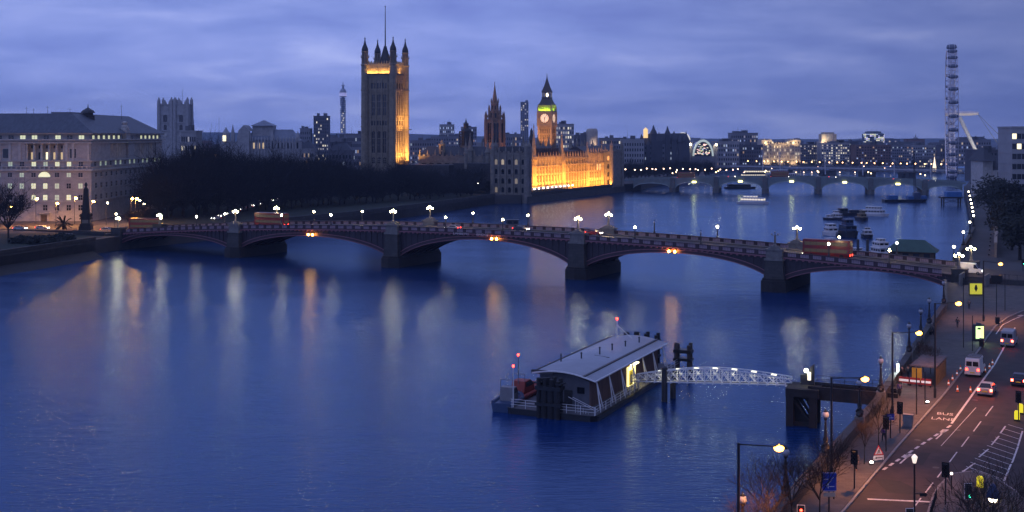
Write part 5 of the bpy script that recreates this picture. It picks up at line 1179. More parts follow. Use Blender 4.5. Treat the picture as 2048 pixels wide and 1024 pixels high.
for i, s in enumerate(ps[1:-1]):
    for y in (-.2, 25.8):
        p = WA+Matrix.Rotation(wb_a,3,'Z')@Vector((s,y,zt3(s)+1.0))
        if proto is None:
            proto = thing('bridge_lamp', 'small lantern on the green bridge parapet', 'street lamp', p, wb_a, 'lanterns on the green bridge'); MB().lathe(0,0,[(.25,0),(.1,.4),(.07,2.8)],6).out('lamp_post', GRB, proto); MB().sph((0,0,3.2),.34,8,5).out('globe', emat('green_bridge_lamp',(1,.72,.36),10), proto)
        else: dup(proto, None, p)
for s, y, lab in ((ps[1]+8,8,'red bus on the green bridge by its left end'),(ps[3]+9,8,'red bus on the green bridge near its middle')):
    p = WA+Matrix.Rotation(wb_a,3,'Z')@Vector((s,y,zt3(s)+.05)); bus(lab, p, wb_a)
for s, y, lab in ((ps[2]+9,18,'car crossing the green bridge left of its middle'),(ps[4]+9,18,'car crossing the green bridge right of its middle'),(ps[5]+16,8,'car on the green bridge near its right end'),(ps[6]+5,8,'rightmost car on the green bridge')):
    p = WA+Matrix.Rotation(wb_a,3,'Z')@Vector((s,y,zt3(s)+.05)); car(lab, p, wb_a, SILV, 'cars on the green bridge')
mp_ = thing('river_memorial', 'pale stone pillar topped by a bird at the left end of the green bridge', 'monument', (X_(1404,960),960,GZ)); zz9 = lambda y: Zv(y,960)-GZ
q = MB(); q.cb(0,0,-.5,zz9(350),4.4); q.lathe(0,0,[(2.2,zz9(350)),(1.5,zz9(334)),(1.7,zz9(333))],4,pi/4); q.out('pillar', PORT_P, mp_); q = MB(); q.sph((0,0,zz9(331.5)),.8,8,6); q.tube((0,0,zz9(331)),(-1.4,0,zz9(327.5)),.35,.05); q.tube((0,0,zz9(331)),(1.4,0,zz9(327.5)),.35,.05); q.out('bird_sculpture', COPPER, mp_)
# ------------------------------------------------------------------ the railway bridge with white pylons
HA, HE = Vector((X_(1462,1130),1130,0)), Vector((X_(1925,980),980,0)); hl_ = (HE-HA).length; ha = atan2((HE-HA).y,(HE-HA).x)
hb = thing('railway_bridge', 'distant truss railway bridge with white footbridge pylons behind the green bridge', 'bridge', HA, ha)
q = MB(); q.box(0,hl_,3,12,5.0,5.7); n_ = 44
for k in range(n_):
    x0, x1 = hl_*k/n_, hl_*(k+1)/n_
    for y in (3,12): q.tube((x0,y,5.5),(x1,y,9.0),.16); q.tube((x1,y,5.5),(x0,y,9.0),.16); q.tube((x0,y,5.5),(x0,y,9.0),.2)
for y in (3,12): q.box(0,hl_,y-.25,y+.25,8.8,9.2)
q.out('truss', mat('truss_grey',(.10,.10,.115),.6,.2,.2), hb)
q = MB(); q.box(0,hl_,-1.5,1.2,7.0,7.3); q.box(0,hl_,-1.6,-1.5,7.3,8.4); q.out('footbridge', mat('pale_concrete',(.38,.38,.40),.7), hb)
def s3(px): k = (px-1024)/FPX; d = (HE-HA).normalized(); return (k*HA.y-HA.x)/(d.x-k*d.y)
for px, yt in ((1528,300),(1563,302),(1653,316),(1728,317),(1791,319),(1864,318)):
    s = s3(px); Yh = (HA+(HE-HA).normalized()*s).y; zt = Zv(yt, Yh); q = MB(); q.tube((s,-2,2),(s+.5,-4.2,zt),.55,.3,6); q.lathe(s+.5,-4.2,[(1.3,zt-.3),(1.3,zt)],8)
    for k in range(-3, 4):
        if k: q.tube((s+.5,-4.2,zt-.2),(s+k*5,-1.5,7.3),.07,.07,3)
    q.out('pylon', mat('pylon_white',(.55,.56,.6),.5), hb)
for px in (1647,1726,1806,1560):
    s = s3(px); q = MB(); q.box(s-5,s-1,1,14,-2,5); q.box(s+1.5,s+5,1,14,-2,5); q.box(s-5,s+5,0,15,3.8,5.0); q.out('pier', DGREY, hb)
proto = None
for k, px in enumerate(range(1482, 1900, 16)):
    s = s3(px+rs.uniform(-4,4)); p = HA+Matrix.Rotation(ha,3,'Z')@Vector((s,13,9.2))
    if proto is None: proto = thing('bridge_lamp', 'small amber lamp in the row along the railway bridge', 'lamp', p, 0, 'amber lamps along the railway bridge'); MB().tube((0,0,-.2),(0,0,3),.08).out('lamp_post', DGREY, proto); MB().sph((0,0,3.2),.50,6,4).out('lamp_head', emat('rail_lamp',(1,.52,.2),12), proto)
    else: dup(proto, None, p)
# lights and trees along the far embankment
proto = None
for k in range(44):
    px = 1254+k*12.2+rs.uniform(-5,5); Y = 820+max(0, px-1254)*.62 if px < 1700 else 1450; Y = min(Y, 1440); y_ = 339+rs.uniform(-2,2)
    if px > 1480: y_ = rs.choice((333, 337, 345, 349)); Y = 1150
    p = Vector((X_(px,Y), Y, Zv(y_,Y)))
    if proto is None: proto = thing('street_lamp', 'tiny street lamp in the row along the far embankment', 'street lamp', p, 0, 'tiny lamps along the far embankment'); MB().tube((0,0,-5),(0,0,0),.1,.06).out('lamp_post', DGREY, proto); MB().sph((0,0,.2),.42,6,4).out('globe', emat('far_lamp',(1,.62,.42),10), proto)
    else: dup(proto, None, p)
for k in range(34):
    if k < 20: px = 1246+k*9+rs.uniform(-3,3); Y = 840+k*7; hgt = Zv(rs.uniform(312,322), Y)-GZ
    else: px = 1552+(k-20)*23+rs.uniform(-6,6); Y = 1210+rs.uniform(-20,20); hgt = Zv(rs.uniform(322,332), Y)-GZ
    tree_thing(big[k%5], 'plane_tree', 'bare dark tree in the row along the far embankment', (X_(px,Y),Y,GZ), max(.3,hgt/29), rs.uniform(0,6), 'trees along the far embankment')
tw = thing('illuminated_tree', 'small pointed tree of coloured lights on the far bank left of the wheel', 'light', (X_(1869,1080),1080,GZ)); MB().lathe(0,0,[(2.0,0),(1.5,4),(.1,13)],8).out('crown', emat('light_tree',(1,.75,.5),1.8), tw); MB().cyl(0,0,-1,0,.4).out('trunk', BARK, tw)
# ------------------------------------------------------------------ the big wheel
EY = 950; EC = Vector((X_(1903,EY), EY, 54)); ra = atan2(1, (1903-1024)/FPX)      # the direction of sight to the wheel
wh = thing('ferris_wheel', 'giant white observation wheel seen almost edge on beside the river', 'ferris wheel', (EC.x,EC.y,0), ra+radians(1.5))
EW = mat('wheel_white',(.68,.64,.70),.5,.15,.1); R_ = 50.0; q = MB(); n_ = 64
pt_ = lambda r, a, y: Vector((r*cos(a), y, EC.z+r*sin(a)))
for k in range(n_):
    a, b_ = 2*pi*k/n_, 2*pi*(k+1)/n_
    for r, y in ((R_,-3.6),(R_,3.6),(R_-5,0)): q.tube(pt_(r,a,y), pt_(r,b_,y), .42, n=4, cap=False)
    q.tube(pt_(R_,a,-3.6), pt_(R_,a,3.6), .25, n=3, cap=False); q.tube(pt_(R_,a,-3.6), pt_(R_-5,b_,0), .2, n=3, cap=False); q.tube(pt_(R_,a,3.6), pt_(R_-5,b_,0), .2, n=3, cap=False); q.tube(pt_(R_,a,-3.6), pt_(R_,b_,3.6), .2, n=3, cap=False)
rim = q.out('rim', EW, wh); q = MB()
for k in range(n_):
    a = 2*pi*k/n_; q.tube((0,-3 if k%2 else 3,EC.z), pt_(R_-5,a,0), .09, n=3, cap=False)
q.out('spokes', EW, wh); cap_ = None
for k in range(32):
    a = 2*pi*(k+.3)/32; c = pt_(R_+3.0,a,0)
    if cap_ is None:
        m_ = MB(); m_.lathe(0,0,[(.3,-3.7),(1.1,-3.1),(1.45,-1.8),(1.5,0),(1.45,1.8),(1.1,3.1),(.3,3.7)],10,0,True); m_.v = [(v[0],v[2],v[1]) for v in m_.v]; cap_ = m_.mesh('capsule', mat('capsule_glass',(.12,.14,.19),.15,.2,.5)); rg = MB()
        for y in (-1.9,1.9):
            for j in range(10): rg.tube((1.6*cos(j*.628),y,1.6*sin(j*.628)),(1.6*cos(j*.628+.628),y,1.6*sin(j*.628+.628)),.14,n=3)
        rg = rg.mesh('capsule_ring', EW)
    o = link('capsule', cap_, wh); o.location = c; r2 = link('capsule_ring', rg, o)
q = MB(); m_ = MB().lathe(0,0,[(1.2,-20),(2.0,-14),(2.0,-5),(2.4,-4.8),(2.4,4.5),(1.2,5)],10); q.add([(v[0],v[2],v[1]+EC.z) for v in m_.v], m_.f); q.out('hub', EW, wh)
q = MB(); q.tube((-9,-27,GZ),(0,-6,EC.z-3),1.0,1.5,8); q.tube((9,-27,GZ),(0,-6,EC.z-3),1.0,1.5,8); lg = q.out('support_leg', mat('leg_white',(.62,.61,.58),.5), wh)
q = MB()
for x in (-6,6): q.tube((0,-19,EC.z),(x,-62,GZ+3),.16,n=4); q.tube((0,-19,EC.z),(x*.5,-48,GZ+3),.16,n=4)
q.out('stay_cable', GREY, wh)
f = MB().box(-31,-29,-26,-24.5,GZ,GZ+1); lamp('SPOT', f.out('floodlight', BLACK, wh), (-30,-25,GZ+1.6), 70000, (1,.88,.62), .5, aim=(-4,-17,24), spot=80)
# ------------------------------------------------------------------ right bank beyond the near bridge
def dense_tree_mesh(seed, r, h, m_, n=1600):
    rn = random.Random(seed); q, T = MB(), MB(); T.tube((0,0,-.2),(0,0,h*.5),r*.07,r*.04,6)
    blobs = [(Vector((rn.uniform(-.55,.55)*r, rn.uniform(-.55,.55)*r, h*rn.uniform(.38,.8))), r*rn.uniform(.32,.55)) for k in range(16)]
    for c, br_ in blobs: T.tube((0,0,h*.3), c, r*.03, r*.01, 4)
    for k in range(n):
        c, br_ = rn.choice(blobs); u = Vector((rn.gauss(0,1), rn.gauss(0,1), rn.gauss(0,1))).normalized()*br_*rn.uniform(.55,1.08)
        p = c+u; d = Vector((rn.uniform(-1,1), rn.uniform(-1,1), rn.uniform(-.6,1))).normalized()*r*.10; e = d.orthogonal().normalized()*r*.035
        q.add([p-d, p+e, p+d, p-e], [(0,1,2,3)])
    return T.mesh('trunk', BARK), q.mesh('crown', m_)
dense = [dense_tree_mesh(5+k, 7, 15, LEAFD) for k in range(3)]
i = 0
for px, y, top in ((1985,440,352),(2008,446,356),(2034,452,362),(2050,470,376),(2024,500,400),(2040,520,420),(2012,478,395),(2060,500,395)):
    p = P(px, y, GZ); hgt = Zv(top, p.y)-GZ
    tree_thing(dense[i%3], 'round_tree', 'dark round crowned tree in the clump on the right bank beyond the bridge', p, hgt/14.5, i*1.3, 'dark trees on the right bank'); i += 1
hs = thing('hospital_building', 'pale many windowed block partly hidden by dark trees at the right edge', 'building', (X_(1985,610),610,0)); Zh = lambda y: Zv(y,610); xh = lambda px: X_(px,610)-X_(1985,610)
q = MB(); q.box(xh(1990),xh(2075),0,24,GZ,Zh(342)); q.box(xh(1972),xh(1992),4,20,GZ,Zh(322))
for y in (342,362,382): q.box(xh(1989.5),xh(2075),-.5,.1,Zh(y)-.4,Zh(y)+.4)
for k in range(9): q.box(xh(1992)+k*2.6,xh(1992)+k*2.6+.5,-.6,.1,GZ,Zh(344))
q.out('wall', PORT_P, hs); q = MB()
for a, b_, y0, y1 in ((1968,1992,322,295),(1992,2075,341,318)): q.add([(xh(a),0,Zh(y0)),(xh(b_),0,Zh(y0)),(xh(b_),22,Zh(y0)),(xh(a),22,Zh(y0)),(xh(a)+3,8,Zh(y1)),(xh(b_)-1,8,Zh(y1)),(xh(b_)-1,14,Zh(y1)),(xh(a)+3,14,Zh(y1))],[(0,1,5,4),(1,2,6,5),(2,3,7,6),(3,0,4,7),(4,5,6,7)])
q.box(xh(1985),xh(1991),5,12,Zh(320),Zh(292)); q.out('roof', ROOFS[1], hs)
for r in range(4):
    for k in range(8): o = link('window', winobj(LITW if (k in (3,5) and r == 0) else WGLASS,1.5,2.8), hs); o.location = (xh(1992)+k*2.6+1.55,0,GZ+2+r*4.4)
block('pale concrete slab block with strip windows at the right edge of the skyline', 2024, 2110, 254, 560, 0, 7, 9, .12, [LITW], depth=16, wfrac=.86)
block('low dark office behind the clump of trees at the right edge', 1950, 2040, 300, 840, 2, 6, 12, .12, DIM)
lwz = thing('lit_garden_wall', 'long low garden wall glowing amber beside the right bank path', 'wall', (126,312,GZ), atan2(81,33)); q = MB(); q.box(0,87,0,.5,-.3,3.6); q.box(0,87,-.15,.65,3.6,3.9); q.out('wall', mat('buff_wall',(.36,.27,.2),.85), lwz)
f = MB()
for k in range(6): f.box(5+k*14,6+k*14,1.7,2.1,0,.5)
f = f.out('floodlight', BLACK, lwz)
for k in range(6): lamp('AREA', f, (5.5+k*14,1.9,.6), 200, (1,.46,.14), 3, .4, aim=(5.5+k*14,.2,2.4))
# embankment globe lamps: iron column wrapped by two fish, standing on the river wall
def fish_lamp(m_):
    t = thing('embankment_lamp', 'x', 'street lamp'); q = MB(); q.cb(0,0,-1.1,.25,1.0); q.out('plinth', GRAN_P, t)
    q = MB(); q.lathe(0,0,[(.34,.25),(.40,.5),(.24,.9),(.16,1.6),(.12,2.6),(.085,3.3),(.16,3.38),(.20,3.5)],8)
    for s_ in (0,pi):
        pts = []
        for k in range(9): a = s_+k*.75; r = .36-.026*k; pts.append(Vector((r*cos(a), r*sin(a), .42+k*.17)))
        for k in range(8): q.tube(pts[k],pts[k+1],.17-.017*k,.155-.017*k,6)
        q.sph((pts[0].x*1.1,pts[0].y*1.1,.42),.22,6,5)
    q.tube((-.45,0,3.25),(.45,0,3.25),.03); q.out('lamp_post', BLACK, t)
    MB().sph((0,0,3.82),.34,10,8).out('globe', m_, t); MB().lathe(0,0,[(.2,4.1),(.2,4.18),(.06,4.3),(.02,4.45)],8).out('finial', BLACK, t); return t
fl = fish_lamp(GLOBE); first = True
def ebx(Y):
    for (x0,y0),(x1,y1) in zip(EB, EB[1:]):
        if y0 <= Y <= y1: return x0+(x1-x0)*(Y-y0)/(y1-y0)+.3
near_l = [(1467,1000,'nearest globe lamp on the river wall, cut by the tall lamp post'),(1575,905,'globe lamp on the river wall beside the nearest glowing amber lamp'),(1650,830,'globe lamp on the river wall below the pier bridge'),(1707,766,'globe lamp on the river wall at the pier bridge end'),(1752,722,'globe lamp on the river wall just past the pier bridge'),(1815,652,'globe lamp on the river wall left of the third amber lamp'),(1840,623,'globe lamp on the river wall above the third amber lamp'),(1858,602,'globe lamp on the river wall second from the bridge'),(1890,566,'globe lamp on the river wall next to the bridge abutment')]
for px, y, lab in near_l:
    z = GZ+1.37+3.8; Y = (HC-z)*FPX/(y-HOR); Y = Y; loc = (ebx(Y)+.05, Y, GZ+1.37)
    if first: o = fl; o.location = loc; first = False
    else: o = dup(fl, None, loc)
    o.rotation_euler = (0,0,1.2); tag(o, lab, None, 'unlit globe lamps along the river wall')
lit_f = None
for k, Y in enumerate((286,330,368,398,420,444,470,498,530,570)):
    loc = (ebx(Y)+.05, Y, GZ+1.37)
    if lit_f is None: lit_f = fish_lamp(emat('wall_lamp_lit',(1,.88,.62),16)); lit_f.location = loc; o = lit_f
    else: o = dup(lit_f, None, loc)
    tag(o, 'lit globe lamp on the right bank wall past the bridge, %s counted from the bridge' % ORD[k], None, 'lit globe lamps on the right bank wall')
# green roofed floating pier
gpz = thing('pier_house', 'floating pier house with a green hipped roof behind the right end of the bridge', 'building', (112,336,0), radians(-24)); q = MB(); q.box(-8,8,-5,5,-.5,1.2); q.out('pontoon', BLACK, gpz)
MB().box(-6,6,-3.2,3.2,1.2,4.0).out('wall', WOOD, gpz); q = MB(); q.add([(-7,-4.2,3.9),(7,-4.2,3.9),(7,4.2,3.9),(-7,4.2,3.9),(-3.4,0,7.0),(3.4,0,7.0)],[(0,1,5,4),(2,3,4,5),(1,2,5),(3,0,4),(0,3,2,1)]); q.out('roof', mat('green_roof',(.03,.075,.055),.6), gpz)
for k in range(4): o = link('window', winobj(WGLASS,1.6,1.2), gpz); o.location = (-4.2+k*2.8,-3.2,2.2)
gw = thing('pier_gangway', 'dark lattice gangway leading left from the green roofed pier house', 'gangway', (104,340,1.3), radians(172)); q = MB()
for y in (-.8,.8):
    q.tube((0,y,0),(17,y,.6),.09); q.tube((0,y,1.3),(17,y,1.9),.07)
    for k in range(12): q.tube((k*1.4,y,k*.05),(k*1.4+1.4,y,1.35+k*.05),.05,n=3); q.tube((k*1.4,y,k*.05),(k*1.4,y,1.3+k*.05),.05,n=3)
q.box(0,17,-.8,.8,-.05,.05); q.out('truss', DGREY, gw)
# ------------------------------------------------------------------ boats
def hull(L_, W_, h, mb=None, bow=.75, z0=-.4):
    mb = mb or MB(); n = 10; lo, hi = [], []
    for k in range(n+1):
        f = k/n; x = -L_/2+L_*f; w_ = W_/2*(1 if f < 1-bow*.5 else max(.04, 1-((f-(1-bow*.5))/(bow*.5))**2)); hi.append((x, w_, h*(1+.25*f*f))); lo.append((x-(.06*L_*f if f>.8 else 0), w_*.8, z0))
    vs = [(x,-w_,z) for x,w_,z in hi]+[(x,w_,z) for x,w_,z in hi]+[(x,-w_,z) for x,w_,z in lo]+[(x,w_,z) for x,w_,z in lo]; m = n+1; fs = []
    for k in range(n): fs += [(k,k+1,m+k+1,m+k),(2*m+k,2*m+k+1,k+1,k),(m+k,m+k+1,3*m+k+1,3*m+k),(2*m+k+1,2*m+k,3*m+k,3*m+k+1)]
    fs += [(0,m,3*m,2*m),(n,2*m+n,3*m+n,m+n)]; return mb.add(vs, fs)
CABW = mat('boat_white',(.66,.66,.68),.45,.1,1); HULLD = mat('boat_dark',(.02,.022,.03),.4,.3,1); HULLB = mat('boat_blue',(.03,.06,.13),.4,.2,1); RUST = mat('rust_red',(.30,.045,.03),.6,.35,1.2)
GB = 'boats moored beyond the near bridge'
def boat(label, px, y, L_, W_, hh, cabs, rz, hm=HULLD, cm=CABW, mast=0, lit=False, name='moored_boat', group=GB, fend=True):
    p = P(px, y, 0); t = thing(name, label, 'boat', p, rz, group); hull(L_, W_, hh).out('hull', hm, t); q = MB(); g = MB()
    dk_ = MB(); dk_.box(-L_*.47,L_*.33,-W_*.44,W_*.44,hh,hh+.08)
    for k in range(9):
        for s_ in (-1,1): dk_.tube((-L_*.46+k*L_*.1,s_*W_*.44,hh),(-L_*.46+k*L_*.1,s_*W_*.44,hh+.9),.03,n=3)
    for s_ in (-1,1): dk_.tube((-L_*.46,s_*W_*.44,hh+.9),(L_*.34,s_*W_*.44,hh+.9),.035,n=3)
    dk_.out('deck_rail', cm, t)
    for (x0,x1,w_,z0,z1) in cabs:
        q.box(x0*L_,x1*L_,-w_*W_/2,w_*W_/2,hh+z0,hh+z1); q.box(x0*L_-.25,x1*L_+.35,-w_*W_/2-.15,w_*W_/2+.15,hh+z1+.002,hh+z1+.14); n_ = max(2,int((x1-x0)*L_/1.5)); zz = hh+z0+(z1-z0)*.48
        for k in range(n_):
            a = x0*L_+(x1-x0)*L_*(k+.15)/n_; b_ = x0*L_+(x1-x0)*L_*(k+.85)/n_
            for s_ in (-1,1): g.box(a,b_,s_*w_*W_/2-.03,s_*w_*W_/2+.03,zz,zz+(z1-z0)*.36)
        for s_ in (-.5,.5): g.box(x1*L_-.02,x1*L_+.04,s_*w_*W_/2-w_*W_*.19,s_*w_*W_/2+w_*W_*.19,zz,zz+(z1-z0)*.36); g.box(x0*L_-.04,x0*L_+.02,s_*w_*W_/2-w_*W_*.19,s_*w_*W_/2+w_*W_*.19,zz,zz+(z1-z0)*.36)
    q.out('cabin', cm, t); g.out('window', emat('cabin_lit',(1,.85,.6),1.1) if lit else WGLASS, t)
    if group: t.scale = (.85,.85,.8)
    if mast: m_ = MB(); m_.tube((0,0,hh+1),(0,0,hh+mast),.07,.04); m_.tube((0,-.8,hh+mast*.75),(0,.8,hh+mast*.75),.04); m_.out('mast', DGREY, t)
    return t
dn = -pi/2
boat('small dark launch at the left end of the farther moored cluster', 1659, 439, 7, 2.6, .9, [(-.2,.2,.7,0,1.6)], pi)
boat('white cabin boat second from the left in the farther moored cluster', 1674, 439, 9, 3.4, 1.1, [(-.3,.25,.8,0,2.0),(-.2,.05,.6,2.15,3.6)], dn+.5, HULLD, CABW, 4)
boat('dark flat barge at the back of the farther moored cluster', 1705, 431, 16, 4.5, 1.6, [(-.45,-.2,.8,0,2.4),(-.1,.3,.7,0,1.4)], .1, HULLD, HULLD, 5)
boat('dark tug with pale band in the middle of the farther moored cluster', 1725, 440, 10, 4.2, 1.4, [(-.3,.15,.7,0,1.9),(-.15,.1,.5,2.05,3.5)], dn+.15, HULLD, mat('boat_tan',(.25,.2,.12),.5), 5)
boat('white passenger boat at the right of the farther moored cluster', 1750, 432, 15, 4.6, 1.2, [(-.42,.3,.9,0,2.2),(-.3,.2,.8,2.35,4.0)], -.55, CABW, CABW, 5)
boat('white motor boat left in the nearer moored row', 1663, 471, 10, 4.8, 1.5, [(-.35,.2,.85,0,2.0),(-.3,.1,.7,2.15,3.7)], dn+.1, CABW, CABW, 0)
boat('big dark blue tug in the middle of the nearer moored row', 1697, 473, 14, 6.6, 2.4, [(-.35,.22,.72,0,2.6),(-.25,.1,.5,2.75,5.2)], dn+.1, HULLD, HULLB, 7)
boat('small white pilot boat right in the nearer moored row', 1735, 475, 9, 4.2, 1.3, [(-.3,.15,.75,0,1.8),(-.15,.05,.5,1.95,3.1)], dn-.1, HULLD, CABW, 4.5)
boat('white cruiser just behind the bridge parapet, left of the mooring piles', 1668, 500, 11, 4.2, 1.5, [(-.4,.22,.85,0,1.9),(-.3,0,.6,2.05,3.2)], .35, CABW, CABW, 0)
boat('tall white houseboat just behind the bridge parapet, right of the mooring piles', 1763, 517, 9, 4.4, 1.6, [(-.42,.3,.9,0,2.4),(-.35,.2,.8,2.55,4.4),(-.2,.08,.5,4.55,5.6)], dn+.2, CABW, CABW, 0)
boat('low dark workboat moored between the cruiser and the houseboat', 1722, 508, 9, 3.2, 1.0, [(-.3,0,.6,0,1.3)], .2)
boat('dark boat with a small deck crane behind the middle bridge arch', 1020, 462, 14, 4.6, 1.6, [(-.1,.22,.7,0,2.6)], .12, HULLD, HULLD, 3.5, group=None)
boat('low dark tour boat under the third arch of the green bridge', 1481, 377, 22, 5, 1.0, [(-.4,.3,.85,0,1.8)], .05, HULLD, HULLD, group=None)
boat('white cruise boat with glowing cabin moving below the green bridge', 1507, 408, 17, 5, 1.1, [(-.38,.34,.9,0,2.1),(-.3,.1,.7,2.25,3.2)], -.45, CABW, CABW, 4, True, name='cruise_boat', group=None)
boat('white ship moored at the far bank behind the green bridge', 1566, 362, 34, 7, 3.0, [(-.4,.3,.8,0,3.0),(-.3,.1,.6,3.2,6)], .05, CABW, CABW, 8, name='white_ship', group=None)
boat('party boat lit with yellow lamps at the far bank', 1523, 360, 38, 8, 2.0, [(-.42,.35,.9,0,3.0),(-.35,.25,.8,3.2,6.0)], .05, HULLD, HULLD, 10, True, name='party_boat', group=None)
for k, (px, y) in enumerate(((1716,512),(1735,512))):
    p = P(px, y, 0); t = thing('mooring_pile', 'dark mooring pile behind the bridge parapet, %s of two' % ('left','right')[k], 'post', p, 0, 'mooring piles behind the bridge'); MB().cyl(0,0,-2,5.0,.42,.42,8).out('pile', DGREY, t)
bgp = P(1811, 404, 0); bg_ = thing('crane_barge', 'flat barge carrying blue containers and a thin crane before the green bridge', 'barge', bgp, -.04); hull(24,7,1.4,bow=.25).out('hull', HULLD, bg_)
CB = mat('container_blue',(.03,.12,.32),.5,.25,1)
for x0, x1, z in ((-9.5,-4.5,3.6),(1,4,3.2),(8,11,3.4)):
    q = MB(); q.box(x0,x1,-2,2,1.45,z); [q.box(x0+.3*k,x0+.3*k+.12,-2.06,-2.0,1.5,z-.1) for k in range(int((x1-x0)/.3))]; q.out('container', CB, bg_)
q = MB(); q.box(4.3,7.5,-1.6,1.6,1.45,5.2); q.out('crane_cab', HULLB, bg_)
q = MB()
for a in (-.5,.5):
    for b_ in (-.5,.5): q.tube((5.2+a,b_,5.2),(4.4+a*.3,b_*.3,28),.11,.08,4)
for k in range(14):
    f = k/14; z = 5.2+f*22.8; r = .5-.35*f; q.tube((5.2-.8*f-r,-r,z),(5.2-.8*(f+.07)+r,-r,z+1.6),.05,n=3); q.tube((5.2-.8*f+r,-r,z),(5.2-.8*(f+.07)-r,-r,z+1.6),.05,n=3)
q.tube((4.4,0,28),(4.3,0,7),.03,n=3); q.out('crane_jib', DGREY, bg_)
pl = P(1902, 410, 0); pf = thing('pier_platform', 'blue cabin on a legged platform near the right end of the green bridge', 'platform', pl, -.1); q = MB(); q.box(-5.5,5.5,-3,3,3.6,4.3)
for x in (-4.2,4.2):
    for y in (-2.2,2.2): q.cyl(x,y,-2,3.6,.38,.38,8)
q.tube((-4.2,-2.2,1),(4.2,-2.2,3.4),.14); q.tube((4.2,-2.2,1),(-4.2,-2.2,3.4),.14); q.out('frame', BLACK, pf); q = MB(); q.box(-2.8,5,-2.4,2.4,4.3,6.9); [q.box(-2.7+k*.5,-2.5+k*.5,-2.46,-2.4,4.4,6.8) for k in range(15)]; q.out('cabin', mat('cabin_blue',(.04,.16,.42),.5), pf)
# ------------------------------------------------------------------ the floating pier station in the foreground
SO = Vector((10.7,154.2,0)); SA = atan2(.91,.415)
st = thing('floating_station', 'floating river station with a curved pale roof moored in the foreground', 'building', SO, SA)      # local x runs upstream, local y to the left
ln = 30.0; q = MB(); q.prism([(-2.6,-1.3),(33.2,-1.3),(34,-.6),(34,10.6),(33.2,11.3),(-2.6,11.3),(-3.4,10.6),(-3.4,-.6)],-.7,.75); q.prism([(-2.7,-1.45),(33.3,-1.45),(33.3,11.45),(-2.7,11.45)],.45,.62); q.out('pontoon', BLACK, st)
MB().box(-3.2,33.8,-1.1,11.1,.75,.79).out('deck', mat('station_deck',(.10,.10,.11),.8), st)
WCOR = mat('brown_boarding',(.15,.095,.085),.8,.35,.8,stretch=(4,4,.4)); WGRY = mat('grey_boarding',(.115,.125,.15),.8,.2,.8)
q = MB(); q.box(.6,ln-.6,.95,1.05,.8,4.2); 
for k in range(58): q.box(.7+k*.5,.74+k*.5,.90,.95,.8,4.2)
q.out('side_wall', WCOR, st); q = MB(); q.yz([(1.05,.8),(8.0,.8),(8.0,4.7),(6.5,5.0),(4.6,5.0),(2.8,4.75),(1.05,4.2)],.6,ln-.6); q.out('wall', WGRY, st)
n_ = 16; rp = []
for k in range(n_+1): f = k/n_; y = -.3+f*8.9; rp.append((y, 4.35+.95*sin(pi*(.08+.80*f))+.35*f))
q = MB()
for (ya,za_),(yb2,zb2) in zip(rp, rp[1:]):
    q.add([(-.6,ya,za_),(ln+.4,ya,za_),(ln+.4,yb2,zb2),(-.6,yb2,zb2),(-.6,ya,za_-.16),(ln+.4,ya,za_-.16),(ln+.4,yb2,zb2-.16),(-.6,yb2,zb2-.16)],[(0,1,2,3),(7,6,5,4),(4,0,3,7),(1,5,6,2)],True)
ROOFM = mat('station_roof',(.36,.375,.415),.5,.10,.35,bump=.05); rfo = q.out('roof', ROOFM, st)
q = MB(); ya, za_ = rp[3]; q.box(-.62,ln+.42,ya-.16,ya+.16,za_-.04,za_+.12); q.box(-.62,ln+.42,rp[-1][0]-.05,rp[-1][0]+.12,rp[-1][1]-.15,rp[-1][1]+.12); q.box(-.66,-.5,5.6,8.7,4.95,5.45)
q.out('gutter', DGREY, rfo); q = MB(); q.tube((-.62,rp[0][0],rp[0][1]),(ln+.4,rp[0][0],rp[0][1]),.1,n=4); 
for (ya,za_),(yb2,zb2) in zip(rp, rp[1:]): q.tube((-.62,ya,za_-.05),(-.62,yb2,zb2-.05),.12,n=4)
q.out('eaves', WHITE, rfo)
for x, y, h_ in ((9,5.4,.7),(13,4.2,.9),(17,3.8,.8),(21,3.2,.7),(25.5,2.6,.7),(7,7.6,.9)):
    zr = rp[int((y+.3)/8.9*n_)][1]; q = MB(); q.cyl(x,y,zr-.1,zr+h_,.10,.10,6); q.lathe(x,y,[(.2,zr+h_),(.05,zr+h_+.18)],6); q.out('roof_vent', DGREY, rfo)
q = MB(); q.tube((12,4.6,rp[8][1]+.03),(12,2.4,rp[5][1]+.05),.05); q.out('roof_pipe', DGREY, rfo)
for k in range(7):
    q = MB(); x = .8+k*4.7
    for d in (-.55,.55): q.tube((x+d,-.6,.8),(x,.1,4.25),.085)
    if k < 6: q.tube((x+.55,-.6,.8),(x+1.6,.7,3.8),.05)
    q.out('strut', WHITE, st)
q = MB()
for k in range(19):
    x = -3+k*1.9; 
    if 14.5 < x < 18.5: continue
    q.tube((x,-1.15,.8),(x,-1.15,1.9),.05); 
for k in range(7): q.tube((-3.2,-1.1+k*1.9,.8),(-3.2,-1.1+k*1.9,1.9),.05)
for x0, x1 in ((-3.2,14.4),(18.6,33.5)):
    for z in (1.2,1.55,1.9): q.tube((x0,-1.15,z),(x1,-1.15,z),.03,n=3)
for z in (1.2,1.55,1.9): q.tube((-3.2,-1.15,z),(-3.2,10.5,z),.03,n=3)
q.tube((-2.8,2.0,2.8),(-1.0,-.8,1.0),.05); q.tube((-2.8,2.6,2.8),(-1.0,-.2,1.0),.05)
for k in range(6): q.tube((-2.6,1.7-k*.35,.8),(-2.6,1.7-k*.35,2.4-k*.3),.03,n=3)
q.out('railing', WHITE, st)
MB().box(15.0,18.2,.7,.93,.85,3.5).out('doorway', emat('doorway_lit',(1,.83,.33),1.5), st)
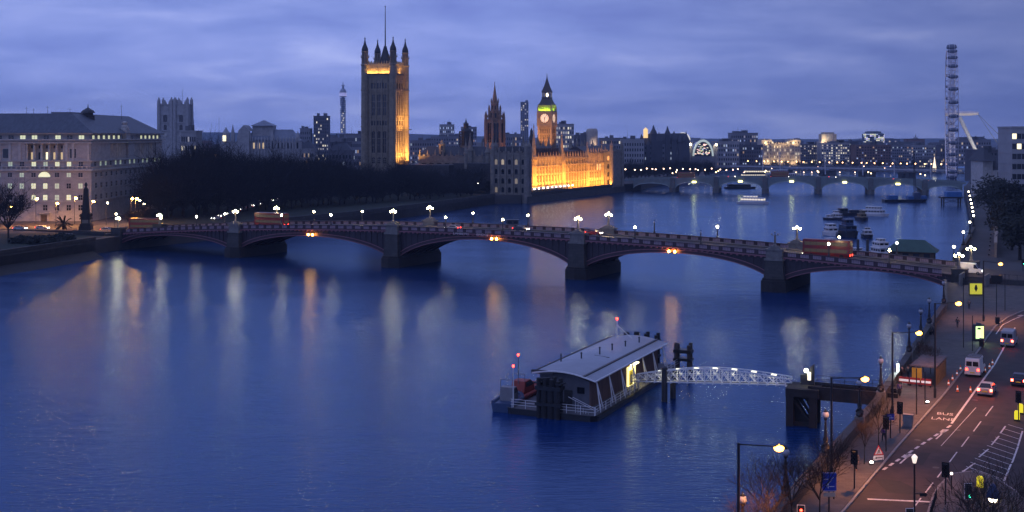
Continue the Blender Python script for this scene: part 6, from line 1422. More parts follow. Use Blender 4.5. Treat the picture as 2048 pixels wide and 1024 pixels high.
MB().box(15.4,16.6,.58,.69,1.0,3.0).out('door', YELL, st); q = MB().box(15.2,18.0,.1,.5,3.75,3.9); lamp('AREA', q.out('lamp_strip', emat('strip_lit',(1,.9,.5),5), st), (16.6,.3,3.7), 60, (1,.85,.4), 2.4, .3, aim=(16.6,-.3,.8))
for y in (2.2,5.6): MB().box(.5,.62,y-.5,y+.5,2.6,3.4).out('window', WGLASS, st)
MB().box(.5,.62,3.4,4.5,.8,2.9).out('door', DGREY, st)
q = MB(); q.tube((ln-3,6.6,5.4),(ln-3,6.6,8.2),.07); q.tube((ln-3,6.6,7.4),(ln-3.2,4.2,5.6),.06); q.out('mast', WHITE, st); MB().sph((ln-3,6.6,8.35),.18,8,6).out('mast_light', REDL, st)
q = MB(); q.tube((-3.0,10.2,.8),(-3.0,10.2,6.0),.08); q.out('mast', WHITE, st); MB().sph((-3,10.2,6.15),.16,8,6).out('mast_light', REDL, st)
q = MB(); q.tube((3.0,12.2,.8),(3.0,12.2,6.3),.06); q.out('mast', GREY, st); MB().sph((3,12.2,6.45),.16,8,6).out('mast_light', REDL, st)
# dark mooring dolphin at the near end
for (x, y, lab, zt) in ((-3.2,5.0,'dark timber and steel mooring frame at the near end of the floating station',5.2),(34.6,5.2,'dark block of mooring piles behind the far end of the floating station',5.4),(33.6,-1.8,'brown mooring piles at the far corner of the floating station',4.4)):
    p = SO+Matrix.Rotation(SA,3,'Z')@Vector((x,y,0)); t = thing('mooring_dolphin', lab, 'mooring', p, SA, 'mooring dolphins of the floating station'); w_ = (1.6 if zt == 5.2 else 3.0) if zt > 5 else 1.2
    for a in ((-1,-.33,.33,1) if zt > 5 else (-1,1)):
        for b_ in (-.5,.5): MB().cyl(b_, a*w_/1.2, -2, zt-.25*abs(b_+a), .30, .30, 8).out('pile', DARKST if zt > 5 else WOOD, t)
    q = MB(); q.box(-.85,.85,-w_/1.2-.4,w_/1.2+.4,zt-1.6,zt-1.1); q.box(-.85,.85,-w_/1.2-.4,w_/1.2+.4,1.6,2.0)
    if zt == 5.2: q.box(-.5,.5,-1.3,1.3,-.5,3.6); q.box(-.8,.8,-1.9,-1.0,4.4,4.55); q.box(-.8,.8,1.0,1.9,4.4,4.55)
    q.out('frame', BLACK, t)
# boats by the station
def rib(px, y, rz, lab, hm, L_=9.5, cab=True):
    p = P(px, y, 0); t = thing('rescue_boat', lab, 'boat', p, rz, 'rescue boats at the floating station'); hull(L_,3.2,1.15).out('hull', hm, t)
    q = MB(); q.path([(-L_*.46,-1.45,1.2),(L_*.15,-1.5,1.25),(L_*.36,-.9,1.4),(L_*.47,0,1.5),(L_*.36,.9,1.4),(L_*.15,1.5,1.25),(-L_*.46,1.45,1.2)],.26,8); q.out('tube', hm, t)
    q = MB(); q.xz([(-.24*L_,1.1),(.12*L_,1.1),(.08*L_,2.2),(-.02*L_,2.9),(-.2*L_,2.9)],-.95,.95); q.out('cabin', hm if hm is RUST else GREY, t); q = MB(); q.xz([(.085*L_,2.1),(-.01*L_,2.75),(-.17*L_,2.75),(-.17*L_,2.1)],-.97,.97); q.out('window', WGLASS, t)
    q = MB(); q.tube((-.2*L_,-.9,2.9),(-.2*L_,-.9,3.9),.05); q.tube((-.2*L_,.9,2.9),(-.2*L_,.9,3.9),.05); q.tube((-.2*L_,-.9,3.9),(-.2*L_,.9,3.9),.05); q.tube((-.2*L_,0,3.9),(-.2*L_,0,4.8),.03)
    for k in range(5):
        for s_ in (-1,1): q.tube((.1*L_+k*.6,s_*(1.3-k*.14),1.3),(.1*L_+k*.6,s_*(1.25-k*.14),2.0),.025,n=3)
    q.out('rail', GREY, t); return t
rib(1050, 799, SA, 'red fire rescue boat moored behind the mooring frame of the floating station', RUST, 10.5)
rib(1020, 815, SA+.1, 'grey flat bowed workboat nearest at the left end of the floating station', HULLB, 6.0)
# gangway
GA, GB2 = Vector((17.0,167,2.0)), Vector((34.9,151.2,4.75)); gl = (GB2-GA).length; gv = (GB2-GA)
gg = thing('access_gangway', 'white arched lattice gangway linking the floating station to the shore pier', 'gangway', GA, atan2(gv.y,gv.x)); sl_ = gv.z/Vector((gv.x,gv.y,0)).length; gl = Vector((gv.x,gv.y,0)).length
q = MB(); nb = 18; ht = lambda x: .8+1.05*sin(pi*min(1,max(0,x/gl)))
for y in (-.75,.75):
    for k in range(nb):
        x0, x1 = gl*k/nb, gl*(k+1)/nb
        q.tube((x0,y,sl_*x0),(x1,y,sl_*x1),.09); q.tube((x0,y,sl_*x0+ht(x0)),(x1,y,sl_*x1+ht(x1)),.09); q.tube((x0,y,sl_*x0),(x0,y,sl_*x0+ht(x0)),.055)
        q.tube((x0,y,sl_*x0+.1),(x1,y,sl_*x1+ht(x1)),.04,n=3); q.tube((x1,y,sl_*x1+.1),(x0,y,sl_*x0+ht(x0)),.04,n=3); q.tube((x0,y,sl_*x0+.55*ht(x0)),(x1,y,sl_*x1+.55*ht(x1)),.03,n=3)
for k in range(nb+1):
    x = gl*k/nb; q.tube((x,-.95,sl_*x-.12),(x,.95,sl_*x-.12),.06)
q.out('truss', WHITE, gg); q = MB(); q.add([(0,-.7,.02),(gl,-.7,gl*sl_+.02),(gl,.7,gl*sl_+.02),(0,.7,.02),(0,-.7,-.06),(gl,-.7,gl*sl_-.06),(gl,.7,gl*sl_-.06),(0,.7,-.06)],[(0,1,2,3),(7,6,5,4),(0,4,5,1),(3,2,6,7)]); q.out('walkway', DGREY, gg)
for k in range(7):
    x = 4+k*2.9; h_ = MB().box(x-.35,x+.35,.55,.72,sl_*x+ht(x)-.14,sl_*x+ht(x)-.05).out('lamp_strip', emat('gangway_lamp',(1,.95,.66),2.5), gg); lamp('AREA', h_, (x,.3,sl_*x+ht(x)-.2), 20, (1,.93,.62), .6, .3, aim=(x,0,sl_*x))
for px, y0, zt in ((1329,803,4.6),(1346,796,3.0)):
    p = P(px, y0, 0); t = thing('guide_pile', '%s round guide pile beside the white gangway' % ('tall' if zt > 4 else 'short'), 'post', p, 0, 'guide piles beside the gangway'); MB().cyl(0,0,-3,zt,.40,.40,10).lathe(0,0,[(.44,zt-.3),(.44,zt),(.1,zt+.2)],10).out('pile', DGREY, t)
# concrete pier head and link bridge to the wall
ph = thing('concrete_pier', 'dark concrete pier head on legs carrying the shore end of the gangway', 'pier', (36.4,150.3,0), atan2(gv.y,gv.x)+.35); q = MB()
q.box(-1.8,2.2,-2.2,2.2,3.7,4.7)
for x in (-1.3,1.5):
    for y in (-1.7,1.7): q.box(x-.45,x+.45,y-.45,y+.45,-3,3.7)
q.box(-1.3,1.5,-1.6,-1.3,-.3,.5); q.box(-1.3,1.5,1.3,1.6,-.3,.5); q.tube((-1.1,-1.45,3.4),(1.3,-1.45,.3),.18); q.tube((-1.1,1.45,3.4),(1.3,1.45,.3),.18); q.out('frame', DARKST, ph)
q = MB(); q.box(-1.3,1.5,-1.0,-.7,-2,1.4); q.box(-1.3,1.5,-1.0,-.7,3.25,3.7)
ed = [(-1.3,-1.3)]+[(a,a+1.1) for a in (-1.05,-.8,-.45,-.2,.15,.4)]+[(1.5,1.5)]
for m_ in range(0, len(ed), 2):
    (t0,b0_),(t1,b1_) = ed[m_], ed[m_+1]; q.xz([(b0_,1.4),(min(b1_,1.5),1.4),(t1,3.25),(t0,3.25)] if m_ else [(-1.3,1.4),(.05,1.4),(-1.05,3.25),(-1.3,3.25)], -1.0, -.7)
q.out('lattice_wall', DARKST, ph)
q = MB(); q.xz([(-.4,4.7),(1.3,4.7),(1.3,7.4),(.75,6.8),(.75,6.2),(-.4,5.9)],.9,1.3); q.out('screen_wall', DGREY, ph); MB().sph((.35,.7,6.5),.24,8,6).out('lamp_head', emat('pier_lamp',(1,.92,.55),30), ph); MB().box(.5,.9,.82,.895,5.3,6.3).out('sign', emat('pier_sign_lit',(1,.9,.65),1.5), ph)
lkA, lkB = Vector((37.8,149.9,4.5)), Vector((47.0,145.5,4.6)); lv = lkB-lkA
lk = thing('link_bridge', 'dark concrete footbridge from the pier head to the river wall', 'bridge', lkA, atan2(lv.y,lv.x)); ll = lv.length; q = MB(); q.box(-.5,ll,-1.6,1.6,-1.1,0); q.box(-.5,ll,-1.6,-1.35,0,.5); q.box(-.5,ll,1.35,1.6,0,.5); q.out('deck', DARKST, lk); q = MB()
for y in (-1.5,1.5):
    for k in range(7): q.tube((k*ll/6,y,.5),(k*ll/6,y,1.35),.035)
    for z in (.9,1.35): q.tube((0,y,z),(ll,y,z),.03)
q.out('railing', BLACK, lk)
# ------------------------------------------------------------------ the right hand road and pavement
PZ = GZ+.12; RD = atan2(.877, .481)             # the heading of the road away from the viewer
GS = 'tall amber street lamps on the right bank'
for px, Y, yt, hx, hy, lab in ((1477,84,886,1558,896,'nearest tall amber street lamp, cut by the lower picture edge'),(1663,110,754,1730,758,'amber street lamp at the shore end of the pier bridge'),(1785,135,664,1838,666,'amber street lamp left of the works shelter'),(1870,144.4,606,1917,607,'amber street lamp between works shelter and bridge steps'),(1967,204,521,2001,528,'amber street lamp at the road junction by the bridge end')):
    zt = Zv(yt,Y)-PZ; dxh = X_(hx,Y)-X_(px,Y); zh = Zv(hy,Y)-PZ
    t = thing('street_lamp', lab, 'street lamp', (X_(px,Y),Y,PZ), 0, GS); q = MB(); q.lathe(0,0,[(.17,0),(.17,1.1),(.12,1.2),(.10,zt-.1),(.12,zt)],8); q.tube((0,0,zt-.1),(dxh-.2,0,zh+.12),.05,.04,6); q.out('lamp_post', BLACK, t)
    q = MB(); q.xz([(dxh-.35,zh+.1),(dxh+.4,zh+.1),(dxh+.35,zh+.24),(dxh-.2,zh+.26)],-.16,.16); q.out('lamp_housing', BLACK, t)
    h_ = MB().sph((dxh,0,zh),.36,10,7,.72).out('lamp_head', LAMPO, t); lamp('SPOT', h_, (dxh,0,zh-.35), 6800, (1,.35,.09), .25, aim=(dxh,0.01,0), spot=150, blend=1.0)
def pole(px, py, h, r=.06, z=PZ): return P(px, py, z)
def signal(px, py, h, lab, col=None, rz=RD+pi, plate=False, Y=None):
    p = P(px, py, PZ) if Y is None else Vector((X_(px,Y),Y,PZ)); t = thing('traffic_light', lab, 'traffic light', p, rz, 'traffic lights on the right bank road')
    MB().cyl(0,0,0,h,.06,.06,8).out('pole', BLACK, t); q = MB(); q.box(.06,.32,-.18,.18,h-1.05,h); 
    for k in range(3): q.tube((.30,0,h-.2-k*.33),(.50,0,h-.16-k*.33),.14,.15,8,False)
    q.out('signal_head', BLACK, t); q = MB(); q.box(.02,.055,-.30,.30,h-1.18,h+.12); q.out('backing_board', WHITE if plate else BLACK, t)
    if plate: MB().box(.056,.062,-.26,.26,h-1.14,h+.08).out('board_face', BLACK, t)
    for k, c in enumerate(('r','a','g')): MB().sph((.33,0,h-.2-k*.33),.10,8,5).out('signal_lens', (REDL if c == 'r' else GREENL) if c == col else mat('dark_lens',(.03,.01,.01),.3), t)
    return t
signal(1708.7,977,3.35,'dark traffic light on the pavement left of the roadworks triangle'); signal(1772,903,3.4,'dark traffic light beside the small blue sign'); signal(1800,866,3.2,'dark traffic light left of the grey cabinet')
signal(1602,0,3.4,'traffic light showing red at the bottom picture edge','r',-pi/2-.2,True,91); signal(1819,0,3.3,'traffic light with white edged board at the bottom picture edge',None,-pi/2,True,90.5)
signal(1891,1009,3.5,'dark traffic light on the pavement corner at lower right'); signal(1936,0,3.3,'traffic light showing green at lower right','g',-pi/2,True,97); signal(2037,842,3.2,'dark traffic light at the right picture edge by the yellow bollards'); signal(2046,548,3.2,'traffic light showing green at the right edge beyond the junction','g',-pi/2)
def signpost(px, py, h, lab, board=None, name='sign_post', cat='sign', Y=None, rz=0.0, grp=None):
    p = P(px, py, PZ) if Y is None else Vector((X_(px,Y),Y,PZ)); t = thing(name, lab, cat, p, rz, grp); MB().cyl(0,0,0,h,.07,.06,8).out('pole', BLACK, t)
    if board: (w_,hh,z,m_) = board; o = MB().box(-w_/2,w_/2,-.12,-.07,z,z+hh).out('sign_board', m_, t); return t, o
    return t, None
t, o = signpost(1658,0,3.9,'large blue road sign with white route lines low in the picture',(1.15,1.55,2.2,BLUEP),Y=99)
q = MB()
for z in (2.22,3.70): q.box(-.55,.55,-.13,-.122,z,z+.03)
for a, b_ in (((-.4,2.5),(.35,3.35)),((-.1,2.84),(-.1,2.45)),((-.45,3.2),(-.1,3.2)),((.0,2.6),(.4,2.6))): q.tube((a[0],-.126,a[1]),(b_[0],-.126,b_[1]),.035,n=4)
q.out('sign_pattern', WHITE, o); MB().box(-.5,.5,-.12,-.07,1.75,2.1).out('sign_plate', mat('plate_buff',(.42,.36,.3),.6), t)
t, o = signpost(1781,876,3.0,'small blue sign on a post above the roadworks triangle',(.75,.65,1.9,BLUEP)); q = MB()
q.box(-.3,.3,-.13,-.122,2.1,2.16); q.box(-.25,.1,-.13,-.122,2.3,2.36); q.out('sign_pattern', WHITE, o)
signpost(1993,647,7.6,'tall post with a black box sign near the junction',(1.9,1.2,6.9,BLACK)); signpost(1927,695,10.4,'tall plain post between two amber street lamps'); signpost(2010,621,6.6,'slim post by the junction right of the black box sign')
signpost(1833,829,5.2,'slim plain post left of the traffic cones'); signpost(1850,808,3.8,'short plain post with a ground light at its foot'); signpost(1945,702,5.2,'slim post left of the glowing kiosk')
t = thing('roadworks_sign', 'red triangle roadworks sign with white arrow plate on the pavement', 'sign', P(1757,925,PZ), .25); hh = lambda s, z0: [(-s,z0),(s,z0),(0,z0+1.72*s)]
q = MB(); q.xz(hh(.55,.75),-.03,.0); o = q.out('sign_triangle', mat('sign_red',(.55,.03,.03),.5), t); MB().xz(hh(.40,.83),-.036,-.031).out('sign_face', WHITE, o)
q = MB(); q.xz([(-.06,.9),(.0,.9),(.04,1.15),(.1,.9),(.16,.9),(.08,1.28),(-.02,1.25)],-.044,-.037); q.xz([(-.22,.88),(-.08,.88),(-.14,1.0)],-.044,-.037); q.tube((.0,-.04,1.2),(-.16,-.04,1.02),.02,n=4); q.sph((.06,-.04,1.34),.05,8,5); q.out('worker_symbol', BLACK, o)
o = MB().box(-.55,.55,-.03,0,.25,.68).out('sign_plate', WHITE, t); MB().xz([(-.42,.465),(-.2,.57),(-.2,.50),(.42,.50),(.42,.43),(-.2,.43),(-.2,.36)],-.036,-.031).out('arrow', BLACK, o)
q = MB(); [q.tube((x,0,.7),(x*1.1,.5,-.05),.025) for x in (-.4,.4)]; [q.tube((x,0,.7),(x*1.1,-.05,-.05),.025) for x in (-.4,.4)]; q.out('stand', DGREY, t)
for px, y, lab in ((1743,929,'small bright ground light beside the roadworks triangle'),(1855,807,'small bright ground light left of the kerb cones')):
    t = thing('ground_light', lab, 'light', P(px,y,PZ), 0, 'ground lights on the pavement'); MB().cyl(0,0,0,.18,.22,.2,10).out('base', DGREY, t); MB().sph((0,0,.2),.17,8,6,.7).out('lens', emat('ground_lens',(1,.93,.8),25), t)
t = thing('utility_cabinet', 'grey metal utility cabinet at the kerb', 'cabinet', P(1816,853,PZ), RD); q = MB(); q.box(-.3,.3,-.5,.5,0,1.25); q.box(-.34,.34,-.54,.54,1.25,1.33); q.out('body', GREY, t); q = MB(); q.box(-.33,-.30,-.45,-.02,.1,1.2); q.box(-.33,-.30,.02,.45,.1,1.2); q.out('door', mat('cabinet_door',(.2,.2,.21),.5), t)
# lantern posts low in the picture
t = thing('lantern_post', 'black post with a small white topped lantern and arm sign at the bottom', 'street lamp', (X_(1829,95),95,GZ+.01), 0); q = MB(); q.lathe(0,0,[(.14,0),(.12,1.2),(.075,1.3),(.07,5.6),(.12,5.7)],8); q.tube((0,0,3.3),(.9,-.1,3.25),.04); q.out('lamp_post', BLACK, t); MB().lathe(0,0,[(.13,5.7),(.24,6.15),(.24,6.2),(.05,6.4)],6).out('lantern', emat('lantern_pale',(1,.8,.65),1.1,(.6,.55,.5)), t); MB().xz([(.35,3.12),(.75,3.12),(.75,3.02),(.98,3.25),(.75,3.46),(.75,3.36),(.35,3.36)],-.17,-.14).out('arm_sign', BLACK, t)
t = thing('hooded_lantern', 'blue hooded lantern glowing white among the branches at lower right', 'street lamp', (X_(1986,84),84,GZ), 0); z = Zv(998,84)-GZ; MB().lathe(0,0,[(.14,0),(.07,1.3),(.06,z-.4)],8).out('lamp_post', BLACK, t); MB().sph((0,0,z),.30,10,7,.8).out('globe', emat('lantern_warm',(1,.86,.6),18), t); MB().lathe(0,0,[(.48,z+.12),(.42,z+.42),(.2,z+.95),(.03,z+1.1)],10).out('hood', mat('hood_blue',(.03,.05,.13),.5), t)
for px, y, lab in ((1960,978,'yellow lit bollard among the branches at lower right'),(2041,828,'farther yellow lit bollard at the right picture edge'),(2034,842,'nearer yellow lit bollard at the right picture edge')):
    t = thing('lit_bollard', lab, 'bollard', P(px,y,RZ), RD+pi/2, 'yellow lit bollards'); MB().box(-.32,.32,-.16,.16,0,.18).out('base', BLACK, t); q = MB(); q.xz([(-.27,.18),(.27,.18),(.27,1.0),(.18,1.15),(-.18,1.15),(-.27,1.0)],-.13,.13); o = q.out('body', emat('bollard_yellow',(.85,.72,.03),.9,(.6,.5,.02)), t); q = MB(); q.xz([(.16*cos(k*pi/6),.78+.16*sin(k*pi/6)) for k in range(12)],-.15,-.131); q.out('roundel', BLUEP, o)
t = thing('light_column', 'short lit column beside the dark traffic light on the corner', 'light', P(1903,979,PZ), 0); MB().cyl(0,0,0,1.35,.06,.06,8).out('pole', BLACK, t); MB().sph((0,0,1.42),.11,8,6).out('lens', emat('column_lens',(1,.8,.7),10), t)
rl = thing('guard_railing', 'black guard railing on the pavement corner at the bottom right', 'railing', P(1873,1000,PZ), atan2((P(1855,1060,PZ)-P(1873,1000,PZ)).y,(P(1855,1060,PZ)-P(1873,1000,PZ)).x)); q = MB()
for z in (.15,1.0): q.tube((0,0,z),(8,0,z),.03)
for k in range(50): q.tube((k*.16,0,.15),(k*.16,0,1.0),.012,n=3)
for k in range(5): q.tube((k*2,0,0),(k*2,0,1.1),.035)
q.out('railing', BLACK, rl)
# bare street trees
slim = [bare_tree(70+k, 6.5, .34, (5,4,4,3,3), trunk=.36, r0=.011, twig=.0075, up=.35, l1=.30, m_c=TWIGB) for k in range(3)]
for k, (px, y, sc, lab) in enumerate(((1728,928,.85,'slim bare young tree left of the roadworks triangle'),(1758,895,.9,'slim bare young tree above the roadworks triangle'),(1640,1046,1.15,'bare young tree beside the large blue sign'),(1586,1066,1.2,'bare brown tree between two globe lamps at the bottom'),(1545,1100,1.15,'bare brown tree under the nearest amber lamp'),(1504,1150,1.1,'leftmost bare brown tree at the bottom, by the tall lamp post'),(1862,748,.75,'bare brown tree behind the works shelter'),(1845,735,.65,'small bare brown tree left behind the works shelter'),(1742,822,.45,'small brown shrub like tree at the pier bridge end'),(1668,998,1.0,'bare young tree above the large blue sign'))):
    tree_thing(slim[k%3], 'street_tree', lab, P(px,y,PZ), sc, k*1.7, 'bare young trees on the right pavement')
ft = bare_tree(91, 10, .5, (6,4,4,4,3), trunk=.30, r0=.013, twig=.013, up=.25, l1=.36, m_c=mat('dark_twigs',(.03,.02,.018),.9))
tree_thing(ft, 'street_tree', 'dark bare tree with spreading branches in the lower right corner', (X_(1965,83),83,GZ), 1.0, 1.0)
# vehicles on the road
def onroad(px, y): p = P(px, y, RZ); return (p.x, p.y, RZ+.002)
GVH = 'vehicles heading away on the right bank road'
car('white van with glowing tail lights stopped beside the works shelter', onroad(1950,748), RD, WVAN, GVH, 'white_van')
q = MB(); v = [o for o in COL.objects if o.name.startswith('white_van')][-1]; q.box(-1.8,.4,-.75,.75,2.45,2.52); [q.box(x,x+.06,-.85,.85,2.42,2.6) for x in (-1.8,-.7,.35)]; q.tube((-1.8,.3,2.62),(.6,.3,2.62),.05); q.out('roof_rack', GREY, v)
car('silver car with bright brake lights in the middle lane', onroad(1974,787), RD, SILV, GVH, 'car', True, True); car('dark blue car with red tail lights near the right picture edge', onroad(2040,768), RD, DBLUE, GVH, 'car', True, True)
car('pale van with red tail lights ahead of the cars, right of the white van', onroad(2018,690), RD, mat('grey_van',(.3,.28,.3),.4), GVH, 'grey_van', True, True)

co = bus('white coach with dark windows cut by the lower right picture corner', (48.6,103.5,PZ), RD+pi, 'white_coach'); co['group'] = ''; del co['group']
for ch in list(co.children):
    if ch.name.startswith('body'): me = ch.data.copy(); me.materials.clear(); me.materials.append(mat('coach_white',(.42,.38,.44),.4,.15,1)); ch.data = me
    if ch.name.startswith('window'): me = ch.data.copy(); me.materials.clear(); me.materials.append(WGLASS); ch.data = me
# traffic cones
cone = None
for k, (px, y, w_) in enumerate(((1915,784,'leftmost of the two nearest'),(1941,785,'right of the two nearest'),(1970,745,'right of the white van, nearest'),(1979,738,'right of the white van, middle'),(1985,730,'right of the white van, farthest'),(1914,752,'along the kerb, third from the front'),(1905,762,'along the kerb, second from the front'),(1897,772,'along the kerb, nearest'),(1921,742,'along the kerb, fourth from the front'))):
    p = P(px, y, RZ)
    if cone is None:
        cone = thing('traffic_cone', 'x', 'traffic cone', p, RD, 'traffic cones around the works'); MB().box(-.22,.22,-.22,.22,0,.05).out('base', BLACK, cone); q = MB(); q.lathe(0,0,[(.17,.05),(.13,.30)],10); q.lathe(0,0,[(.095,.5),(.04,.8)],10); q.out('body', ORANGE, cone); MB().lathe(0,0,[(.131,.30),(.096,.5)],10).out('reflective_band', emat('cone_band_glow',(1,.9,.85),.25,(.8,.8,.8)), cone); o = cone  # the band's faint glow stands in for light thrown back
    else: o = dup(cone, None, p)
    o['label'] = 'orange traffic cone with white band, '+w_
# the works enclosure
sp_ = P(1880,760,PZ); sh = thing('works_shelter', 'long grey roofed works shelter with yellow brown boarding at the kerb', 'shelter', sp_, RD); q = MB(); q.xz([(-4.4,2.3),(4.4,2.3),(4.4,2.42),(-4.4,2.42)],-.2,2.9); [q.box(-4.3+k*.8,-4.25+k*.8,-.2,2.9,2.422,2.46) for k in range(11)]; q.out('roof', mat('tarpaulin',(.15,.13,.13),.9,.3,1), sh)
q = MB(); [q.box(-4.3+k*.74,-3.62+k*.74,-.15,-.09,0,2.1-.05*(k%3)) for k in range(11)]; [q.box(-4.3+k*2.15,-4.2+k*2.15,-.08,.02,0,2.3) for k in range(5)]; q.out('hoarding', mat('ochre_boards',(.20,.115,.03),.8,.45,1.5), sh)
q = MB(); q.box(-4.36,-4.3,1.5,2.7,.5,2.1); q.out('notice_panel', mat('panel_yellow',(.5,.33,.03),.6), sh); q = MB(); [q.box(-4.2+k*2.1,-4.1+k*2.1,2.75,2.85,0,2.3) for k in range(5)]; q.out('frame', DGREY, sh)
for k in range(3):
    p = sp_+Matrix.Rotation(RD,3,'Z')@Vector((-5.2,.2+k*1.35,0)); t = thing('works_barrier', 'red and white plastic barrier at the near end of the works shelter, %s' % ('rightmost','middle','leftmost')[k], 'barrier', p, RD, 'barriers at the works shelter'); MB().box(-.05,.05,0,1.25,.2,1.0).out('panel', mat('barrier_red',(.35,.03,.03),.6), t); MB().box(-.07,-.051,.05,1.2,.45,.72).out('reflective_band', emat('band_white_glow',(1,1,1),.35,(.8,.8,.8)), t); MB().box(-.25,.25,0,.15,0,.19).box(-.25,.25,1.1,1.25,0,.19).out('foot', BLACK, t)  # white band given its own glow in place of reflected light
t = thing('work_light', 'bright white work light shining on the pavement by the shelter', 'lamp', sp_+Matrix.Rotation(RD,3,'Z')@Vector((-3.6,4.6,0)), 0); q = MB(); [q.tube((0,0,1.4),(.5*cos(a),.5*sin(a),0),.03) for a in (0,2.1,4.2)]; q.tube((0,0,1.3),(0,0,1.9),.03); q.out('stand', DGREY, t); h_ = MB().box(-.12,.12,-.12,-.04,1.3,2.3).out('lamp_head', emat('work_lamp',(.85,1,.95),9), t); lamp('SPOT', h_, (0,-.2,1.9), 260, (.85,1,.95), .1, aim=(-1,-2.0,0), spot=110)
# kiosk, bins, yellow underpass wall, steps
t = thing('lit_kiosk', 'kiosk with a glowing green and yellow poster panel near the junction', 'kiosk', P(1958,682,PZ), .15); q = MB(); q.box(-.75,.75,-.25,.6,0,.35); q.box(-.75,.75,-.25,.6,2.3,2.5); [q.box(x,x+.08,-.25,.6,.35,2.3) for x in (-.75,.67)]; q.box(-.67,.67,.3,.6,.35,2.3); q.cyl(0,.2,2.5,2.75,.5,.3,10); q.out('frame', DGREY, t); o = MB().box(-.66,.66,-.2,-.1,.4,2.28).out('poster_panel', emat('poster_glow',(.62,.95,.38),1.6), t); MB().box(.2,.66,-.215,-.201,.5,2.2).out('poster_strip', emat('poster_yellow',(1,.9,.3),1.8), o); MB().lathe(-.1,-.22,[(.3,1.85),(.34,1.9),(.2,2.05),(.05,2.1)],10).out('poster_motif', BLACK, o)
h_ = o; lamp('AREA', h_, (0,-.4,1.3), 40, (.7,1,.5), 1.2, 1.8, aim=(0,-3,.4))
for px, y, lab in ((1963,693,'black litter bin below the glowing kiosk'),(1995,648,'black litter bin at the curve of the kerb')):
    t = thing('litter_bin', lab, 'bin', P(px,y,PZ), 0, 'black litter bins'); MB().lathe(0,0,[(.34,0),(.36,.95),(.40,1.0),(.40,1.1),(.25,1.25)],10).out('body', BLACK, t); MB().box(-.18,.18,-.41,-.36,.8,.95).out('opening', DGREY, t)
yp = P(1952,591,PZ); t = thing('yellow_underpass_wall', 'yellow underpass end wall glowing by itself, with a dark diamond, beside the bridge steps', 'sign', yp, -.05); o = MB().box(-1.2,1.2,0,.18,.25,2.35).out('panel', emat('underpass_glow',(.80,.74,.05),.55,(.5,.45,.05)), t); MB().xz([(0,.7),(.32,1.4),(.12,2.1),(-.12,2.1),(-.32,1.4)],-.03,-.002).out('diamond', BLACK, o); q = MB(); q.box(-1.3,1.3,.18,.4,0,2.6); q.box(-1.3,-1.2,-.05,.18,0,2.6); q.box(1.2,1.3,-.05,.18,0,2.6); q.out('frame', DGREY, t)  # lit underpass end wall; its light is put into the colour as glow
stw = thing('bridge_steps', 'stone steps with dark side walls going down from the bridge end to the pavement', 'steps', B(207,-1.2,GZ), BA); q = MB(); za = ztop(S1)-1.1-GZ
for k in range(9): q.box(-2,2.4,-.4*(k+1),-.4*k-.002,0,za*(1-k/9)+.05)
q.out('step', GRANITE, stw); q = MB(); [q.box(x,x+.4,-6,0,0,za+1.0) for x in (-2.45,2.45)]; q.out('side_wall', GRAN_P, stw)
rlb = thing('bridge_approach_railing', 'dark railing along the bridge approach right of the steps', 'railing', B(212,-.5,GZ), BA); q = MB()
for k in range(22): q.tube((k*1.6,0,0),(k*1.6,0,2.3-k*.05),.05)
for z in (1.4,2.3): q.tube((0,0,z),(33.6,0,z-1.05),.04)
q.box(0,34,.05,.3,-.2,1.2); q.out('railing', DGREY, rlb)
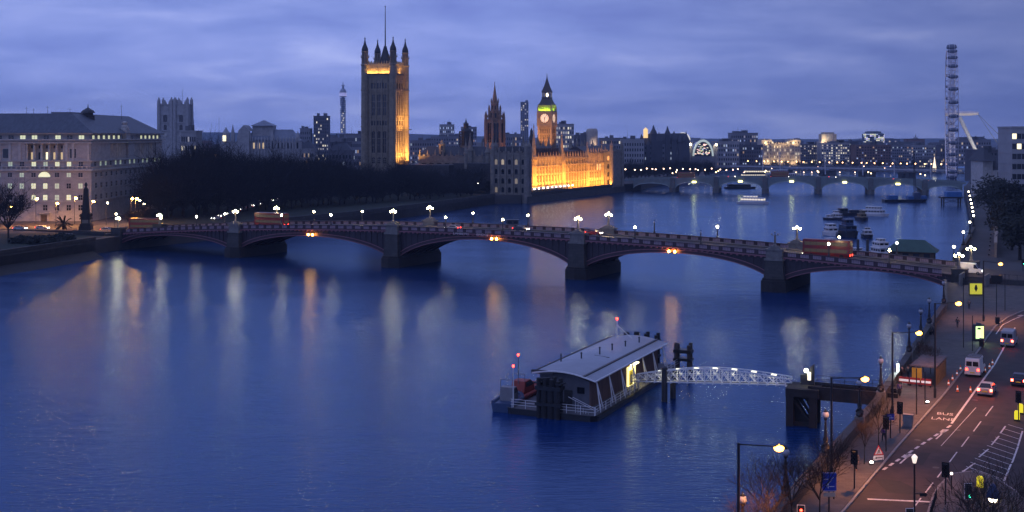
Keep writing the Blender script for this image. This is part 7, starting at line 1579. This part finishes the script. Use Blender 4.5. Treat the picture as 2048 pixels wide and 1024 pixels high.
# people
def skin(pts, edges, rad, m, name, parent, lv=1):
    me = bpy.data.meshes.new(name); me.from_pydata(pts, edges, []); o = bpy.data.objects.new(name, me); COL.objects.link(o); o.modifiers.new('s','SKIN'); sv = me.skin_vertices[0].data
    for i, r in enumerate(rad): sv[i].radius = (r, r)
    sv[0].use_root = True; sd = o.modifiers.new('d','SUBSURF'); sd.levels = lv; sd.render_levels = lv
    m2 = bpy.data.meshes.new_from_object(o.evaluated_get(bpy.context.evaluated_depsgraph_get())); bpy.data.objects.remove(o); m2.materials.clear(); m2.materials.append(m)
    for p in m2.polygons: p.use_smooth = True
    return link(name, m2, parent)
SKINM = mat('skin',(.32,.19,.14),.6,.1,3)
def person(lab, p, rz, coat, legs, hair, h=1.72, stride=.3, bag=False):
    t = thing('person', lab, 'person', p, rz); k = h/1.72; s = stride
    J = dict(pel=(0,0,.92),wst=(0,0,1.08),chs=(0,0,1.32),nck=(0,0,1.46),hdl=(.01,0,1.53),hdm=(.015,0,1.61),hdt=(.0,0,1.69),
             hl=(0,.09,.88),kl=(s*.55,.10,.50),al=(s*.7,.10,.09),tl=(s*.7+.16,.11,.04),hr=(0,-.09,.88),kr=(-s*.15,-.10,.49),ar=(-s*1.0,-.10,.12),tr=(-s*1.0+.14,-.11,.04),
             sl=(0,.19,1.40),el=(-.08,.25,1.13),wl=(.02,.26,.89),pl=(.04,.26,.82),sr=(0,-.19,1.40),er=(.03,-.25,1.13),wr=(.16,-.25,.91),pr=(.19,-.25,.84))
    E_ = [('pel','wst'),('wst','chs'),('chs','nck'),('nck','hdl'),('hdl','hdm'),('hdm','hdt'),('pel','hl'),('hl','kl'),('kl','al'),('al','tl'),('pel','hr'),('hr','kr'),('kr','ar'),('ar','tr'),('chs','sl'),('sl','el'),('el','wl'),('wl','pl'),('chs','sr'),('sr','er'),('er','wr'),('wr','pr')]
    R_ = dict(pel=.13,wst=.12,chs=.145,nck=.05,hdl=.065,hdm=.092,hdt=.06,hl=.085,kl=.055,al=.04,tl=.035,hr=.085,kr=.055,ar=.04,tr=.035,sl=.06,el=.042,wl=.03,pl=.034,sr=.06,er=.042,wr=.03,pr=.034)
    for sd, b_ in (('l',Vector(J['pl'])),('r',Vector(J['pr']))):
        for f in range(5):
            d = Vector((.022*(f-1.6),.0,-.055-.008*(f in (1,2)))) if f < 4 else Vector((.05,-.01 if sd == 'l' else .01,-.02)); J['f%s%d'%(sd,f)] = tuple(b_+d*.6); J['g%s%d'%(sd,f)] = tuple(b_+d+Vector((.01,0,-.012))); E_ += [('p'+sd,'f%s%d'%(sd,f)),('f%s%d'%(sd,f),'g%s%d'%(sd,f))]; R_['f%s%d'%(sd,f)] = .009; R_['g%s%d'%(sd,f)] = .008
    def part(keys, m, name, grow=0.0):
        ks = [n for n in J if n in keys]; ix = {n:i for i,n in enumerate(ks)}; ed = [(ix[a],ix[b]) for a,b in E_ if a in ix and b in ix]; return skin([tuple(c*k for c in J[n]) for n in ks], ed, [(R_[n]+grow)*k for n in ks], m, name, t)
    part(set(J), SKINM, 'body'); part({'pel','wst','chs','nck','sl','el','wl','sr','er','wr','hl','hr'} , coat, 'coat', .022); part({'pel','hl','kl','al','hr','kr','ar'}, legs, 'trousers', .016)
    q = MB(); q.sph((-.012*k,0,1.645*k),.105*k,10,6); q.out('hair', hair, t); q = MB()
    for y in (-.035,.035): q.sph((.105*k,y*k,1.615*k),.012*k,6,4)
    q.out('eye', BLACK, t); MB().sph((.115*k,0,1.585*k),.018*k,6,4).out('nose', SKINM, t); MB().box(.100*k,.108*k,-.025*k,.025*k,1.545*k,1.552*k).out('mouth', mat('lip',(.2,.07,.06),.6), t)
    q = MB()
    for y in (-1,1): q.sph((0,y*.098*k,1.60*k),.022*k,6,4)
    q.out('ear', SKINM, t); q = MB()
    for a in ('al','ar'): b_ = Vector(J[a])*k; q.sph((b_.x+.06,b_.y,b_.z-.045),.075,8,5,.65)
    q.out('shoe', BLACK, t)
    if bag: q = MB(); q.box(-.1,.12,-.37,-.29,.42,.78); q.tube((.0,-.33,.78),(.12,-.27,.86),.012); q.out('bag', BLACK, t)
HAIRD = mat('dark_hair',(.02,.014,.01),.7); CTP = mat('purple_coat',(.07,.035,.14),.8); CTD = mat('dark_coat',(.02,.022,.03),.8); CTB = mat('grey_coat',(.09,.09,.10),.8); TRD = mat('dark_trousers',(.02,.02,.03),.8)
person('person in a purple coat walking alone on the pavement', P(1799,793,PZ), RD+pi, CTP, TRD, HAIRD, 1.74, .32, True)
person('person in a dark coat standing by the river wall near the works', P(1804,757,PZ), RD, CTD, TRD, HAIRD, 1.7, .1); person('person in a grey coat walking beside the bright work light', P(1816,757,PZ), RD, CTB, TRD, HAIRD, 1.78, .3)
person('person walking up the pavement below the bridge steps', P(1915,655,PZ), RD, CTD, TRD, HAIRD, 1.7, .3); person('person in a dark coat crossing by the amber lamp near the bridge', P(1838,706,PZ), RD+pi, CTD, TRD, HAIRD, 1.72, .28)
for lab, px, y, cm, dr_ in (('person in a grey coat strolling below the glowing yellow underpass wall',1938,618,CTB,0),('person in a dark coat walking between bench and river wall lamp',1868,672,CTD,pi),('person in a purple coat waiting by the small blue sign',1768,884,CTP,.6),('person in a grey coat walking left of the roadworks triangle',1712,940,CTB,pi)): person(lab, P(px,y,PZ), RD+dr_, cm, TRD, HAIRD, 1.72, .28)
# benches and planters on the river walk
for k, (px, y, lab) in enumerate(((1822,742,'dark bench facing the river wall left of the works'),(1862,668,'dark bench on the river walk below the bridge'))):
    t = thing('park_bench', lab, 'bench', P(px,y,PZ), RD, 'benches on the river walk'); q = MB(); [q.box(-.9,.9,-.22+j*.15,-.1+j*.15,.42,.46) for j in range(3)]; q.out('seat', WOOD, t); q = MB(); [q.box(-.9,.9,-.28,-.24,.58+j*.16,.70+j*.16) for j in range(2)]; q.out('backrest', WOOD, t)
    for x in (-.75,.75): MB().box(x-.05,x+.05,-.25,.22,0,.419).out('leg', BLACK, t)
# ------------------------------------------------------------------ the hazy evening air
hm_ = bpy.data.materials.new('evening_haze'); hm_.use_nodes = True; t = hm_.node_tree; t.nodes.clear()
pvn = t.nodes.new('ShaderNodeVolumePrincipled'); pvn.inputs['Color'].default_value = (.50,.64,.95,1); pvn.inputs['Density'].default_value = .00011
t.links.new(pvn.outputs[0], t.nodes.new('ShaderNodeOutputMaterial').inputs['Volume'])
MB().box(-4100,4100,-300,7200,-6,240).out('haze', hm_)['kind'] = 'stuff'
